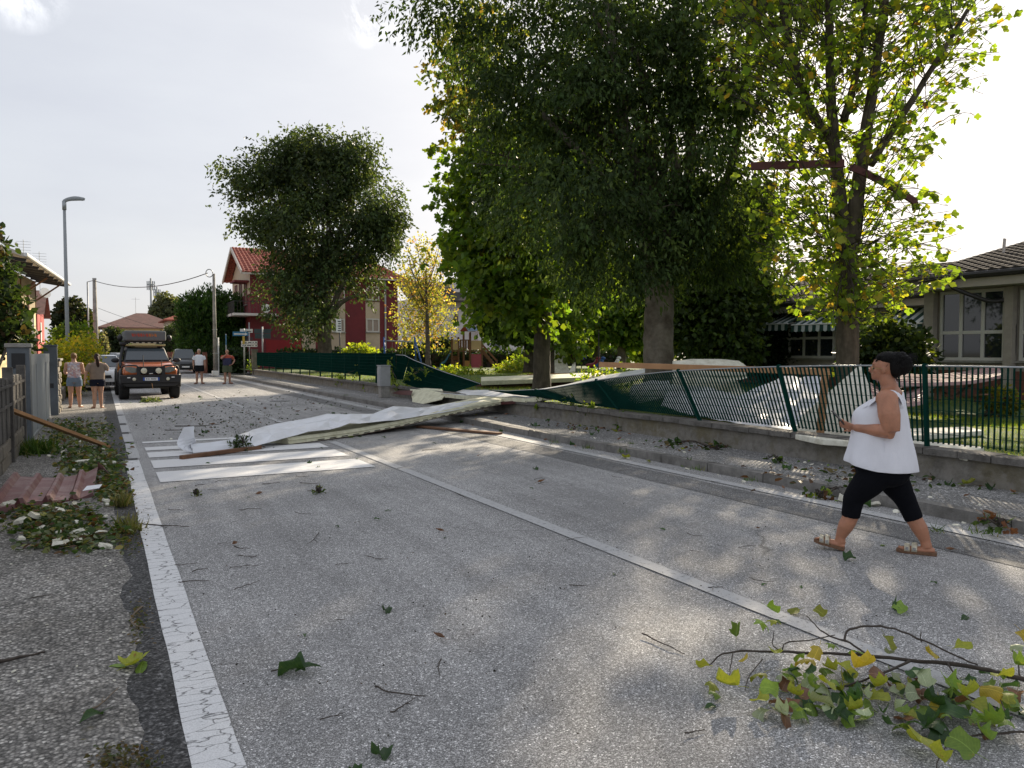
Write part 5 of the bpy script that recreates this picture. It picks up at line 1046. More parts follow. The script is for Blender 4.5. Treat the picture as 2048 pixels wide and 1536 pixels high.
bush('far_tree', 'bushy dark green tree at the left kerb before the far yellow house', 'tree', [blob(226, 680, 112, 24, 22, 2.), blob(245, 690, 112, 14, 16, 1.4), blob(212, 692, 112, 12, 14, 1.2)], 1100, 5, .42, [(4, (.04, .06, .03)), (3, (.06, .085, .04))], 52, 'leaf', OVAL, base=(PD(226, 705, 112).x, PD(226, 705, 112).y, 0))
bush('far_tree', 'dense grey green shrub beside the beige far house', 'tree', [blob(346, 680, 100, 18, 26, 1.8), blob(334, 690, 100, 12, 20, 1.2)], 1000, 5, .38, [(4, (.045, .065, .035)), (3, (.065, .09, .045))], 53, 'leaf', LANCE, -.4, base=(PD(346, 705, 100).x, PD(346, 705, 100).y, 0))
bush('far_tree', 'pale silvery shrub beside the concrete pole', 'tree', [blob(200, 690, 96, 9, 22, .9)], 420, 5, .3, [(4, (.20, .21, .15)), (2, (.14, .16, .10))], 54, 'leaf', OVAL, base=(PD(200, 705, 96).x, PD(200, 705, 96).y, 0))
bush('ivy_shrub', 'small golden green shrub on the lawn behind the bar fence', 'shrub', [blob(1995, 800, 15.5, 22, 22, .3), blob(2020, 805, 15.5, 14, 16, .25)], 240, 5, .07, [(3, (.20, .19, .03)), (2, (.10, .14, .03))], 55, 'leafbright', OVAL, base=(PD(1995, 815, 15.5).x, PD(1995, 815, 15.5).y, LAWN), spread=.12)
# brick garden walls on the far right side of the road
t = thing('far_garden_wall', 'reddish garden wall with pillars beyond the clipped hedge', 'wall', (6.9, 82, 0))
for k in range(8): MB().box2((6.75, 62 + k * 5, 0), (7.05, 62.4 + k * 5, 1.6)).build('pillar', M['brick'], t, world=True)
for k in range(7): MB().box2((6.82, 62.4 + k * 5, 0), (6.98, 67 + k * 5, .6)).build('wall', M['creamwall'], t, world=True)
# ------------------------------------------------------------------ vehicles
def wheel(par, x, y, r, w, side, rimm, lug=False):
    """tyre with rim and hub; axle along local x"""
    mb = MB(); prof = [(-w / 2, r * .62), (-w / 2, r * .86), (-w / 2 * .86, r * .97), (-w * .25, r), (w * .25, r), (w / 2 * .86, r * .97), (w / 2, r * .86), (w / 2, r * .62)]; n = 28; rings = []
    for px_, pr in prof: rings.append([Vector((x + px_, y + math.cos(2 * PI * j / n) * pr * (1 + (.025 if lug and j % 2 and abs(px_) < w * .45 else 0)), r + math.sin(2 * PI * j / n) * pr * (1 + (.025 if lug and j % 2 and abs(px_) < w * .45 else 0)))) for j in range(n)])
    mb.loft(rings, 0, False); wh_ = MB(); t = mb.build('tyre', M['rubber'], par, True)
    mb = MB(); mb.tube([(x - w * .3 * side, y, r), (x + w * .36 * side, y, r)], r * .63, 20); rm = mb.build('rim', rimm, t, True)
    for k in range(6): a = PI * k / 3; MB().beam((x + w * .40 * side, y, r), (x + w * .40 * side, y + math.cos(a) * r * .58, r + math.sin(a) * r * .58), .05, .06, up=(1, 0, 0)).build('spoke', M['chrome'], t)
    return t
def body_loft(mb, secs, m=0):
    """secs: (y, halfwidth bottom, halfwidth mid, halfwidth top, z0, zmid, z1) cross sections along y"""
    rings = []
    for (y, wb, wm, wt, z0, zm, z1) in secs:
        r_ = [(-wb, z0), (-wm, zm), (-wt, z1 - .04), (-wt + .06, z1), (wt - .06, z1), (wt, z1 - .04), (wm, zm), (wb, z0)]
        rings.append([Vector((x, y, z)) for x, z in r_])
    return mb.loft(rings, m)
M['orange'] = mat('copper_orange_paint', (.50, .125, .032), .3, .05, 3., metal=.35, coat=.8)
M['tent'] = mat('grey_tent_cover', (.13, .14, .145), .8, .12, 8.); M['logo'] = mat('red_print', (.42, .06, .035), .7, .1, 8.); M['logo2'] = mat('orange_print', (.45, .15, .04), .7, .1, 8.)
M['lamp'] = mat('lamp_lens', (.62, .60, .48), .25, .05, 6.); M['headl'] = mat('headlight_lens', (.22, .23, .22), .12, .2, 12., metal=.4); M['platew'] = mat('plate_white', (.72, .73, .74), .5, .02, 5.); M['plateb'] = mat('plate_blue', (.02, .07, .33), .5, .02, 5.)
M['wglass'] = glass('windscreen', (.05, .065, .075), .06); M['amber'] = mat('amber_bar', (.45, .40, .18), .4, .1, 6.)
# pickup, facing the viewer (front towards -y)
px = (P(245, 798) + P(350, 796)) / 2
pk = thing('pickup_truck', 'copper orange lifted pickup with black bull bar, snorkel and grey roof tent', 'pickup truck', (1.47, 29.7, 0), R(1.5)); pk.scale = (.95, .95, .94)
for s in (-1, 1):
    for y in (.0, 3.25): wheel(pk, s * .84, y, .43, .33, s, M['black'], True)
ch = MB().box2((-.42, -.3, .46), (.42, 4.6, .62)); ch.tube([(-.8, 0, .45), (.8, 0, .45)], .07, 8); ch.tube([(-.8, 3.25, .45), (.8, 3.25, .45)], .08, 8); ch.build('chassis', M['black'], pk)
mb = MB(); body_loft(mb, [(-.62, .78, .84, .70, .78, 1.05, 1.22), (-.50, .86, .90, .76, .72, 1.08, 1.27), (.0, .90, .94, .80, .70, 1.08, 1.32), (.80, .90, .94, .84, .62, 1.08, 1.36)]); hood = mb.build('bonnet', M['orange'], pk, True, bevel=0)
mb = MB(); body_loft(mb, [(.80, .90, .94, .86, .60, 1.05, 1.36), (2.7, .90, .94, .88, .60, 1.05, 1.37), (4.55, .88, .92, .88, .66, 1.05, 1.34)]); mb.build('body', M['orange'], pk, True)
mb = MB(); rg2 = []
for (y, w0, w1, z0, z1) in ((.84, .82, .80, 1.33, 1.36), (1.45, .82, .68, 1.33, 1.86), (1.75, .82, .67, 1.33, 1.93), (2.55, .82, .67, 1.33, 1.93), (2.78, .82, .68, 1.33, 1.88)):
    rg2.append([Vector(q) for q in ((-w0, y, z0), (-w1, y, z1 - .03), (-w1 + .08, y, z1), (w1 - .08, y, z1), (w1, y, z1 - .03), (w0, y, z0))])
mb.loft(rg2); cab = mb.build('cabin', M['black'], pk, True)
mb = MB().add([(-.73, .905, 1.42), (.73, .905, 1.42), (.63, 1.39, 1.85), (-.63, 1.39, 1.85)], [(0, 1, 2, 3)]); mb.v = [(x, y - .02, z + .018) for x, y, z in mb.v]; ws = mb.build('windscreen', M['wglass'], cab)
MB().beam((-.02, .96, 1.47), (-.55, .93, 1.445), .02, .02).build('wiper', M['black'], ws)
for s in (-1, 1):
    MB().add([(s * .835, 1.15, 1.40), (s * .835, 2.55, 1.40), (s * .70, 2.45, 1.82), (s * .705, 1.55, 1.82)], [(0, 1, 2, 3)]).build('side_window', M['wglass'], cab)
    MB().ball((s * 1.06, 1.05, 1.42), (.14, .06, .09)).build('mirror', M['black'], cab, True); MB().beam((s * .86, 1.1, 1.38), (s * 1.0, 1.08, 1.40), .04, .05).build('mirror_arm', M['black'], cab)
    mb = MB(); mb.prism([(.30, .0), (.62, -.02), (.80, .06), (.84, .19), (.62, .20), (.36, .12)], (0, -.60, 1.00), (s, 0, 0), (0, 0, 1), (0, -.045, 0)); mb.build('headlight', M['headl'], hood)
    arch = [Vector((s * .93, math.cos(a) * .56, .46 + math.sin(a) * .56)) for a in [PI * k / 10 for k in range(11)]]; MB().tube(arch, .09, 7).build('wheel_arch', M['black'], pk, True)
    arch = [Vector((s * .92, 3.25 + math.cos(a) * .56, .46 + math.sin(a) * .56)) for a in [PI * k / 10 for k in range(11)]]; MB().tube(arch, .08, 7).build('wheel_arch', M['black'], pk, True)
mb = MB(); mb.prism([(-.42, .94), (.42, .94), (.38, 1.20), (-.38, 1.20)], (0, -.62, 0), (1, 0, 0), (0, 0, 1), (0, -.05, 0)); mb.build('grille', M['black'], pk)
bb = MB(); bb.prism([(-.98, .62), (.98, .62), (1.0, .90), (.62, .92), (-.62, .92), (-1.0, .90)], (0, -.66, 0), (1, 0, 0), (0, 0, 1), (0, -.20, 0)); bb.prism([(-.8, .48), (.8, .48), (.95, .62), (-.95, .62)], (0, -.63, 0), (1, 0, 0), (0, 0, 1), (0, -.16, 0)); bull = bb.build('bull_bar', M['black'], pk, bevel=.02)
for s in (-1, 1):
    MB().tube(curve([(s * .40, -.80, .92), (s * .40, -.80, 1.12), (s * .46, -.78, 1.24), (s * .80, -.70, 1.24), (s * .92, -.62, 1.16), (s * .95, -.62, .92)], 3), .028, 8).build('hoop', M['black'], bull, True)
    MB().box2((s * .40 - .06, -.86, .90), (s * .40 + .06, -.76, 1.22)).build('upright', M['black'], bull)
    MB().tube([(s * .24, -.95, 1.06), (s * .24, -.80, 1.06)], [.118, .10], 20).build('lamp_body', M['black'], bull, True); MB().tube([(s * .24, -.975, 1.06), (s * .24, -.951, 1.06)], [.095, .105], 20).build('spot_lamp', M['lamp'], bull, True)
    MB().tube([(s * .55, -.89, .76), (s * .55, -.86, .76)], .06, 14).build('fog_lamp', M['lamp'], bull, True); MB().box2((s * .72 - .05, -.872, .80), (s * .72 + .05, -.862, .835)).build('indicator', M['platew'], bull)
MB().tube(curve([(-.40, -.80, 1.18), (0, -.82, 1.19), (.40, -.80, 1.18)], 3), .026, 8).build('crossbar', M['black'], bull, True)
for x, h in ((-.24, .42), (.36, .24)): MB().tube([(x, -.75, 1.2), (x, -.72, 1.2 + h)], .014, 6).build('antenna', M['black'], bull)
np_ = MB().box2((-.27, -.885, .70), (.27, -.872, .82)).build('number_plate', M['plateb'], bull); MB().box2((-.21, -.890, .705), (.21, -.886, .815)).build('plate_field', M['platew'], np_)
for i, x in enumerate((-.15, -.08, .01, .055, .10, .145)): 
    mb = MB(); mb.box2((x - .018, -.8935, .735), (x - .008, -.8905, .79)); mb.box2((x + .006, -.8935, .735), (x + .016, -.8905, .79)); mb.box2((x - .008, -.8935, .778 - .02 * (i % 2)), (x + .006, -.8905, .79 - .02 * (i % 2))); mb.build('character', M['ink'], np_)
MB().box2((-.06, -.84, .945), (.06, -.83, .97)).build('badge', M['chrome'], bull); MB().tube([(.02, -.86, .60), (.05, -.86, .40)], .012, 6).build('winch_hook', M['wood'], bull)
sn = MB(); sn.tube(curve([(-.90, .55, 1.18), (-.90, .95, 1.40), (-.80, 1.36, 1.84), (-.78, 1.42, 1.98)], 3), .055, 8); sn.build('snorkel_pipe', M['black'], pk, True); MB().tube([(-.78, 1.42, 1.97), (-.78, 1.42, 2.01), (-.78, 1.42, 2.12)], [.08, .12, .12], 12).build('snorkel_head', M['black'], pk, True)
lb = MB().tube([(-.70, 1.42, 2.0), (.70, 1.42, 2.0)], .035, 8).build('light_bar', M['amber'], pk); MB().box2((-.68, 1.45, 1.94), (.68, 1.55, 1.99)).build('light_bar_mount', M['black'], lb)
rk = MB(); rk.box2((-.70, 1.5, 2.08), (.70, 3.0, 2.14)); [rk.box2((x - .03, 1.6, 1.92), (x + .03, 2.8, 2.08)) for x in (-.6, .6)]; rack = rk.build('roof_rack', M['black'], pk)
for i in range(6): MB().box2((-.52 + i * .2, 1.46, 2.075), (-.42 + i * .2, 1.497, 2.115)).build('rack_lamp', M['lamp'], rack)
tn = MB(); tn.box2((-.72, 1.35, 2.16), (.72, 3.4, 2.56)); tent = tn.build('roof_tent', M['tent'], pk, bevel=.06)
x = -.46
for i in range(9):     # bold slanted print across the tent cover, too blurred to read
    w = .072; m = M['logo'] if i < 6 else M['logo2']; mb = MB()
    mb.prism([(x, .0), (x + .028, .0), (x + .008, .115), (x - .02, .115)], (0, 1.349, 2.33), (1, 0, 0), (0, 0, 1), (0, -.003, 0)); mb.prism([(x + .036, .0), (x + w, .0), (x + w - .022, .115), (x + .012, .115)], (0, 1.349, 2.33), (1, 0, 0), (0, 0, 1), (0, -.003, 0)) if i % 3 != 1 else mb.prism([(x + .03, .04), (x + w, .04), (x + w - .01, .075), (x + .022, .075)], (0, 1.349, 2.33), (1, 0, 0), (0, 0, 1), (0, -.003, 0))
    mb.build('lettering', m, tent); x += .098
for s in (-1, 1): MB().ball((s * .86, 1.7, 2.28), (.10, .14, .13)).build('awning_case', M['black'], rack, True)
# ordinary cars
def car(name, label, loc, rz, paint_, cat='car', group=None, h=1.48, w=.87, L_=4.1, suv=False):
    t = thing(name, label, cat, loc, rz, group); r = .33 if not suv else .37
    for s in (-1, 1):
        for y in (.78, L_ - .78): wheel(t, s * (w - .12), y, r, .2, s, M['chrome'])
    b0 = .22 if not suv else .30; hz = .95 if not suv else 1.08
    mb = MB(); body_loft(mb, [(.0, w * .80, w * .86, w * .72, b0, .55, hz * .74), (.16, w * .92, w * .96, w * .84, b0 - .02, .60, hz * .86), (.55, w * .97, w, w * .90, b0, .62, hz * .93), (1.15, w * .98, w, w * .93, b0, .66, hz), (L_ - .35, w * .97, w, w * .92, b0, .70, hz + .02), (L_, w * .82, w * .88, w * .78, b0 + .1, .66, hz - .08)]); bd = mb.build('body', paint_, t, True)
    mb = MB(); rg = []
    for (y, w0, w1, z1) in ((1.02, w * .92, w * .90, hz + .0), (1.85, w * .90, w * .66, h - .06), (2.25, w * .90, w * .66, h), (L_ - .9, w * .90, w * .66, h - .03), (L_ - .15, w * .90, w * .72, hz + .25)):
        rg.append([Vector(q) for q in ((-w0, y, hz - .06), (-w1, y, z1 - .04), (-w1 + .1, y, z1), (w1 - .1, y, z1), (w1, y, z1 - .04), (w0, y, hz - .06))])
    mb.loft(rg); cb_ = mb.build('cabin', paint_, t, True)
    ws = MB().add([(-w * .84, 1.07, hz + .03), (w * .84, 1.07, hz + .03), (w * .62, 1.83, h - .06), (-w * .62, 1.83, h - .06)], [(0, 1, 2, 3)]); ws.v = [(x, y - .02, z + .022) for x, y, z in ws.v]; ws.build('windscreen', M['wglass'], cb_)
    for s in (-1, 1):
        MB().add([(s * (w * .905), 1.45, hz), (s * (w * .905), L_ - .5, hz), (s * w * .70, L_ - .95, h - .1), (s * w * .685, 1.98, h - .1)], [(0, 1, 2, 3)]).build('side_window', M['wglass'], cb_)
        MB().ball((s * (w + .10), 1.35, hz + .05), (.11, .06, .08), 8, 5).build('mirror', M['black'], bd, True)
        mb = MB(); mb.prism([(w * .48, -.02), (w * .84, .03), (w * .90, .17), (w * .62, .13)], (0, .06, hz * .66), (s, 0, 0), (0, 0, 1), (0, .3, .03)); mb.build('headlight', M['headl'], bd)
    MB().prism([(-w * .46, 0), (w * .46, 0), (w * .40, .13), (-w * .40, .13)], (0, -.012, hz * .56), (1, 0, 0), (0, 0, 1), (0, .03, 0)).build('grille', M['black'], bd); MB().prism([(-w * .72, 0), (w * .72, 0), (w * .66, .14), (-w * .66, .14)], (0, .0, b0 + .02), (1, 0, 0), (0, 0, 1), (0, .03, 0)).build('lower_grille', M['black'], bd)
    MB().box2((-.26, -.03, hz * .42), (.26, -.014, hz * .42 + .11)).build('number_plate', M['platew'], bd); return t
M['carwhite'] = mat('white_car_paint', (.70, .71, .72), .3, .03, 3., coat=.6); M['carsilver'] = mat('silver_car_paint', (.45, .47, .49), .3, .04, 3., metal=.5, coat=.5); M['carblack'] = mat('black_car_paint', (.02, .022, .026), .3, .1, 3., coat=.6)
car('parked_car', 'white hatchback parked half on the pavement behind the orange pickup', (-.02, 36.2, 0), R(-1), M['carwhite'], w=.90, h=1.50, L_=4.2)
car('parked_car', 'dark off road car with black grille standing behind the pickup at the right kerb', (5.55, 62., 0), R(-2), M['carblack'], 'car', None, 1.85, .93, 4.3, True)
car('parked_car', 'silver estate car parked far along the left kerb', (1.45, 97., 0), R(0), M['carsilver'], h=1.5)
car('parked_car', 'white small car parked just ahead of the silver estate', (1.95, 88., 0), R(0), M['carwhite'], h=1.42)
car('parked_car', 'pale van like car farthest down the street', (4.2, 106., 0), R(0), M['carsilver'], h=1.75)
# ------------------------------------------------------------------ people
def skinmat(name, col):
    m, t, n, l, b = newmat(name); c = Vector(col); f = noise(t, 9., 5, .6, 'obj')
    l.new(mixc(t, ramp(t, noise(t, 55., 3, .6, 'obj'), [(.62, 0.), (.70, .25)]), ramp(t, f, [(.3, tuple(c * .78)), (.7, tuple(c * 1.15))]), tuple(c * .55)), b.inputs['Base Color']); b.inputs['Roughness'].default_value = .5
    b.inputs['Subsurface Weight'].default_value = .12; b.inputs['Subsurface Radius'].default_value = (.02, .008, .004); return m
M['skin'] = skinmat('tanned_skin', (.42, .19, .11)); M['skin2'] = skinmat('fair_skin', (.50, .29, .20)); M['skin3'] = skinmat('man_skin', (.40, .21, .14))
def cloth(name, col, var=.1, sc=12., spec=.12, **k): return mat(name, col, .9, var, sc, coord='obj', bmp=.15, bscale=30., spec=spec, **k)
def hairmat(name, col): return mat(name, col, .6, .45, 60., coord='obj', bmp=.6, bscale=90., stretch=(1, 1, .2), spec=.18)
def ell(c, fx, fy, n=20, p=1.):
    """horizontal ring: half width fx (x), half depth fy (y)"""
    return [Vector((c[0] + math.copysign(abs(math.cos(2 * PI * j / n)) ** p, math.cos(2 * PI * j / n)) * fx, c[1] + math.sin(2 * PI * j / n) * fy, c[2])) for j in range(n)]
def hand(mb, w, d, palm_n, s=1., curl=.8, side=1, spread=.13):
    """palm and five fingers from wrist w along d; palm faces palm_n; thumb on the given side"""
    w = Vector(w); d = Vector(d).normalized(); nrm = Vector(palm_n); nrm = (nrm - d * nrm.dot(d)).normalized(); sd_ = d.cross(nrm).normalized() * side
    c = w + d * .05 * s
    mb.tube([w - d * .01, w + d * .03 * s, w + d * .065 * s, w + d * .09 * s], [.021 * s, .030 * s, .036 * s, .032 * s], 10, ex=.5, up=tuple(sd_))
    for i, (o, ln) in enumerate(((.027, .066), (.009, .075), (-.009, .070), (-.026, .055))):
        p = w + d * .082 * s + sd_ * o * s; a = d; pts = [p - d * .012 * s]
        for k, f in enumerate((.44, .32, .24)):
            ang = curl * (.45 + .45 * k); a2 = (d * math.cos(ang) + nrm * math.sin(ang) + sd_ * o * spread * 20 * .15).normalized(); pts.append(pts[-1] + a2 * ln * s * f * 1.15)
        mb.tube(pts, [.0095 * s, .009 * s, .0085 * s, .0065 * s], 7)
    p = w + d * .028 * s + sd_ * .026 * s
    mb.tube([p - sd_ * .01 * s, p + (sd_ * .9 + d * .6 + nrm * .25).normalized() * .030 * s, p + (sd_ * .9 + d * .6 + nrm * .25).normalized() * .030 * s + (d * .9 + sd_ * .35 + nrm * .35).normalized() * .034 * s], [.013 * s, .011 * s, .008 * s], 7)
def chain(mb, pts, rad, n=12, ex=1., up=None, seg=3):
    """limb with rounded ends: smooth curve through joints"""
    P_ = curve(pts, seg); k = len(P_) - 1; m = len(rad) - 1; rr = [float(np.interp(i / k * m, range(m + 1), rad)) for i in range(k + 1)]
    return mb.tube(P_, rr, n, ex=ex, up=up)
# --- the woman walking past with a phone
base = (P(1690, 1097) + P(1838, 1113)) / 2
wm = thing('person', 'woman in white sleeveless top and black cropped leggings walking with a phone', 'person', (base.x, base.y, 0), R(32.5))
body = MB()
# head, facing +y
body.ball((0, 0, 1.535), (.072, .092, .105), 18, 12); body.ball((0, .035, 1.475), (.056, .062, .062), 14, 9); body.ball((0, .078, 1.437), (.024, .022, .020), 10, 7)
body.tube([(0, .088, 1.530), (0, .104, 1.508), (0, .112, 1.494), (0, .090, 1.484)], [.010, .014, .015, .010], 8); body.ball((0, .090, 1.462), (.024, .014, .008), 8, 5); body.ball((0, .088, 1.450), (.021, .014, .008), 8, 5); body.ball((0, .083, 1.548), (.05, .015, .012), 8, 5)
for s in (-1, 1): body.ball((s * .072, .005, 1.498), (.008, .018, .030), 8, 7); body.ball((s * .038, .070, 1.492), (.022, .016, .018), 8, 6)
chain(body, [(0, .005, 1.46), (0, -.03, 1.38), (0, -.045, 1.30)], [.058, .060, .085], 14)
body.loft([ell((0, -.045, 1.36), .07, .06), ell((0, -.05, 1.325), .15, .085), ell((0, -.03, 1.26), .185, .11), ell((0, .02, 1.16), .18, .16), ell((0, .03, 1.0), .18, .19), ell((0, .02, .85), .20, .21), ell((0, .0, .72), .19, .19), ell((0, .0, .62), .16, .14)])
for s in (-1, 1):
    if s < 0: sh, el, wr = (-.20, -.03, 1.275), (-.265, -.075, 1.02), (-.125, .205, 1.03)
    else: sh, el, wr = (.20, -.02, 1.275), (.265, -.02, 1.03), (.10, .245, 1.02)
    chain(body, [sh, Vector(sh).lerp(Vector(el), .5) + Vector((s * .015, 0, 0)), el], [.078, .082, .058], 14); chain(body, [el, Vector(el).lerp(Vector(wr), .35), wr], [.058, .054, .029], 12)
    body.ball(sh, (.075, .085, .075), 12, 8)
    hand(body, wr, (.45 * -s * (1 if s > 0 else .5), 1, .22), (-s * .9, .0, .45), 1.0, .85 if s < 0 else 1.1, 1 if s < 0 else -1)
LEG = {-1: [(-.10, .0, .70), (-.105, .115, .565), (-.10, .195, .46), (-.10, .212, .40), (-.10, .228, .29), (-.10, .262, .21), (-.10, .300, .115), (-.10, .300, .065)], 1: [(.10, .0, .70), (.10, -.085, .565), (.10, -.150, .46), (.10, -.180, .40), (.10, -.232, .28), (.10, -.272, .21), (.10, -.315, .11), (.10, -.325, .06)]}
for s, L_ in LEG.items():
    chain(body, L_, [.11, .095, .070, .064, .062, .062, .040, .042], 14, seg=2)
    if s < 0: hl, tl, lift = (-.10, .275, .045), (-.105, .485, .085), .04
    else: hl, tl, lift = (.10, -.375, .040), (.105, -.125, .032), 0.
    hl, tl = Vector(hl), Vector(tl); dv = (tl - hl)
    body.tube([hl - dv * .04, hl + dv * .15, hl + dv * .45, hl + dv * .75, hl + dv * .92], [.030, .038, .042, .038, .024], 12, ex=.62, up=(1, 0, 0))
    for i, (ox, ln) in enumerate(((-.028, 1.04), (-.010, 1.02), (.006, 1.0), (.020, .96), (.032, .92))):
        body.ball(hl + dv * (ln - .06) + Vector((ox * (-s), 0, .002)), (.011, .020, .011), 7, 5)
remesh(body, 'body', M['skin'], .0062, wm, 3)
# hair: full, dark, pinned up at the back
hm = hairmat('black_hair', (.0045, .004, .004)); hr = MB(); hr.ball((0, -.020, 1.592), (.080, .094, .060), 16, 10); hr.ball((0, -.080, 1.540), (.082, .075, .10), 14, 9); hr.ball((0, -.135, 1.545), (.070, .068, .085), 12, 8); hr.ball((0, -.09, 1.61), (.06, .06, .04), 12, 8); hr.ball((0, .022, 1.610), (.060, .045, .026), 12, 8)
rd = random.Random(3)
for i in range(60):
    a = rd.uniform(0, 2 * PI); e_ = rd.uniform(-.4, 1.2); p = Vector((math.cos(a) * math.cos(e_) * .068, -.10 + math.sin(a) * math.cos(e_) * .075, 1.555 + math.sin(e_) * .085)); hr.ball(p, (.018, .018, .018), 6, 4)
remesh(hr, 'hair', hm, .006, wm, 2)
mb = MB()
for i in range(240):
    a = rd.uniform(0, 2 * PI); p = Vector((math.cos(a) * .06, -.10 + math.sin(a) * .085, 1.58 + rd.uniform(-.05, .05))); d_ = Vector((math.cos(a), math.sin(a) - .4, rd.uniform(-.4, .9))).normalized(); mb.tube([p, p + d_ * .03, p + d_ * .055 + Vector((0, 0, -.012))], .0011, 3, cap=False)
for i in range(90):
    a = rd.uniform(-1.2, 1.2); p = Vector((math.sin(a) * .070, .03 + .045 * math.cos(a), 1.585 + rd.uniform(-.012, .012))); q = p + Vector((math.sin(a) * .012, -.035, .022)); mb.tube([p + Vector((0, .004, -.006)), p.lerp(q, .5) + Vector((0, 0, .006)), q + Vector((0, -.03, .006))], .0016, 3, cap=False)
for i in range(24): x = rd.uniform(-.05, .05); mb.tube([(x, -.06, 1.46), (x * 1.1, -.085 - rd.uniform(0, .02), 1.42 + rd.uniform(-.02, .02))], .0013, 3, cap=False)
stuff(mb.build('loose_hair', hm, wm))
# glasses, eyes
gl = MB()
for s in (-1, 1):
    c = Vector((s * .034, .092, 1.512)); gl.tube([c + Vector((math.cos(a) * .024, -abs(math.cos(a)) * .004 * s * s, math.sin(a) * .019)) for a in [2 * PI * k / 14 for k in range(15)]], .0022, 6)
    gl.tube([(s * .058, .088, 1.516), (s * .074, .05, 1.514), (s * .077, .005, 1.508)], .002, 6)
gl.tube([(-.010, .096, 1.515), (.010, .096, 1.515)], .002, 6); gl.build('glasses', mat('gold_metal', (.45, .33, .15), .3, .05, 4., metal=.9), wm, True)
for s in (-1, 1): MB().ball((s * .033, .078, 1.512), (.012, .010, .009), 8, 6).build('eye', M['ink'], wm, True)
# white top: bell shaped, with wide straps and seam
tm_ = mat('white_jersey', (.77, .77, .82), .9, .05, 8., coord='obj', bmp=.55, bscale=7., spec=.1, stretch=(1, 1, .45))
def toprings():
    rr = []; n = 44
    for (z, f0, f1, w) in ((1.262, .085, -.150, .165), (1.21, .165, -.158, .178), (1.165, .222, -.165, .188), (1.11, .238, -.176, .196), (1.05, .238, -.185, .203), (.98, .240, -.196, .212), (.90, .254, -.214, .226), (.82, .272, -.232, .242), (.755, .288, -.246, .252), (.715, .290, -.248, .254)):
        c = (f0 + f1) / 2; h_ = (f0 - f1) / 2; ring = []
        for j in range(n):
            a = 2 * PI * j / n; t_ = max(0, (1.0 - z) / .28); fold = 1 + .034 * t_ * math.sin(a * 6 + 1. + z * 5) + .020 * t_ * math.sin(a * 11 + z * 9) + .008 * math.sin(a * 4 + z * 30)
            ring.append(Vector((math.cos(a) * w * fold, c + math.sin(a) * h_ * fold, z + (.030 * math.sin(a) * t_ if z < .76 else 0) - (.022 * t_ * (1 - abs(math.sin(a)))))))
        rr.append(ring)
    return rr
mb = MB(); mb.loft(toprings(), 0, False); tp = mb.build('top', tm_, wm, True); sd2 = tp.modifiers.new('s', 'SOLIDIFY'); sd2.thickness = .005; sb = tp.modifiers.new('sub', 'SUBSURF'); sb.levels = 1; sb.render_levels = 2
st = MB()
for s in (-1, 1):
    pts = curve([(s * .125, .110, 1.235), (s * .118, .040, 1.300), (s * .112, -.035, 1.345), (s * .105, -.110, 1.325), (s * .115, -.150, 1.24)], 5); g = []
    for i, p in enumerate(pts):
        f = i / (len(pts) - 1); w = .050 + .028 * abs(f - .5) * 2; g.append([p + Vector((s * (-w), 0, -.004)), p + Vector((0, 0, .004)), p + Vector((s * w, 0, -.030))])
    st.sheet(g)
bk = [[Vector((x * w, -.1385 + .05 * abs(x) ** 2 - (1.325 - z) * .16, z)) for x in (-1, -.6, -.2, .2, .6, 1)] for z, w in ((1.325, .085), (1.29, .125), (1.25, .155), (1.20, .170))]; st.sheet(bk)
fk = [[Vector((x * w, f + .01 - .05 * abs(x) ** 2, z)) for x in (-1, -.6, -.2, .2, .6, 1)] for z, w, f in ((1.262, .115, .090), (1.235, .140, .128), (1.19, .160, .180))]; st.sheet(fk)
o = st.build('straps', tm_, wm, True); q = o.modifiers.new('s', 'SOLIDIFY'); q.thickness = .005; q = o.modifiers.new('sub', 'SUBSURF'); q.levels = 1
mb = MB(); mb.tube([Vector((-.232, -.02 - .02 * (1.0 - z), z)) for z in (.985, .93, .86, .79, .745)], .0035, 5); mb.build('seam', tm_, wm, True)
# leggings
lg = MB()
for s, L_ in LEG.items(): chain(lg, L_[:5], [.132, .118, .088, .079, .071], 18, seg=3)
lg.loft([ell((0, .0, .80), .215, .225), ell((0, .0, .70), .222, .222), ell((0, .0, .62), .215, .19), ell((0, .0, .585), .19, .165), ell((0, .01, .55), .10, .10)])
remesh(lg, 'leggings', cloth('black_leggings', (.005, .0055, .008), .2), .008, wm, 3)
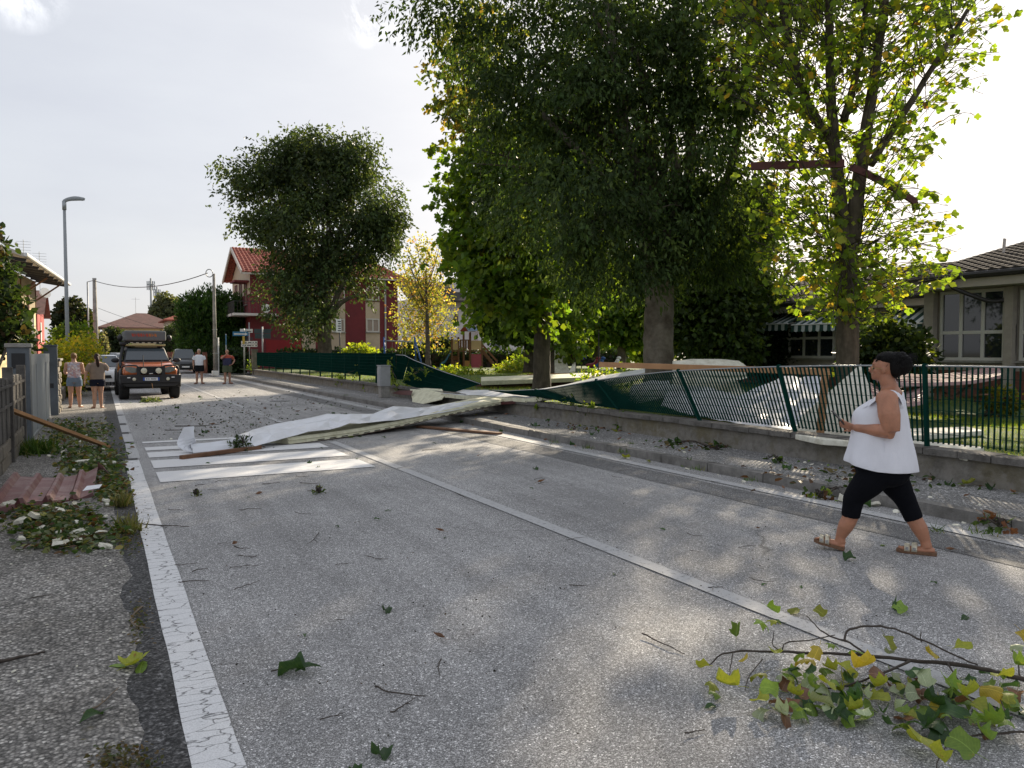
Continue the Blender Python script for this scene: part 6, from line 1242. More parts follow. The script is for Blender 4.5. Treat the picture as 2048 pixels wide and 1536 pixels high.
# sandals: cork sole, two pale gold straps with buckles
gm_ = mat('pale_gold_leather', (.58, .53, .40), .4, .1, 20., metal=.3, coord='obj'); ck = mat('cork_sole', (.17, .09, .05), .8, .3, 60., coord='obj')
for s in (-1, 1):
    hl, tl = (Vector((-.10, .268, .0)), Vector((-.105, .505, .052))) if s < 0 else (Vector((.10, -.400, .0)), Vector((.105, -.105, .0)))
    if s < 0: hl.z = .004
    dv = (tl - hl); sx = Vector((1, 0, 0)); out_ = [(0, .034), (.12, .042), (.35, .038), (.62, .048), (.85, .046), (1.0, .022)]
    poly = [hl + dv * f + sx * w for f, w in out_] + [hl + dv * f - sx * w for f, w in reversed(out_)]; up = Vector((0, 0, .03)); n = len(poly)
    sole = MB().add([p for p in poly] + [p + up for p in poly], [tuple(reversed(range(n))), tuple(range(n, 2 * n))] + [(i, (i + 1) % n, n + (i + 1) % n, n + i) for i in range(n)]).build('sandal', ck, wm, bevel=.005)
    for f0, f1, hgt in ((.48, .62, .068), (.66, .80, .056)):
        g = []
        for a in [PI * k / 10 for k in range(11)]:
            g.append([hl + dv * f + sx * math.cos(a) * .050 + Vector((0, 0, .022 + math.sin(a) * hgt)) for f in (f0, (f0 + f1) / 2, f1)])
        o = MB().sheet(g).build('strap', gm_, sole, True); q = o.modifiers.new('s', 'SOLIDIFY'); q.thickness = .004
        bc = hl + dv * (f0 + f1) / 2 + sx * -.050 + Vector((0, 0, .045)); MB().box(bc, (.006, .022, .024)).build('buckle', M['chrome'], sole)
ph = MB().box((0, 0, 0), (.072, .150, .009)); t_ = tag(ph.build('mobile_phone', M['black'], None, bevel=.003), 'dark mobile phone held up by the woman in the white top', 'phone')
a_ = wm.rotation_euler.z; lp3 = Vector((-.095, .335, 1.105)); w3 = Matrix.Rotation(a_, 3, 'Z') @ lp3 + wm.location; t_.location = w3; t_.rotation_euler = (R(48), R(0), a_)
# --- generic standing figure for the people farther off
def figure(label, loc, rz, h, skin, legs, arms, garments, hair, vox=.012, hw=.115, hip=.085, build=1.):
    """legs: [(hip,knee,ankle,toe)*2], arms: [(shoulder,elbow,wrist,handdir)*2], all in units of the height, facing +y"""
    t = thing('person', label, 'person', loc, rz); V = lambda p: Vector(p) * h; b = MB()
    b.ball(V((0, .005, .945)), (.044 * h, .054 * h, .056 * h), 14, 9); b.ball(V((0, .022, .912)), (.034 * h, .036 * h, .034 * h), 12, 8); b.tube([V((0, .054, .935)), V((0, .066, .918)), V((0, .052, .912))], [.006 * h, .009 * h, .006 * h], 7)
    for s in (-1, 1): b.ball(V((s * .046, 0, .925)), (.006 * h, .012 * h, .018 * h), 7, 5)
    chain(b, [V((0, 0, .90)), V((0, -.008, .845))], [.034 * h, .040 * h], 12)
    b.loft([ell(V((0, -.01, .845)), .05 * h, .04 * h), ell(V((0, -.01, .822)), .10 * h, .052 * h), ell(V((0, -.005, .77)), hw * h * build, .066 * h), ell(V((0, 0, .66)), .095 * h * build, .066 * h * build), ell(V((0, 0, .57)), .10 * h * build, .07 * h * build), ell(V((0, -.005, .50)), .105 * h * build, .072 * h * build), ell(V((0, 0, .46)), .08 * h, .06 * h)])
    for s, (a, k, n, toe) in zip((-1, 1), legs):
        a, k, n, toe = map(V, (a, k, n, toe)); chain(b, [a, a.lerp(k, .5), k, k.lerp(n, .4), n], [.062 * h, .052 * h, .036 * h, .036 * h, .022 * h], 12); d = toe - n; b.tube([n - d * .28 + Vector((0, 0, -.010 * h)), n + Vector((0, 0, -.012 * h)), n.lerp(toe, .6) , toe], [.018 * h, .024 * h, .022 * h, .014 * h], 9, ex=.8)
    for i, (s, e, w, hd) in enumerate(arms):
        s, e, w = map(V, (s, e, w)); chain(b, [s, s.lerp(e, .5), e], [.034 * h, .031 * h, .026 * h], 10); chain(b, [e, e.lerp(w, .3), w], [.026 * h, .025 * h, .016 * h], 10); b.ball(s, .036 * h, 10, 7)
        hand(b, w, hd, (-1 if i == 0 else 1, 0, .2) if False else ((1 if i == 0 else -1), .2, 0), h / 1.62, .5, 1 if i == 0 else -1)
    remesh(b, 'body', skin, vox, t, 2)
    for (nm, m, parts) in garments:
        g = MB()
        for pt in parts:
            if pt[0] == 'l': g.loft([ell(V(c), fx * h, fy * h) for c, fx, fy in pt[1]])
            else: chain(g, [V(p) for p in pt[1]], [r_ * h for r_ in pt[2]], 14)
        remesh(g, nm, m, vox * .8, t, 2)
    for (nm, m, balls) in hair:
        g = MB()
        for bl_ in balls:
            if not isinstance(bl_[0], list): g.ball(V(bl_[0]), tuple(x * h for x in bl_[1]), 12, 8)
            else: chain(g, [V(p) for p in bl_[0]], [x * h for x in bl_[1]], 10)
        remesh(g, nm, m, vox * .6, t, 1)
    for i, (a, k, n, toe) in enumerate(legs):
        n, toe = V(n), V(toe); d = toe - n; d.z = 0; hl = n - d * .35; hl.z = 0; tl = toe + d * .12; tl.z = 0
        sx = Vector((d.y, -d.x, 0)).normalized(); pr = [(0, .022), (.3, .026), (.7, .032), (1, .014)]; po = [hl.lerp(tl, f) + sx * w * h for f, w in pr] + [hl.lerp(tl, f) - sx * w * h for f, w in reversed(pr)]; q = len(po)
        MB().add(po + [p + Vector((0, 0, .022)) for p in po], [tuple(reversed(range(q))), tuple(range(q, 2 * q))] + [(i_, (i_ + 1) % q, q + (i_ + 1) % q, q + i_) for i_ in range(q)]).build('shoe', M['black'] if 'shirt' in label else ck, t, bevel=.004)
    return t
def stand(w=.06, fwd=(0, 0), turn=.15): return [((-.055, 0, .50), (-w, fwd[0] * .5, .275), (-w * 1.1, fwd[0], .048), (-w * 1.1 - turn * .3, fwd[0] + .095, .018)), ((.055, 0, .50), (w, fwd[1] * .5, .275), (w * 1.1, fwd[1], .048), (w * 1.1 + turn * .3, fwd[1] + .095, .018))]
def trousers(L_, to, r0=.076, r1=.06):
    """shorts legs down to the fraction 'to' of the thigh"""
    o = [('l', [((0, 0, .60), .108, .075), ((0, -.005, .53), .118, .084), ((0, -.005, .47), .112, .078)])]
    for (a, k, n, toe) in L_:
        a, k = Vector(a), Vector(k); o.append(('t', [tuple(a + Vector((0, 0, .02))), tuple(a.lerp(k, to * .5)), tuple(a.lerp(k, to))], [r0, r0 * .95, r1]))
    return o
def floral():
    m, t, n, l, b = newmat('floral_print'); f = noise(t, 9., 3, .5, 'obj'); g = noise(t, 17., 3, .5, 'obj'); o = ramp(t, f, [(.42, (.66, .62, .66)), (.52, (.42, .22, .24)), (.60, (.70, .64, .60))]); o = mixc(t, ramp(t, g, [(.55, 0.), (.60, .8)]), o, (.40, .45, .58)); l.new(o, b.inputs['Base Color']); b.inputs['Roughness'].default_value = .9; return m
p = P(150, 817); L_ = stand(.062, (.0, .06))
AR = [((-.118, -.005, .80), (-.150, .02, .64), (-.085, .15, .63), (.4, 1, .1)), ((.118, -.005, .80), (.150, .02, .64), (.075, .16, .64), (-.4, 1, .1))]
figure('woman seen from behind in sleeveless floral top and denim shorts looking down', (p.x, p.y, 0), R(-6), 1.60, M['skin2'], L_, AR, [('top', floral(), [('l', [((0, -.008, .835), .105, .052), ((0, -.005, .80), .112, .064), ((0, 0, .70), .106, .076), ((0, 0, .60), .108, .080), ((0, 0, .52), .120, .086)])]), ('shorts', cloth('light_denim', (.16, .22, .30), .2), trousers(L_, .42, .074, .070))],
       [('hair', hairmat('light_brown_hair', (.20, .115, .055)), [((0, -.012, .955), (.052, .058, .056)), ((0, -.045, .97), (.03, .026, .026))])], build=.95)
p = P(196, 818); L_ = stand(.05, (.0, .05))
AR = [((-.118, -.005, .80), (-.175, -.01, .655), (-.205, .03, .52), (-.1, .1, -1)), ((.118, -.005, .80), (.175, .02, .70), (.085, .10, .80), (-.5, .3, 1))]
figure('woman seen from behind in loose taupe tee and dark shorts with long ponytail', (p.x, p.y, 0), R(2), 1.58, M['skin2'], L_, AR, [('tee', cloth('taupe_jersey', (.26, .205, .165), .1), [('l', [((0, -.008, .84), .10, .052), ((0, -.005, .80), .128, .070), ((0, 0, .70), .124, .084), ((0, 0, .60), .124, .088), ((0, 0, .53), .118, .086)]), ('t', [(-.11, 0, .80), (-.165, -.005, .69)], [.050, .046]), ('t', [(.11, 0, .80), (.165, .015, .72)], [.050, .046])]), ('shorts', cloth('navy_shorts', (.014, .016, .028), .2), trousers(L_, .36, .078, .078))],
       [('hair', hairmat('dark_brown_hair', (.035, .018, .014)), [((0, -.010, .953), (.051, .060, .058)), ([(0, -.06, .955), (.005, -.078, .90), (.012, -.075, .82), (.015, -.07, .76)], [.022, .030, .030, .014])])])
p = P(399, 768); L_ = stand(.062, (.02, .0), .25)
AR = [((-.122, -.005, .80), (-.150, -.005, .64), (-.155, .03, .50), (0, .2, -1)), ((.122, -.005, .80), (.155, -.01, .64), (.150, .02, .50), (0, .2, -1))]
figure('grey haired man in white shirt and black shorts standing in the street', (p.x, p.y, 0), R(172), 1.76, M['skin3'], L_, AR, [('tee', cloth('white_tee', (.74, .75, .77), .04), [('l', [((0, -.008, .845), .085, .050), ((0, -.005, .80), .128, .072), ((0, 0, .70), .118, .084), ((0, 0, .60), .115, .088), ((0, 0, .54), .115, .084)]), ('t', [(-.11, 0, .80), (-.150, -.003, .70)], [.050, .046]), ('t', [(.11, 0, .80), (.152, -.006, .70)], [.050, .046])]), ('shorts', cloth('black_shorts', (.012, .012, .014), .2), trousers(L_, .62, .08, .078))],
       [('hair', hairmat('grey_hair', (.45, .42, .38)), [((0, -.014, .962), (.050, .058, .050))])], vox=.014)
p = P(455, 768); L_ = stand(.06, (.0, .02), .25)
AR = [((-.122, -.005, .80), (-.205, -.02, .68), (-.13, .06, .565), (.8, .4, -.3)), ((.122, -.005, .80), (.165, .07, .735), (.04, .12, .855), (-.6, .1, 1))]
figure('bald man in red and navy shirt with olive shorts, hand at his chin', (p.x, p.y, 0), R(178), 1.75, M['skin3'], L_, AR, [('tee', cloth('navy_jersey', (.045, .045, .085), .15), [('l', [((0, 0, .755), .126, .080), ((0, 0, .68), .124, .094), ((0, 0, .60), .122, .098), ((0, 0, .54), .120, .092)])]), ('yoke', cloth('coral_jersey', (.40, .09, .06), .15), [('l', [((0, -.008, .845), .085, .050), ((0, -.005, .80), .130, .074), ((0, 0, .752), .127, .081)]), ('t', [(-.11, 0, .80), (-.170, -.012, .73)], [.050, .046]), ('t', [(.11, 0, .80), (.150, .04, .76)], [.050, .046])]), ('shorts', cloth('olive_shorts', (.085, .10, .06), .15), trousers(L_, .72, .082, .080))],
       [('stubble', hairmat('short_grey_hair', (.30, .24, .20)), [((0, -.022, .945), (.046, .048, .044))])], vox=.014, build=1.12)
# ------------------------------------------------------------------ storm debris: roof panels, sheets, timber
def wob(p, a, seed=0): 
    r = rnoise(np.array([[p.x, p.y, p.z]]), 4.5, seed)[0]; return Vector((p.x, p.y, p.z + a * r))
def resample(pts, n):
    pts = [Vector(p) for p in pts]; d = [0.]
    for a, b in zip(pts, pts[1:]): d.append(d[-1] + (b - a).length)
    o = []
    for i in range(n):
        t = d[-1] * i / (n - 1); k = max(0, min(len(pts) - 2, next((j for j in range(len(d) - 1) if d[j + 1] >= t), len(pts) - 2))); f = (t - d[k]) / max(1e-6, d[k + 1] - d[k]); o.append(pts[k].lerp(pts[k + 1], f))
    return o
def slab(mb, quad, th, m=0):
    """flat board from four corners with thickness along its normal"""
    q = [Vector(p) for p in quad]; n = (q[1] - q[0]).cross(q[3] - q[0]).normalized()
    if n.z < 0: n = -n
    a = [p - n * th for p in q]; return mb.add(q + a, [(0, 1, 2, 3), (7, 6, 5, 4), (0, 4, 5, 1), (1, 5, 6, 2), (2, 6, 7, 3), (3, 7, 4, 0)], m)
# panel lying across the road, one end on the wall
n0 = Vector((2.87, 13.78, 0)); n1 = Vector((8.75, 16.75, 0)); dv = (n1 - n0).normalized(); pr_ = Vector((-dv.y, dv.x, 0))
near = Frame(n0, dv, (dv.y, -dv.x, 0)); far = Frame(n0 + pr_ * .95, dv, (dv.y, -dv.x, 0))
def onf(f, u, v): a, z = f.hit(u, v); return f.pt(a, z)
t = thing('roof_panel', 'long cream foam roof panel lying across the road, one end propped on the wall', 'roof panel', n0)
bot = [onf(near, u, v) for u, v in ((578, 889), (640, 881), (720, 869), (800, 853), (880, 834), (960, 817), (1040, 801))]; bot = [Vector((p.x, p.y, max(.015, p.z))) for p in bot]; bot = resample(bot, 26)
thk = .115
g = []
for i, p in enumerate(bot):
    e = .012 * rnoise(np.array([[i * 1.0, 0, 0]]), 2.4, 3)[0]; q = p + pr_ * .95 + Vector((0, 0, -.02))
    g.append([p + pr_ * (e), p + pr_ * (.02 + e) + Vector((0, 0, thk * .45)), p + pr_ * (.0 + e) + Vector((0, 0, thk * .55)), p + pr_ * (.05 + e) + Vector((0, 0, thk)), q + Vector((0, 0, thk)), q, ])
mb = MB(); mb.loft([r for r in g]); fo = mb.build('foam_core', M['foam'], t, False, True)
mb = MB()
for i in range(22):
    a = bot[2 + i]; b_ = bot[min(3 + i, 25)]; p = a.lerp(b_, .25) - pr_ * .004; q = a.lerp(b_, .8) - pr_ * .004; mb.add([p + Vector((0, 0, .008)), q + Vector((0, 0, .008)), q + Vector((0, 0, .024)), p + Vector((0, 0, .024))], [(0, 1, 2, 3)])
stuff(mb.build('bolt_slots', M['black'], fo)).data.transform(Matrix.Translation(-n0))
b0_ = resample([p - Vector((0, 0, .010)) + pr_ * .01 for p in bot], 14); MB().sheet([[p, p + pr_ * .93] for p in b0_], .006).build('lower_skin', M['darkred'], t, world=True)
# white steel skin, peeled off and crumpled
t = thing('steel_sheet', 'crumpled white steel sheet peeled from the panel and lying over the zebra crossing', 'metal sheet', (1.3, 13.6, 0))
lo = [P(386, 905, .03), P(425, 901, .04), P(462, 897, .05), P(508, 893, .07)] + [onf(near, u, v) for u, v in ((560, 878), (616, 864), (665, 859), (704, 843), (722, 847), (790, 840), (846, 831), (905, 821), (955, 811))]
up_ = [P(378, 890, .10), P(430, 886, .12), P(472, 876, .20)] + [onf(Frame(n0 + pr_ * w, dv, (dv.y, -dv.x, 0)), u, v) for u, v, w in ((504, 859, .75), (557, 847, .85), (613, 837, .95), (655, 827, .95), (700, 830, .95), (748, 831, .95), (791, 811, .95), (833, 816, .95), (873, 812, .95), (940, 800, .95), (999, 799, .95))]
A_ = resample(lo, 30); B_ = resample(up_, 30); g = []; rd = random.Random(8)
for i in range(30):
    row = []
    for j in range(6):
        f = j / 5; p = A_[i].lerp(B_[i], f); z = .05 * math.sin(PI * f) + (.035 * rnoise(np.array([[i * .40, j * .8, 0]]), 1.9, 15)[0] + .020 * (1 if (i // 3 + j) % 2 else -1)) * (1 if 0 < j < 5 else .25)
        row.append(Vector((p.x, p.y, max(.012, p.z + z))))
    g.append(row)
MB().sheet(g, .004).build('sheet', M['skin_white'], t, world=True)
e0 = A_[0]; e1 = B_[0]; cu = []
for k in range(9):
    f = k / 8; o = Vector((.02 - .13 * math.sin(f * 1.7), .02 * f, .0 + .36 * f ** 1.5)); o.x += .16 * max(0, f - .45)
    w = .20 - .12 * f; m_ = e0.lerp(e1, .5); dn = (e1 - e0).normalized().lerp(Vector((.95, -.25, .1)), min(1, f * 1.6)).normalized(); cu.append([m_ + o - dn * w, m_ + o + Vector((-.02, 0, 0)), m_ + o + dn * w])
MB().sheet([[p for p in r] for r in cu], .012).build('curled_end', M['skin_white'], t, world=True)
# second panel over the wall into the garden, and its torn flap
t = thing('roof_panel', 'cream roof panel draped along the wall top and sagging fence', 'roof panel', (8.9, 18, .5))
nr = [PX(u, v, x) for u, v, x in ((882, 789, 8.62), (960, 793, 8.66), (1062, 798, 8.75), (1150, 780, 9.35), (1230, 760, 9.7), (1290, 747, 9.95))]; fa = [PX(u, v, x) for u, v, x in ((880, 778, 9.45), (960, 781, 9.5), (1062, 783, 9.65), (1150, 765, 10.2), (1230, 748, 10.5), (1290, 737, 10.8))]
A_ = resample(nr, 16); B_ = resample(fa, 16); MB().sheet([[A_[i].lerp(B_[i], f) + Vector((0, 0, .012 * math.sin(i * 1.7 + f * 5))) for f in (0, .25, .5, .75, 1)] for i in range(16)], .09).build('foam_core', M['foam'], t, world=True)
MB().sheet([[A_[i].lerp(B_[i], f) + Vector((0, 0, .016 + .012 * math.sin(i * 1.7 + f * 5))) for f in (.05, .35, .65, .97)] for i in range(16)], .005).build('skin', M['skin_white'], t, world=True)
fl = [[PX(820, 778, 8.75), PX(850, 776, 8.8), PX(884, 778, 8.9)], [PX(824, 795, 8.45), PX(852, 792, 8.5), PX(890, 790, 8.65)], [PX(826, 816, 8.15), PX(850, 806, 8.3), PX(884, 798, 8.5)]]
MB().sheet(fl, .02).build('torn_flap', M['foam'], t, world=True)
t = thing('red_metal_strip', 'jagged dark red metal strip hanging beside the grey cabinet', 'metal strip', PX(800, 785, 8.6)); mb = MB()
q = [PX(783, 786, 8.55), PX(800, 781, 8.55), PX(826, 781, 8.5), PX(822, 790, 8.45), PX(800, 789, 8.5)]; MB().add(q + [p + Vector((.0, .02, -.008)) for p in q], [(0, 1, 2, 3, 4), (9, 8, 7, 6, 5)] + [(i, (i + 1) % 5, 5 + (i + 1) % 5, 5 + i) for i in range(5)]).build('strip', M['darkred'], t, world=True)
def timber(label, a, b, w, h, m='wood', name='timber_beam', cat='beam', split=True):
    a, b = Vector(a), Vector(b); t = thing(name, label, cat, a); d = (b - a).normalized(); MB().beam(a, b, w, h).build('beam', M[m], t, world=True, bevel=.004)
    if split: x = d.cross(Vector((0, 0, 1))).normalized(); MB().add([b + x * w * .5 - d * .001, b - x * w * .5 - d * .001, b - x * w * .2 + d * w * 1.6 - Vector((0, 0, h * .4)), b + x * w * .1 + d * w * .9 + Vector((0, 0, h * .1))], [(0, 1, 2, 3)]).build('splinter', M[m], t, world=True)
    return t
a = P(214, 893, .03); b = PX(0, 812, -1.32); timber('fresh sawn timber plank leaning from the pavement over the slab wall', b + (b - a) * .12, a, .15, .05)
timber('weathered brown batten lying on the zebra crossing under the white sheet', P(362, 915, .035), P(520, 894, .04), .09, .06, 'wooddark')
timber('broken brown plank in the gutter beneath the propped panel', P(1000, 867, .03), P(838, 853, .03), .16, .04, 'wooddark')
timber('dark red wooden strip wedged under the panel at the wall', PX(872, 818, 7.9), PX(1046, 803, 8.85), .10, .07, 'darkred')
timber('long orange timber beam crossing the garden in front of the big trunk', PD(1200, 729, 15.2), PD(1660, 744, 11.9), .075, .10, 'wood', split=False)
timber('upright orange timber stuck in the lawn among the white sheets', PD(1640, 872, 11.2), PD(1651, 742, 11.2), .07, .09, 'wood', split=False)
timber('thin orange batten on the lawn behind the mid green tulip tree', P(1055, 749, LAWN + .04), P(1195, 745, LAWN + .04), .12, .06, 'wood', split=False)
# sheets in the garden
def sheetthing(label, lo, up, m, th=.04, n=18, rows=6, amp=.02, name='roof_sheet', corr=0.):
    A_ = resample([PX(*p) for p in lo], n); B_ = resample([PX(*p) for p in up], n); t = thing(name, label, 'roof sheet', A_[0])
    g = [[A_[i].lerp(B_[i], j / rows) + Vector((0, 0, amp * rnoise(np.array([[i * .6, j * .7, 0]]), 2., 5)[0] + (corr * (1 if i % 2 else -1) if corr else 0))) for j in range(rows + 1)] for i in range(n)]
    MB().sheet(g, th).build('sheet', m, t, False if corr else True, world=True); return t
sheetthing('large blue white steel sheet lying slanted behind the leaning fence', [(1322, 812, 9.7), (1400, 832, 9.7), (1500, 850, 9.6), (1600, 866, 9.55), (1650, 872, 9.5)], [(1340, 767, 10.9), (1420, 775, 10.9), (1478, 792, 10.7), (1575, 750, 11.2), (1658, 757, 11.)], M['skin_white'], .01, 30, 7, .03, corr=.006)
sheetthing('pale sheet half hidden behind the large slanted one and the trunk', [(1255, 812, 10.6), (1300, 800, 10.8), (1345, 790, 11.)], [(1262, 772, 11.3), (1300, 762, 11.5), (1340, 760, 11.7)], M['skin_white'], .01, 10, 4, .02)
q = [PX(u, v, x) for u, v, x in ((1590, 868, 9.42), (1604, 832, 9.65), (1722, 728, 10.25), (1745, 790, 9.9), (1768, 888, 9.4))]
t = thing('roof_sheet', 'tall cream pointed sheet standing behind the woman at the fence', 'roof sheet', q[0]); nn = Vector((.03, .03, .0)); MB().add(q + [p + nn for p in q], [(0, 1, 2, 3, 4), (9, 8, 7, 6, 5)] + [(i, (i + 1) % 5, 5 + (i + 1) % 5, 5 + i) for i in range(5)]).build('sheet', M['foamwhite'], t, world=True)
A_ = [PD(u, v, 15.6) for u, v in ((1345, 742), (1380, 748), (1440, 752), (1480, 752), (1495, 748))]; B_ = [PD(u, v, 16.1) for u, v in ((1345, 725), (1380, 718), (1440, 718), (1483, 722), (1494, 738))]
t = thing('roof_sheet', 'curved cream panel bulging up beside the hackberry trunk', 'roof sheet', A_[0]); A_, B_ = resample(A_, 14), resample(B_, 14); MB().sheet([[A_[i].lerp(B_[i], f) + Vector((0, 0, .10 * math.sin(PI * f))) for f in (0, .25, .5, .75, 1)] for i in range(14)], .08).build('sheet', M['foamwhite'], t, True, True)
sheetthing('white sheet under the curved panel, seen through the fence bars', [(1345, 800, 10.9), (1420, 800, 10.9), (1500, 800, 11.)], [(1345, 752, 12.2), (1420, 752, 12.2), (1472, 758, 12.)], M['foamwhite'], .02, 10, 4, .01)
M['pinkroof'] = mat('faded_pink_roof', (.30, .17, .155), .6, .25, 5., dirt=((.42, .33, .31), .6), dscale=2.)
def corrugated(label, c00, c10, c11, c01, n=9, amp=.03):
    """ridges run from c00 to c10; n ridges across towards c01"""
    c00, c10, c11, c01 = [Vector(c) for c in (c00, c10, c11, c01)]; t = thing('corrugated_sheet', label, 'roof sheet', c00); g = []
    for i in range(n * 4 + 1):
        f = i / (n * 4); z = amp * (1 if i % 4 in (1, 2) else -1); g.append([c00.lerp(c01, f).lerp(c10.lerp(c11, f), s) + Vector((0, 0, z - .10 * math.sin(PI * s) + .04 * math.sin(s * 5 + f * 3))) for s in [k / 8 for k in range(9)]])
    MB().sheet(g, .012).build('sheet', M['pinkroof'], t, world=True); return t
corrugated('faded pink corrugated roof sheet propped high on rubble by the school', PD(1760, 772, 13.6), PD(2006, 748, 15.2), PD(1996, 738, 17.), PD(1735, 738, 15.4))
corrugated('faded pink corrugated roof sheet sagging beneath the higher one', PD(1745, 800, 12.9), PD(1856, 796, 13.0), PD(1848, 780, 14.2), PD(1738, 766, 14.4), 7)
t = thing('rubble_heap', 'dark heap of broken boards holding up the corrugated sheets', 'rubble', PD(1850, 800, 14.5)); rd = random.Random(21)
for i in range(16):
    p = PD(rd.uniform(1770, 1960), rd.uniform(782, 806), rd.uniform(14.2, 16)); p.z = max(LAWN + .05, p.z); q = p + Vector((rd.uniform(-.7, .7), rd.uniform(-.7, .7), rd.uniform(-.05, .35))); MB().beam(p, q, .12, .03).build('board', M['wooddark'] if i % 3 else M['darkred'], t, world=True)
for lab, qd in (('white foam slab lying flat on the lawn behind the fence posts', ((1785, 858), (1935, 853), (1968, 861), (1800, 873))), ('white foam slab with a broken corner next to the wall coping', ((1775, 877), (1880, 885), (1968, 893), (1935, 909))), ('thin white slab at the foot of the fence left of the woman', ((1590, 868), (1700, 872), (1760, 886), (1640, 878)))):
    qq = [P(u, v, LAWN + .12) for u, v in qd]; t = thing('foam_slab', lab, 'foam slab', qq[0]); mb = MB(); slab(mb, qq, .08); mb.build('slab', M['foamwhite'], t, world=True, bevel=.012)
# stacked panels by the mid tree, leaning panel
t = thing('panel_stack', 'stack of two cream and maroon roof panels lying behind the brown trunk', 'roof panel', PD(1080, 765, 28.))
mb = MB(); slab(mb, [PD(962, 762, 27.6), PD(1215, 753, 28.6), PD(1200, 745, 30.4), PD(962, 754, 29.2)], .16); mb.build('upper_panel', M['foam'], t, world=True, bevel=.02)
mb = MB(); slab(mb, [PD(966, 770, 28.0), PD(1205, 759, 29.0), PD(1190, 750, 30.6), PD(966, 761, 29.6)], .14); mb.build('lower_panel', M['darkred'], t, world=True, bevel=.015)
for x in (968, 1090, 1190): p = PD(x, 772, 28.4); MB().box2((p.x - .15, p.y - .1, LAWN), (p.x + .15, p.y + .6, max(LAWN + .12, p.z))).build('support', M['darkred'], t, world=True)
t = thing('leaning_panel', 'pale grey panel leaning upright against the dark trunk', 'roof panel', PD(1125, 746, 44.8)); mb = MB(); q = [PD(1113, 746, 44.6), PD(1141, 746, 44.2), PD(1116, 676, 44.9), PD(1112, 676, 44.9)]; nn = Vector((-.05, .12, 0)); mb.add(q + [p + nn for p in q], [(0, 1, 2, 3), (7, 6, 5, 4), (0, 4, 5, 1), (1, 5, 6, 2), (2, 6, 7, 3), (3, 7, 4, 0)]); mb.build('panel', M['concrete'] if False else M['foamwhite'], t, world=True)
MB().beam(PD(1115, 690, 45.2), PD(1150, 718, 44.6), .2, .15).build('broken_edge', M['darkred'], t, world=True)
t = thing('broken_slab', 'small broken pale slab beside the leaning panel', 'rubble', PD(1145, 744, 44)); mb = MB(); slab(mb, [PD(1138, 744, 43.6), PD(1150, 741, 43.6), PD(1151, 724, 44.2), PD(1146, 726, 44.2)], .1); mb.build('slab', M['foamwhite'], t, world=True); mb = MB(); slab(mb, [PD(1140, 749, 43.), PD(1165, 748, 43.), PD(1168, 745, 44.), PD(1142, 745, 44.)], .06); mb.build('chip', M['foamwhite'], t, world=True)
# bent steel flashing caught in the fork of the tulip tree
t = thing('steel_flashing', 'bent maroon steel flashing caught in the fork of the tulip tree', 'flashing', PD(1690, 330, 16.1))
def channel(pts, w, h, m, nm):
    mb = MB(); rings = []
    for i, p in enumerate(pts):
        d = (Vector(pts[min(i + 1, len(pts) - 1)]) - Vector(pts[max(i - 1, 0)])).normalized(); x = d.cross(Vector((0, 0, 1))).normalized(); z = x.cross(d); p = Vector(p)
        rings.append([p + x * a + z * b for a, b in ((-w, -h), (w, -h), (w, -h + .02), (-w + .02, -h + .02), (-w + .02, h), (-w, h))])
    mb.loft(rings); return mb.build(nm, m, t, world=True)
M['flash'] = mat('maroon_flashing', (.10, .03, .027), .7, .3, 6.)
channel([PD(u, v, 15.9) for u, v in ((1503, 332), (1560, 330), (1620, 328), (1690, 326))], .04, .085, M['flash'], 'left_length'); channel([PD(u, v, d) for u, v, d in ((1700, 332, 16.), (1745, 352, 15.9), (1790, 376, 15.8), (1830, 402, 15.8), (1833, 420, 15.8))], .04, .075, M['flash'], 'right_length')
# maroon roof sheet on the left pavement
t = thing('maroon_roof_sheet', 'torn maroon metal roof sheet with raised ribs on the left pavement', 'roof sheet', P(100, 985)); n = 29; g = []
fl_, fr_, bl_, br_ = P(-30, 1024, .06), P(186, 988, .05), P(22, 957, .10), P(196, 944, .12)
for i in range(n):
    f = i / (n - 1); rib = .055 if i in (1, 2, 8, 9, 15, 16, 22, 23) else 0.; row = []
    for j in range(6):
        s = j / 5; p = fl_.lerp(fr_, f).lerp(bl_.lerp(br_, f), s); row.append(Vector((p.x, p.y, p.z + rib + .03 * math.sin(f * 5 + s * 2) + (.05 * (f - .85) * 6 if f > .85 else 0))))
    g.append(row)
MB().sheet(g, .004).build('sheet', M['maroon'], t, world=True)
g2 = [[r[0] + Vector((0, -.0, 0)), r[0] + Vector((.02, -.05, -.05)), Vector((r[0].x + .03, r[0].y - .02 - .04 * math.sin(i), .012))] for i, r in enumerate(g)]; MB().sheet(g2).build('folded_edge', M['darkred'], t, world=True)
MB().sheet([[br_ + Vector((0, -.02 * k, .03 * k)), br_ + Vector((.04 + .02 * k, -.02 - .07 * k, .10 - .02 * k))] for k in range(6)], .004).build('curled_corner', M['maroon'], t, world=True)
q = P(184, 978, .14); mb = MB(); slab(mb, [q + Vector((-.09, -.07, 0)), q + Vector((.07, -.09, .02)), q + Vector((.10, .10, .03)), q + Vector((-.05, .12, .02))], .004); tag(mb.build('paper_scrap', M['skin_white']), 'crumpled white paper scrap lying on the maroon sheet corner', 'paper')
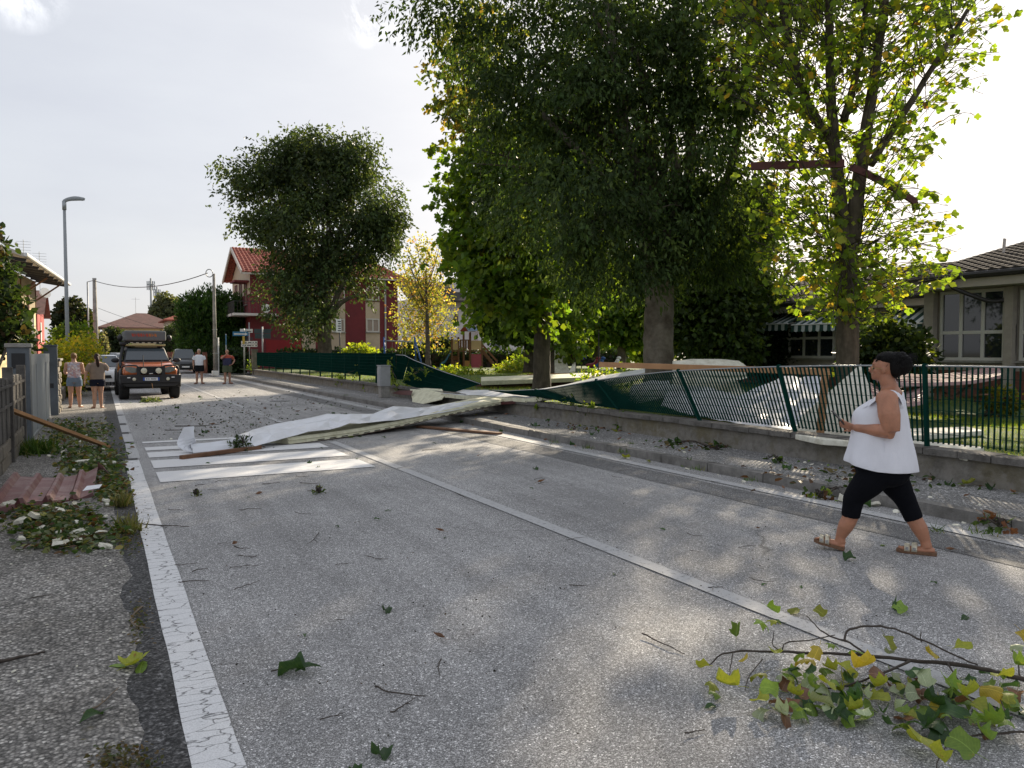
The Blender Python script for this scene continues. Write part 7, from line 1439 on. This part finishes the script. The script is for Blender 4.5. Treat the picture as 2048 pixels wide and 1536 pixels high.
# broken foam pieces
fm = []
for k in range(7):
    rd = random.Random(50 + k); mb = MB(); n = 7; r0 = [(math.cos(2 * PI * i / n + rd.uniform(-.25, .25)) * rd.uniform(.6, 1.), math.sin(2 * PI * i / n + rd.uniform(-.2, .2)) * rd.uniform(.45, .8)) for i in range(n)]
    h_ = rd.uniform(.28, .55); vs = [Vector((x, y, 0)) for x, y in r0] + [Vector((x * rd.uniform(.75, 1.), y * rd.uniform(.75, 1.), h_ * rd.uniform(.7, 1.2))) for x, y in r0]
    mb.add(vs, [tuple(reversed(range(n))), tuple(range(n, 2 * n))] + [(i, (i + 1) % n, n + (i + 1) % n, n + i) for i in range(n)]); fm.append(mb.mesh('foam_chunk', M['foamwhite']))
rd = random.Random(31)
big = [(172, 918, .10, 'large pale foam block on the leaf litter beside the left line'), (165, 932, .12, 'square cut foam block with a flat top beyond the maroon sheet'), (215, 928, .10, 'flat foam strip pointing at the white edge line')]
for i, (u, v, s, lab) in enumerate(big):
    p = P(u, v, .02); mb = MB()
    dx, dy, dz = ((.11, .06, .06), (.15, .055, .085), (.17, .04, .05))[i]; mb.box((0, 0, dz / 2), (dx * 1.3, dy * 2, dz)); o = mb.build('foam_block', M['foamwhite'], None, bevel=.012); o.location = p; o.rotation_euler = (rd.uniform(-.12, .12), rd.uniform(-.1, .1), rd.uniform(-.5, .5)); tag(o, lab, 'foam block')
for i in range(58):
    if i < 24: u, v = rd.uniform(0, 215), rd.uniform(1000, 1095); s = rd.uniform(.03, .085)
    elif i < 40: u, v = rd.uniform(90, 235), rd.uniform(850, 960); s = rd.uniform(.02, .05)
    elif i < 44: u, v = rd.uniform(250, 480), rd.uniform(780, 900); s = rd.uniform(.02, .04)
    else: u, v = rd.uniform(0, 280), rd.uniform(1100, 1400); s = rd.uniform(.008, .016)
    p = P(u, v, .024 + (.05 if i < 40 else 0))
    if p.x < -1.1: continue
    o = inst('foam_chunk', fm[i % 7], p, (rd.uniform(-.5, .5), rd.uniform(-.5, .5), rd.uniform(0, 6.28)), s); tag(o, 'small broken cream foam chunk among the litter on the left pavement', 'foam chunk', 'foam chunks scattered on the left pavement')
for i in range(26):
    y = rd.uniform(3.3, 14.); x = rd.choice((8.62, 8.5, 7.25, 7.15, 7.7)) + rd.uniform(-.12, .12); z = PAVE if x > 7.42 else .0
    o = inst('foam_chunk', fm[i % 7], (x, y, z), (rd.uniform(-.4, .4), rd.uniform(-.4, .4), rd.uniform(0, 6.28)), rd.uniform(.015, .05)); tag(o, 'small white foam chunk along the right kerb and pavement', 'foam chunk', 'foam chunks along the right kerb')
p = P(1693, 1003, 0); o = inst('foam_chunk', fm[2], p, (.1, .1, .4), .14); tag(o, 'large white foam chunk in the gutter behind the walking woman', 'foam chunk')
p = P(1748, 1012, 0); o = inst('foam_chunk', fm[4], p, (.1, .5, 1.4), .10); tag(o, 'upturned white foam chunk between the walking woman\'s knees and kerb', 'foam chunk')
# ------------------------------------------------------------------ fallen branch in the foreground, leaf by leaf
def veinleaf(name, c0, c1, spot, tr=.35):
    m, t, n, l, b = newmat(name); c = n.new('ShaderNodeTexCoord').outputs['Object']; s = n.new('ShaderNodeSeparateXYZ'); l.new(c, s.inputs[0])
    ab = n.new('ShaderNodeMath'); ab.operation = 'ABSOLUTE'; l.new(s.outputs[0], ab.inputs[0])
    v = n.new('ShaderNodeMath'); v.operation = 'MULTIPLY_ADD'; l.new(ab.outputs[0], v.inputs[0]); v.inputs[1].default_value = -.9; l.new(s.outputs[1], v.inputs[2])
    w = n.new('ShaderNodeMath'); w.operation = 'MULTIPLY'; l.new(v.outputs[0], w.inputs[0]); w.inputs[1].default_value = 46.; sn = n.new('ShaderNodeMath'); sn.operation = 'SINE'; l.new(w.outputs[0], sn.inputs[0])
    side = ramp(t, sn.outputs[0], [(.90, 0.), (.99, .22)]); mid = ramp(t, ab.outputs[0], [(.0, .7), (.022, 0.)])
    oi = n.new('ShaderNodeObjectInfo'); nz = noise(t, 5., 4, .6, 'obj'); o = mixc(t, ramp(t, nz, [(.35, 0.), (.65, 1.)]), c0, c1)
    hv = n.new('ShaderNodeHueSaturation'); mr = n.new('ShaderNodeMapRange'); mr.inputs['To Min'].default_value = .65; mr.inputs['To Max'].default_value = 1.3; l.new(oi.outputs['Random'], mr.inputs['Value']); l.new(mr.outputs[0], hv.inputs['Value']); l.new(o, hv.inputs['Color']); o = hv.outputs[0]
    pale = tuple(min(1., x * 1.6 + .03) for x in c1); o = mixc(t, side, o, pale); o = mixc(t, mid, o, pale)
    o = mixc(t, ramp(t, noise(t, 3.2, 4, .7, 'obj'), [(.62, 0.), (.68, .9)]), o, spot); l.new(o, b.inputs['Base Color']); b.inputs['Roughness'].default_value = .5
    tr_ = n.new('ShaderNodeBsdfTranslucent'); l.new(mixc(t, 1., o, (1.5, 1.4, .6), 'MULTIPLY'), tr_.inputs[0]); ms = n.new('ShaderNodeMixShader'); ms.inputs[0].default_value = tr; l.new(b.outputs[0], ms.inputs[1]); l.new(tr_.outputs[0], ms.inputs[2]); l.new(ms.outputs[0], n['Material Output'].inputs[0]); return m
LM = [veinleaf('leaf_fresh_green', (.15, .25, .04), (.21, .32, .05), (.30, .26, .04)), veinleaf('leaf_yellow_green', (.24, .28, .03), (.34, .36, .04), (.30, .15, .03)), veinleaf('leaf_yellow', (.46, .36, .03), (.55, .42, .05), (.20, .07, .02)), veinleaf('leaf_deep_green', (.03, .075, .025), (.05, .11, .03), (.08, .12, .03)), veinleaf('leaf_pale_underside', (.30, .36, .20), (.38, .43, .26), (.25, .27, .12), .2), veinleaf('leaf_brown', (.16, .075, .04), (.24, .12, .06), (.08, .03, .02), .15)]
def leafmesh(m, cx, cy, tw, lobed=True):
    """one leaf, 1 long, curled across (cx), along (cy) and twisted"""
    prof = [(0., .04), (.03, .34), (.16, .50), (.27, .46), (.38, .37), (.50, .35), (.64, .41), (.78, .45), (.89, .26), (.93, .05)] if lobed else [(0, .02), (.15, .16), (.35, .24), (.6, .22), (.82, .12), (1, .01)]
    mb = MB(); g = []
    for y, w in prof:
        row = []
        for k in (-1, -.55, 0, .55, 1):
            x = k * w; yy = y + (.09 * abs(k) if (y > .6 and lobed) else -.05 * abs(k)); z = cx * x * x * 2 + cy * (yy - .4) ** 2 + tw * x * yy; row.append(Vector((x * math.cos(cx * .5), yy, z + .05 * abs(k))))
        g.append(row)
    mb.sheet(g); mb.tube([(0, .02, .01), (.02, -.25, .06), (.06, -.5, .05)], [.014, .012, .012], 4); me = mb.mesh('leaf', m, True); return me
LMESH = [[leafmesh(LM[i], cx, cy, tw) for cx, cy, tw in ((.5, -.4, .3), (-.8, -.5, -.4), (1.4, .3, .2), (.1, -.9, .6))] for i in range(6)]
br = thing('fallen_branch', 'fallen tulip tree branch with green and yellow leaves lying on the road', 'branch', P(1900, 1400)); rd = random.Random(77)
ST = [([(2100, 1372, .06), (2020, 1352, .07), (1960, 1336, .08), (1840, 1322, .09), (1720, 1310, .10), (1600, 1305, .10), (1500, 1302, .10), (1445, 1308, .07), (1418, 1330, .03)], .013, .003),
      ([(1735, 1312, .10), (1700, 1285, .14), (1660, 1272, .16), (1635, 1255, .17), (1613, 1232, .19)], .006, .0025), ([(1690, 1282, .14), (1695, 1262, .17), (1735, 1252, .20), (1790, 1258, .20), (1850, 1283, .17), (1925, 1318, .12), (1955, 1330, .09)], .006, .004),
      ([(1820, 1322, .09), (1770, 1345, .07), (1710, 1366, .05), (1650, 1378, .03), (1600, 1372, .03)], .007, .003), ([(1565, 1304, .10), (1572, 1285, .12), (1620, 1280, .13), (1670, 1270, .15)], .004, .0025),
      ([(1468, 1303, .09), (1462, 1325, .06), (1458, 1352, .03)], .003, .002), ([(1525, 1318, .08), (1500, 1350, .05), (1490, 1380, .03)], .003, .002), ([(1895, 1325, .1), (1912, 1355, .07), (1925, 1368, .05), (1960, 1372, .04)], .005, .003), ([(2100, 1462, .03), (2030, 1464, .04), (1960, 1470, .05), (1905, 1474, .04)], .006, .003), ([(1905, 1474, .04), (1880, 1510, .03), (1872, 1540, .02)], .003, .002), ([(1560, 1300, .1), (1545, 1290, .13), (1548, 1262, .2)], .003, .002),
      ([(2040, 1352, .07), (2035, 1320, .12), (2025, 1300, .16)], .004, .002), ([(1842, 1283, .17), (1842, 1262, .22)], .003, .002), ([(1990, 1375, .05), (2010, 1420, .06), (2022, 1445, .05)], .003, .002)]
stem = MB()
for pts, r0, r1 in ST:
    c = curve([P(u, v, z) for u, v, z in pts], 4, .003, rd); k = len(c) - 1; stem.tube(c, [(r0 + (r1 - r0) * i / k) * (1.18 if i % 5 == 0 else 1) for i in range(k + 1)], 7)
stuff(stem.build('stems', M['twig'], br, True, True))
def putleaf(u, v, z, size, kind, tilt=None, az=None):
    me = LMESH[kind][rd.randrange(4)]; p = P(u, v, z); o = bpy.data.objects.new('leaf', me); COL.objects.link(o); o.parent = br; o.location = p - br.location
    o.rotation_euler = (rd.uniform(-.7, .7) if tilt is None else tilt, rd.uniform(-.6, .6), rd.uniform(0, 6.28) if az is None else az); o.scale = (size, size, size); return o
zx = lambda a: 1348 + a / 2.926
zy = lambda b: 1180 + b / 2.926
EX = [(545, 95, .16, .12, 0), (530, 190, .16, .17, 0), (600, 180, .15, .12, 1), (365, 275, .10, .13, 0), (590, 365, .10, .13, 1), (405, 405, .07, .10, 2), (150, 450, .06, .12, 1), (215, 530, .04, .11, 1), (220, 585, .03, .09, 0), (375, 565, .06, .17, 1), (530, 480, .06, .13, 1), (480, 640, .04, .13, 1), (540, 690, .03, .12, 4), (755, 365, .09, .10, 0), (810, 400, .10, .15, 2), (940, 320, .12, .11, 0), (1040, 365, .10, .10, 0), (1235, 270, .17, .13, 1), (1260, 350, .10, .10, 4), (1510, 370, .12, .13, 2), (1645, 330, .12, .14, 1), (850, 330, .13, .13, 2), (970, 430, .09, .16, 1), (1060, 460, .08, .17, 2), (730, 540, .06, .14, 3), (810, 530, .06, .14, 4), (920, 530, .06, .16, 0), (630, 490, .06, .11, 4), (810, 640, .05, .17, 4), (760, 600, .05, .16, 3), (900, 605, .05, .16, 4), (1010, 690, .04, .18, 0), (1120, 735, .03, .19, 0), (1150, 630, .05, .14, 1), (760, 740, .03, .16, 0), (665, 740, .03, .14, 4), (650, 665, .03, .12, 5), (700, 640, .03, .11, 5), (1250, 780, .03, .12, 3), (1290, 705, .02, .10, 4), (1370, 760, .02, .14, 5), (1265, 545, .05, .17, 5), (1390, 510, .07, .13, 3), (1480, 560, .06, .15, 4), (1545, 640, .05, .13, 2), (1600, 530, .07, .16, 0), (1540, 690, .04, .20, 3), (1630, 650, .05, .20, 3), (1570, 760, .04, .17, 3), (1560, 810, .03, .16, 3), (1750, 660, .06, .20, 1), (1790, 570, .08, .15, 2), (1890, 500, .09, .15, 1), (1930, 590, .06, .17, 0), (1450, 870, .03, .20, 1), (1860, 790, .05, .18, 0), (1760, 950, .04, .18, 0), (1650, 900, .03, .12, 4), (1960, 660, .05, .10, 1), (2000, 440, .12, .15, 0), (2030, 240, .14, .15, 2), (1970, 320, .14, .10, 4), (880, 150, .01, .12, 1), (725, 120, .02, .15, 1), (2010, 590, .05, .13, 5), (1300, 110, .02, .18, 3), (1345, 125, .02, .13, 0), (1580, 1010, .03, .12, 1), (1690, 560, .06, .13, 0), (1180, 570, .05, .12, 1), (1440, 640, .03, .12, 5), (1230, 510, .05, .12, 4), (880, 690, .03, .12, 0), (1060, 580, .05, .13, 3), (1960, 760, .04, .10, 3), (2020, 700, .03, .16, 3)]
for a, b, z, s, k in EX: putleaf(zx(a), zy(b), z + .01, s * .60, k)
for i in range(84):
    putleaf(rd.uniform(1530, 1790) if i % 2 else rd.uniform(1770, 2050), rd.uniform(1340, 1425) if i % 2 else rd.uniform(1340, 1465), rd.uniform(.01, .08), rd.uniform(.05, .09), rd.choice((0, 0, 3, 3, 4, 1, 1, 0, 5, 0)))
# ------------------------------------------------------------------ single leaves and twigs on the road and pavements
SM = [leafmesh(LM[3], .8, -.5, .3, False), leafmesh(LM[0], -.8, -.3, .4, False), leafmesh(LM[5], 1.6, .6, .5, False), leafmesh(LM[3], 1.2, -.9, -.4, True), leafmesh(LM[1], .6, .5, .2, True)]
SMN = ['dark green', 'fresh green', 'curled brown', 'dark lobed', 'yellow green lobed']
def leafobj(p, s, k, lab, grp): return tag(inst('fallen_leaf', SM[k], p, (rd.uniform(-.35, .35), rd.uniform(-.35, .35), rd.uniform(0, 6.28)), s), SMN[k] + ' ' + lab, 'leaf', grp)
for i in range(120):
    if i < 80: y = rd.uniform(14, 30); x = rd.uniform(.6, 7.0)
    else: y = 2.6 + rd.random() ** 1.5 * 11; x = rd.uniform(.7, 6.9)
    k = rd.choice((0, 0, 0, 2, 3, 1)); leafobj((x, y, .012), rd.uniform(.05, .12) * (1.25 if y > 14 else .8), k, 'leaf lying on the open road asphalt', 'leaves scattered on the road')
for i in range(70):
    y = 3.2 + rd.random() ** 1.3 * 16; x = rd.choice((8.68, 8.62, 7.22, 7.28, 7.9)) + rd.uniform(-.12, .10); leafobj((x, y, PAVE + .012 if x > 7.46 else (.125 if x > 7.30 else .012)), rd.uniform(.06, .13), rd.choice((0, 2, 2, 3, 1, 4)), 'leaf on the right pavement or its gutter', 'leaves along the right pavement')
def twig(pts, r, lab='thin dark twig lying on the road', grp='twigs on the road', m='twig', z=.008):
    c = curve([P(u, v, z + rd.uniform(0, .012)) for u, v in pts], 4, .004, rd); k = len(c) - 1; mb = MB().tube(c, [r * (1 - .6 * i / k) for i in range(k + 1)], 5)
    if k > 5 and rd.random() < .7: q = c[k // 2]; d = (c[-1] - c[0]).normalized(); s = Vector((-d.y, d.x, 0)) * rd.choice((-1, 1)); e = (c[-1] - c[0]).length * .22; mb.tube([q, q + (d * .8 + s * .6) * e * .5, q + (d + s * .5) * e], [r * .6, r * .5, r * .3], 4)
    return tag(mb.build('twig', M[m], None, True), lab, 'twig', grp)
for pts, r in (([(275, 1047), (320, 1050), (378, 1053)], .007), ([(750, 1372), (790, 1386), (850, 1392)], .005), ([(782, 1425), (810, 1408), (830, 1395)], .004), ([(882, 1320), (876, 1335), (880, 1352)], .004), ([(638, 1065), (628, 1078), (612, 1090)], .004), ([(500, 1115), (520, 1108)], .003), ([(468, 1178), (500, 1168), (520, 1160)], .003), ([(1285, 1268), (1330, 1288), (1370, 1308)], .005), ([(540, 1342), (575, 1338), (605, 1332)], .004), ([(640, 1440), (670, 1430), (690, 1425)], .003), ([(1000, 832), (1015, 838), (1030, 838)], .006), ([(600, 966), (640, 968)], .005), ([(525, 968), (560, 964)], .005), ([(460, 1135), (490, 1132), (520, 1130)], .003), ([(350, 1130), (395, 1126)], .003), ([(910, 985), (940, 1000)], .004), ([(350, 852), (400, 852), (440, 848)], .012), ([(330, 860), (370, 860)], .010), ([(845, 900), (885, 897)], .006), ([(1370, 1465), (1410, 1458)], .004), ([(670, 1240), (690, 1238)], .003), ([(1380, 1100), (1400, 1104)], .003)):
    twig(pts, r)
for i in range(46):
    u, v = rd.uniform(290, 1500), rd.uniform(800, 1180); l = rd.uniform(15, 42) * (v - 700) / 300; a = rd.uniform(-.5, .5); twig([(u, v), (u + l * .5 * math.cos(a), v + l * .12 * math.sin(a * 3)), (u + l * math.cos(a), v + l * .3 * math.sin(a))], rd.uniform(.002, .005))
for pts, r, m, lab in (([(-20, 1326), (40, 1314), (90, 1304)], .012, 'twig', 'thick dark stick on the left pavement edge'), ([(168, 1426), (205, 1406), (238, 1374)], .005, 'twigpale', 'pale bent stem beside a green leaf on the left pavement'), ([(286, 1212), (264, 1232), (268, 1250), (300, 1256)], .007, 'twigpale', 'pale hooked twig at the broken pavement edge'), ([(60, 1196), (105, 1188)], .004, 'twig', 'thin straight twig on the washed concrete')):
    twig(pts, r, lab, None, m, .026)
for u, v, k in ((205, 1424, 0), (268, 1328, 1), (285, 1322, 1), (250, 1335, 4), (608, 1335, 3), (592, 1340, 0)): leafobj(P(u, v, .03), .13, k, 'leaf dropped near the white edge line', 'leaves near the edge line')
# ------------------------------------------------------------------ litter heaps, weeds, vines and fallen boughs
def litter(name, label, zones, n, pal, size=.07, z0=.03, zh=.05, cat='leaf litter', m='leaf', tpl=OVAL):
    rg = np.random.default_rng(len(label)); pos = []
    for (u0, u1, v0, v1, w) in zones:
        for _ in range(int(n * w)):
            u = rg.triangular(u0, (u0 + u1) / 2, u1); v = rg.triangular(v0, (v0 + v1) / 2, v1); p = P(u, v, z0)
            if p.x > -1.12: pos.append((p.x, p.y, z0 + abs(rg.normal()) * zh * rg.random()))
    pos = np.array(pos); k = len(pos); ax = rg.normal(size=(k, 3)) * np.array([1, 1, .35]); nr = rg.normal(size=(k, 3)) * .6 + np.array([0, 0, 1.])
    o = leaves(name, pos, ax, nr, rg.uniform(.5, 1.3, k) * size, tints(k, pal, rg, .35), tpl, M[m]); return tag(o, label, cat)
LIT = [(4, (.045, .085, .022)), (3, (.07, .12, .03)), (2, (.15, .17, .06)), (1.6, (.13, .07, .035)), (2., (.26, .29, .18)), (.5, (.30, .24, .08))]
litter('leaf_litter', 'shredded leaf litter heaped around the maroon roof sheet', [(-10, 215, 1000, 1075, .45), (20, 270, 1040, 1112, .35), (180, 268, 945, 1010, .20)], 2600, LIT, .065)
litter('leaf_litter', 'shredded leaf litter strewn under the leaning plank', [(75, 235, 835, 895, .45), (95, 265, 880, 950, .35), (120, 250, 915, 960, .2)], 2400, LIT, .085)
litter('leaf_litter', 'fine leaf scraps peppered over the road beyond the zebra crossing', [(260, 640, 790, 880, .6), (400, 900, 760, 830, .4)], 900, [(4, (.03, .04, .02)), (2, (.05, .06, .03)), (1, (.10, .06, .035))], .055, .012, .008)
litter('leaf_litter', 'tiny dark crumbs and seeds speckling the near road', [(300, 1300, 980, 1500, .5), (600, 1900, 950, 1300, .5)], 520, [(4, (.025, .022, .018)), (1, (.08, .05, .03))], .014, .010, .004)
litter('leaf_litter', 'brown and green leaf litter drifted against the low wall foot', [(1480, 2060, 925, 985, .45), (1280, 1560, 878, 905, .3), (1060, 1300, 830, 870, .25)], 420, [(3, (.10, .05, .025)), (3, (.05, .09, .025)), (1, (.16, .12, .05))], .09, PAVE + .012, .03)
litter('leaf_litter', 'moss and leaf crumbs along the broken edge of the left pavement', [(225, 300, 1000, 1120, .4), (255, 305, 1180, 1300, .2), (160, 330, 1480, 1560, .4)], 700, [(3, (.10, .095, .03)), (2, (.14, .10, .045)), (1, (.06, .10, .025))], .022, .024, .008)
def tuft(label, u, v, z, n, h_, sp, pal, grp=None, cat='weed'):
    p = P(u, v, z); rg = np.random.default_rng(int(u * 3 + v)); q = np.array(p) + np.stack([rg.normal(size=n) * sp, rg.normal(size=n) * sp * 1.6, np.zeros(n)], 1); ax = rg.normal(size=(n, 3)) * .6 + np.array([0, 0, 1.]); 
    return tag(leaves('weed_tuft', q, ax, rg.normal(size=(n, 3)), rg.uniform(.4, 1.2, n) * h_, tints(n, pal, rg, .3), BLADE, M['leaf'], None, True, 'stuff', 1.6), label, cat, grp)
GP = [(3, (.05, .11, .02)), (2, (.08, .15, .03)), (1, (.16, .17, .06))]
tuft('thick green grass tuft growing at the foot of the slab wall', 70, 905, .02, 700, .24, .14, GP); tuft('dry grass tuft on the pavement edge by the litter heap', 245, 1010, .02, 160, .16, .04, [(2, (.20, .19, .08)), (1, (.10, .13, .04))]); tuft('dry straw coloured weed at the broken pavement edge', 255, 1060, .02, 200, .15, .05, [(2, (.18, .18, .07)), (1, (.09, .12, .03))])
for i, (u, v) in enumerate(((1175, 897), (1395, 940), (1245, 905), (1110, 885), (1990, 1040), (1960, 1065), (1870, 1062), (1500, 962), (560, 762), (690, 792), (1262, 890))): tuft('small weed tuft sprouting from the right kerb joint', u, v, .10, 34, .085, .035, GP, 'weeds along the right kerb')
def sprigheap(name, label, blobs, ntw, per, sz, pal, seed, tpl=OVAL, m='leaf', base=None, stems=6, cat='branch'):
    b = Vector(base) if base is not None else Vector(blobs[0][0]); t = thing(name, label, cat, b); rdd = random.Random(seed); mb = MB()
    for i in range(stems):
        q = blobs[i % len(blobs)]; c = Vector(q[0]); e = c + Vector((rdd.uniform(-1, 1) * q[1][0], rdd.uniform(-1, 1) * q[1][1], rdd.uniform(0, .8) * q[1][2])); limb_tube(mb, [b, (b + e) / 2 + Vector((0, 0, .05)), e], .014 * max(1, q[1][0]), .004, 5, 3)
    mb.build('stems', M['twig'], t, True, True); crown('foliage', t, blobs, ntw, per, sz, pal, tpl, M[m], .1, sz * (1.6 if sz > .1 else .6), .0, 1.6, seed, .6); return t
def gb(u, v, z, r, h_): p = P(u, v, z); return ((p.x, p.y, z + h_ * .5), (r, r, h_), r * r)
YG = [(3, (.10, .16, .025)), (3, (.16, .22, .035)), (1.4, (.24, .26, .05))]
sprigheap('fallen_bough', 'fallen leafy bough on the lawn before the play tower', [gb(905, 748, LAWN, .8, .18), gb(945, 750, LAWN, .7, .10), gb(878, 748, LAWN, .5, .08)], 240, 5, .16, YG, 61, OVAL, 'leafbright'); sprigheap('fallen_bough', 'fallen bough with upright twigs on the lawn beside the tower steps', [gb(1030, 742, LAWN, .9, .40), gb(1008, 745, LAWN, .6, .2), gb(1040, 740, LAWN, .5, .7)], 330, 5, .17, YG, 62, OVAL, 'leafbright')
sprigheap('leafy_sprig', 'dark leafy sprig resting on the white sheet at the zebra crossing', [gb(488, 896, .05, .11, .16), gb(470, 898, .04, .08, .06)], 44, 5, .075, [(3, (.035, .065, .022)), (1, (.07, .11, .03))], 63, LANCE, 'leaf'); sprigheap('leafy_sprig', 'leafy sprig lying on the road in front of the pickup', [gb(298, 803, .02, .35, .06)], 90, 5, .08, [(3, (.06, .11, .03)), (2, (.14, .18, .05))], 64, LANCE)
sprigheap('leafy_sprig', 'small green sprig on the road below the zebra crossing', [gb(640, 985, .01, .07, .02)], 14, 4, .05, [(3, (.07, .12, .03)), (1, (.15, .20, .06))], 65, LANCE); sprigheap('leafy_sprig', 'tiny green sprig left of the zebra crossing end', [gb(393, 990, .01, .03, .015)], 8, 4, .04, YG, 66, LANCE)
sprigheap('leafy_sprig', 'dark tulip leaf cluster on the pavement by the wall foot', [gb(1560, 925, PAVE, .09, .04), gb(1538, 918, PAVE, .06, .03)], 14, 3, .075, [(3, (.06, .11, .03)), (2, (.15, .22, .04)), (1, (.14, .06, .03))], 67, TULIP); sprigheap('leafy_sprig', 'leafy scraps caught at the kerb behind the woman', [gb(1640, 995, .02, .12, .03), gb(1690, 985, .06, .05, .05)], 13, 3, .065, [(3, (.05, .09, .03)), (2, (.13, .06, .03)), (2, (.20, .26, .04))], 68, TULIP)
sprigheap('leafy_sprig', 'green leaf pair on the pavement below the bent fence', [gb(1435, 900, PAVE, .05, .04), gb(1350, 886, PAVE, .05, .03)], 9, 4, .08, [(1, (.04, .09, .025))], 69, TULIP); sprigheap('leafy_sprig', 'brown and green leaves heaped on the right kerb top', [gb(2000, 1052, PAVE, .10, .015), gb(1975, 1048, PAVE, .06, .015)], 10, 3, .06, [(2, (.14, .06, .03)), (2, (.07, .12, .03))], 70, TULIP)
def vine(label, blobs, n, sz, pal, seed): return sprigheap('creeper', label, blobs, n, 4, sz, pal, seed, OVAL, 'leafbright', None, 4, 'plant')
def vb(u, v, r, h_): p = PX(u, v, FX - .06); return (tuple(p), (.06, r, h_), r * h_)
VG = [(2, (.12, .18, .04)), (2, (.20, .26, .07)), (1, (.06, .11, .025))]
vine('creeper climbing the far fence beside the grey cabinet', [vb(781, 735, .25, .35), vb(786, 765, .3, .2), vb(800, 780, .35, .12)], 60, .09, VG, 71); vine('creeper leaves hanging on the torn fence panel', [vb(830, 748, .4, .18), vb(855, 742, .3, .12), vb(812, 758, .2, .2)], 26, .09, VG, 72); vine('creeper low on the far fence left of the cabinet', [vb(680, 760, .6, .22), vb(712, 745, .2, .3), vb(735, 775, .5, .12)], 60, .10, VG, 73)
vine('bright creeper at the far corner of the fence', [vb(507, 732, .6, .15)], 30, .14, VG, 74); vine('creeper leaves spilling over the coping under the flattened fence', [vb(1075, 806, .3, .10), vb(1140, 808, .12, .22), vb(1180, 818, .3, .08), vb(1245, 845, .08, .15)], 44, .10, [(2, (.06, .11, .025)), (2, (.12, .18, .04))], 75)
sprigheap('leafy_sprig', 'leaves and twigs lying along the top of the stacked panels', [((PD(1190, 752, 27).x, PD(1190, 752, 27).y, .75), (1.0, .6, .18), 1.), ((PD(1235, 748, 24).x, PD(1235, 748, 24).y, .85), (.8, .5, .18), 1.)], 110, 4, .12, YG, 76, OVAL, 'leafbright')
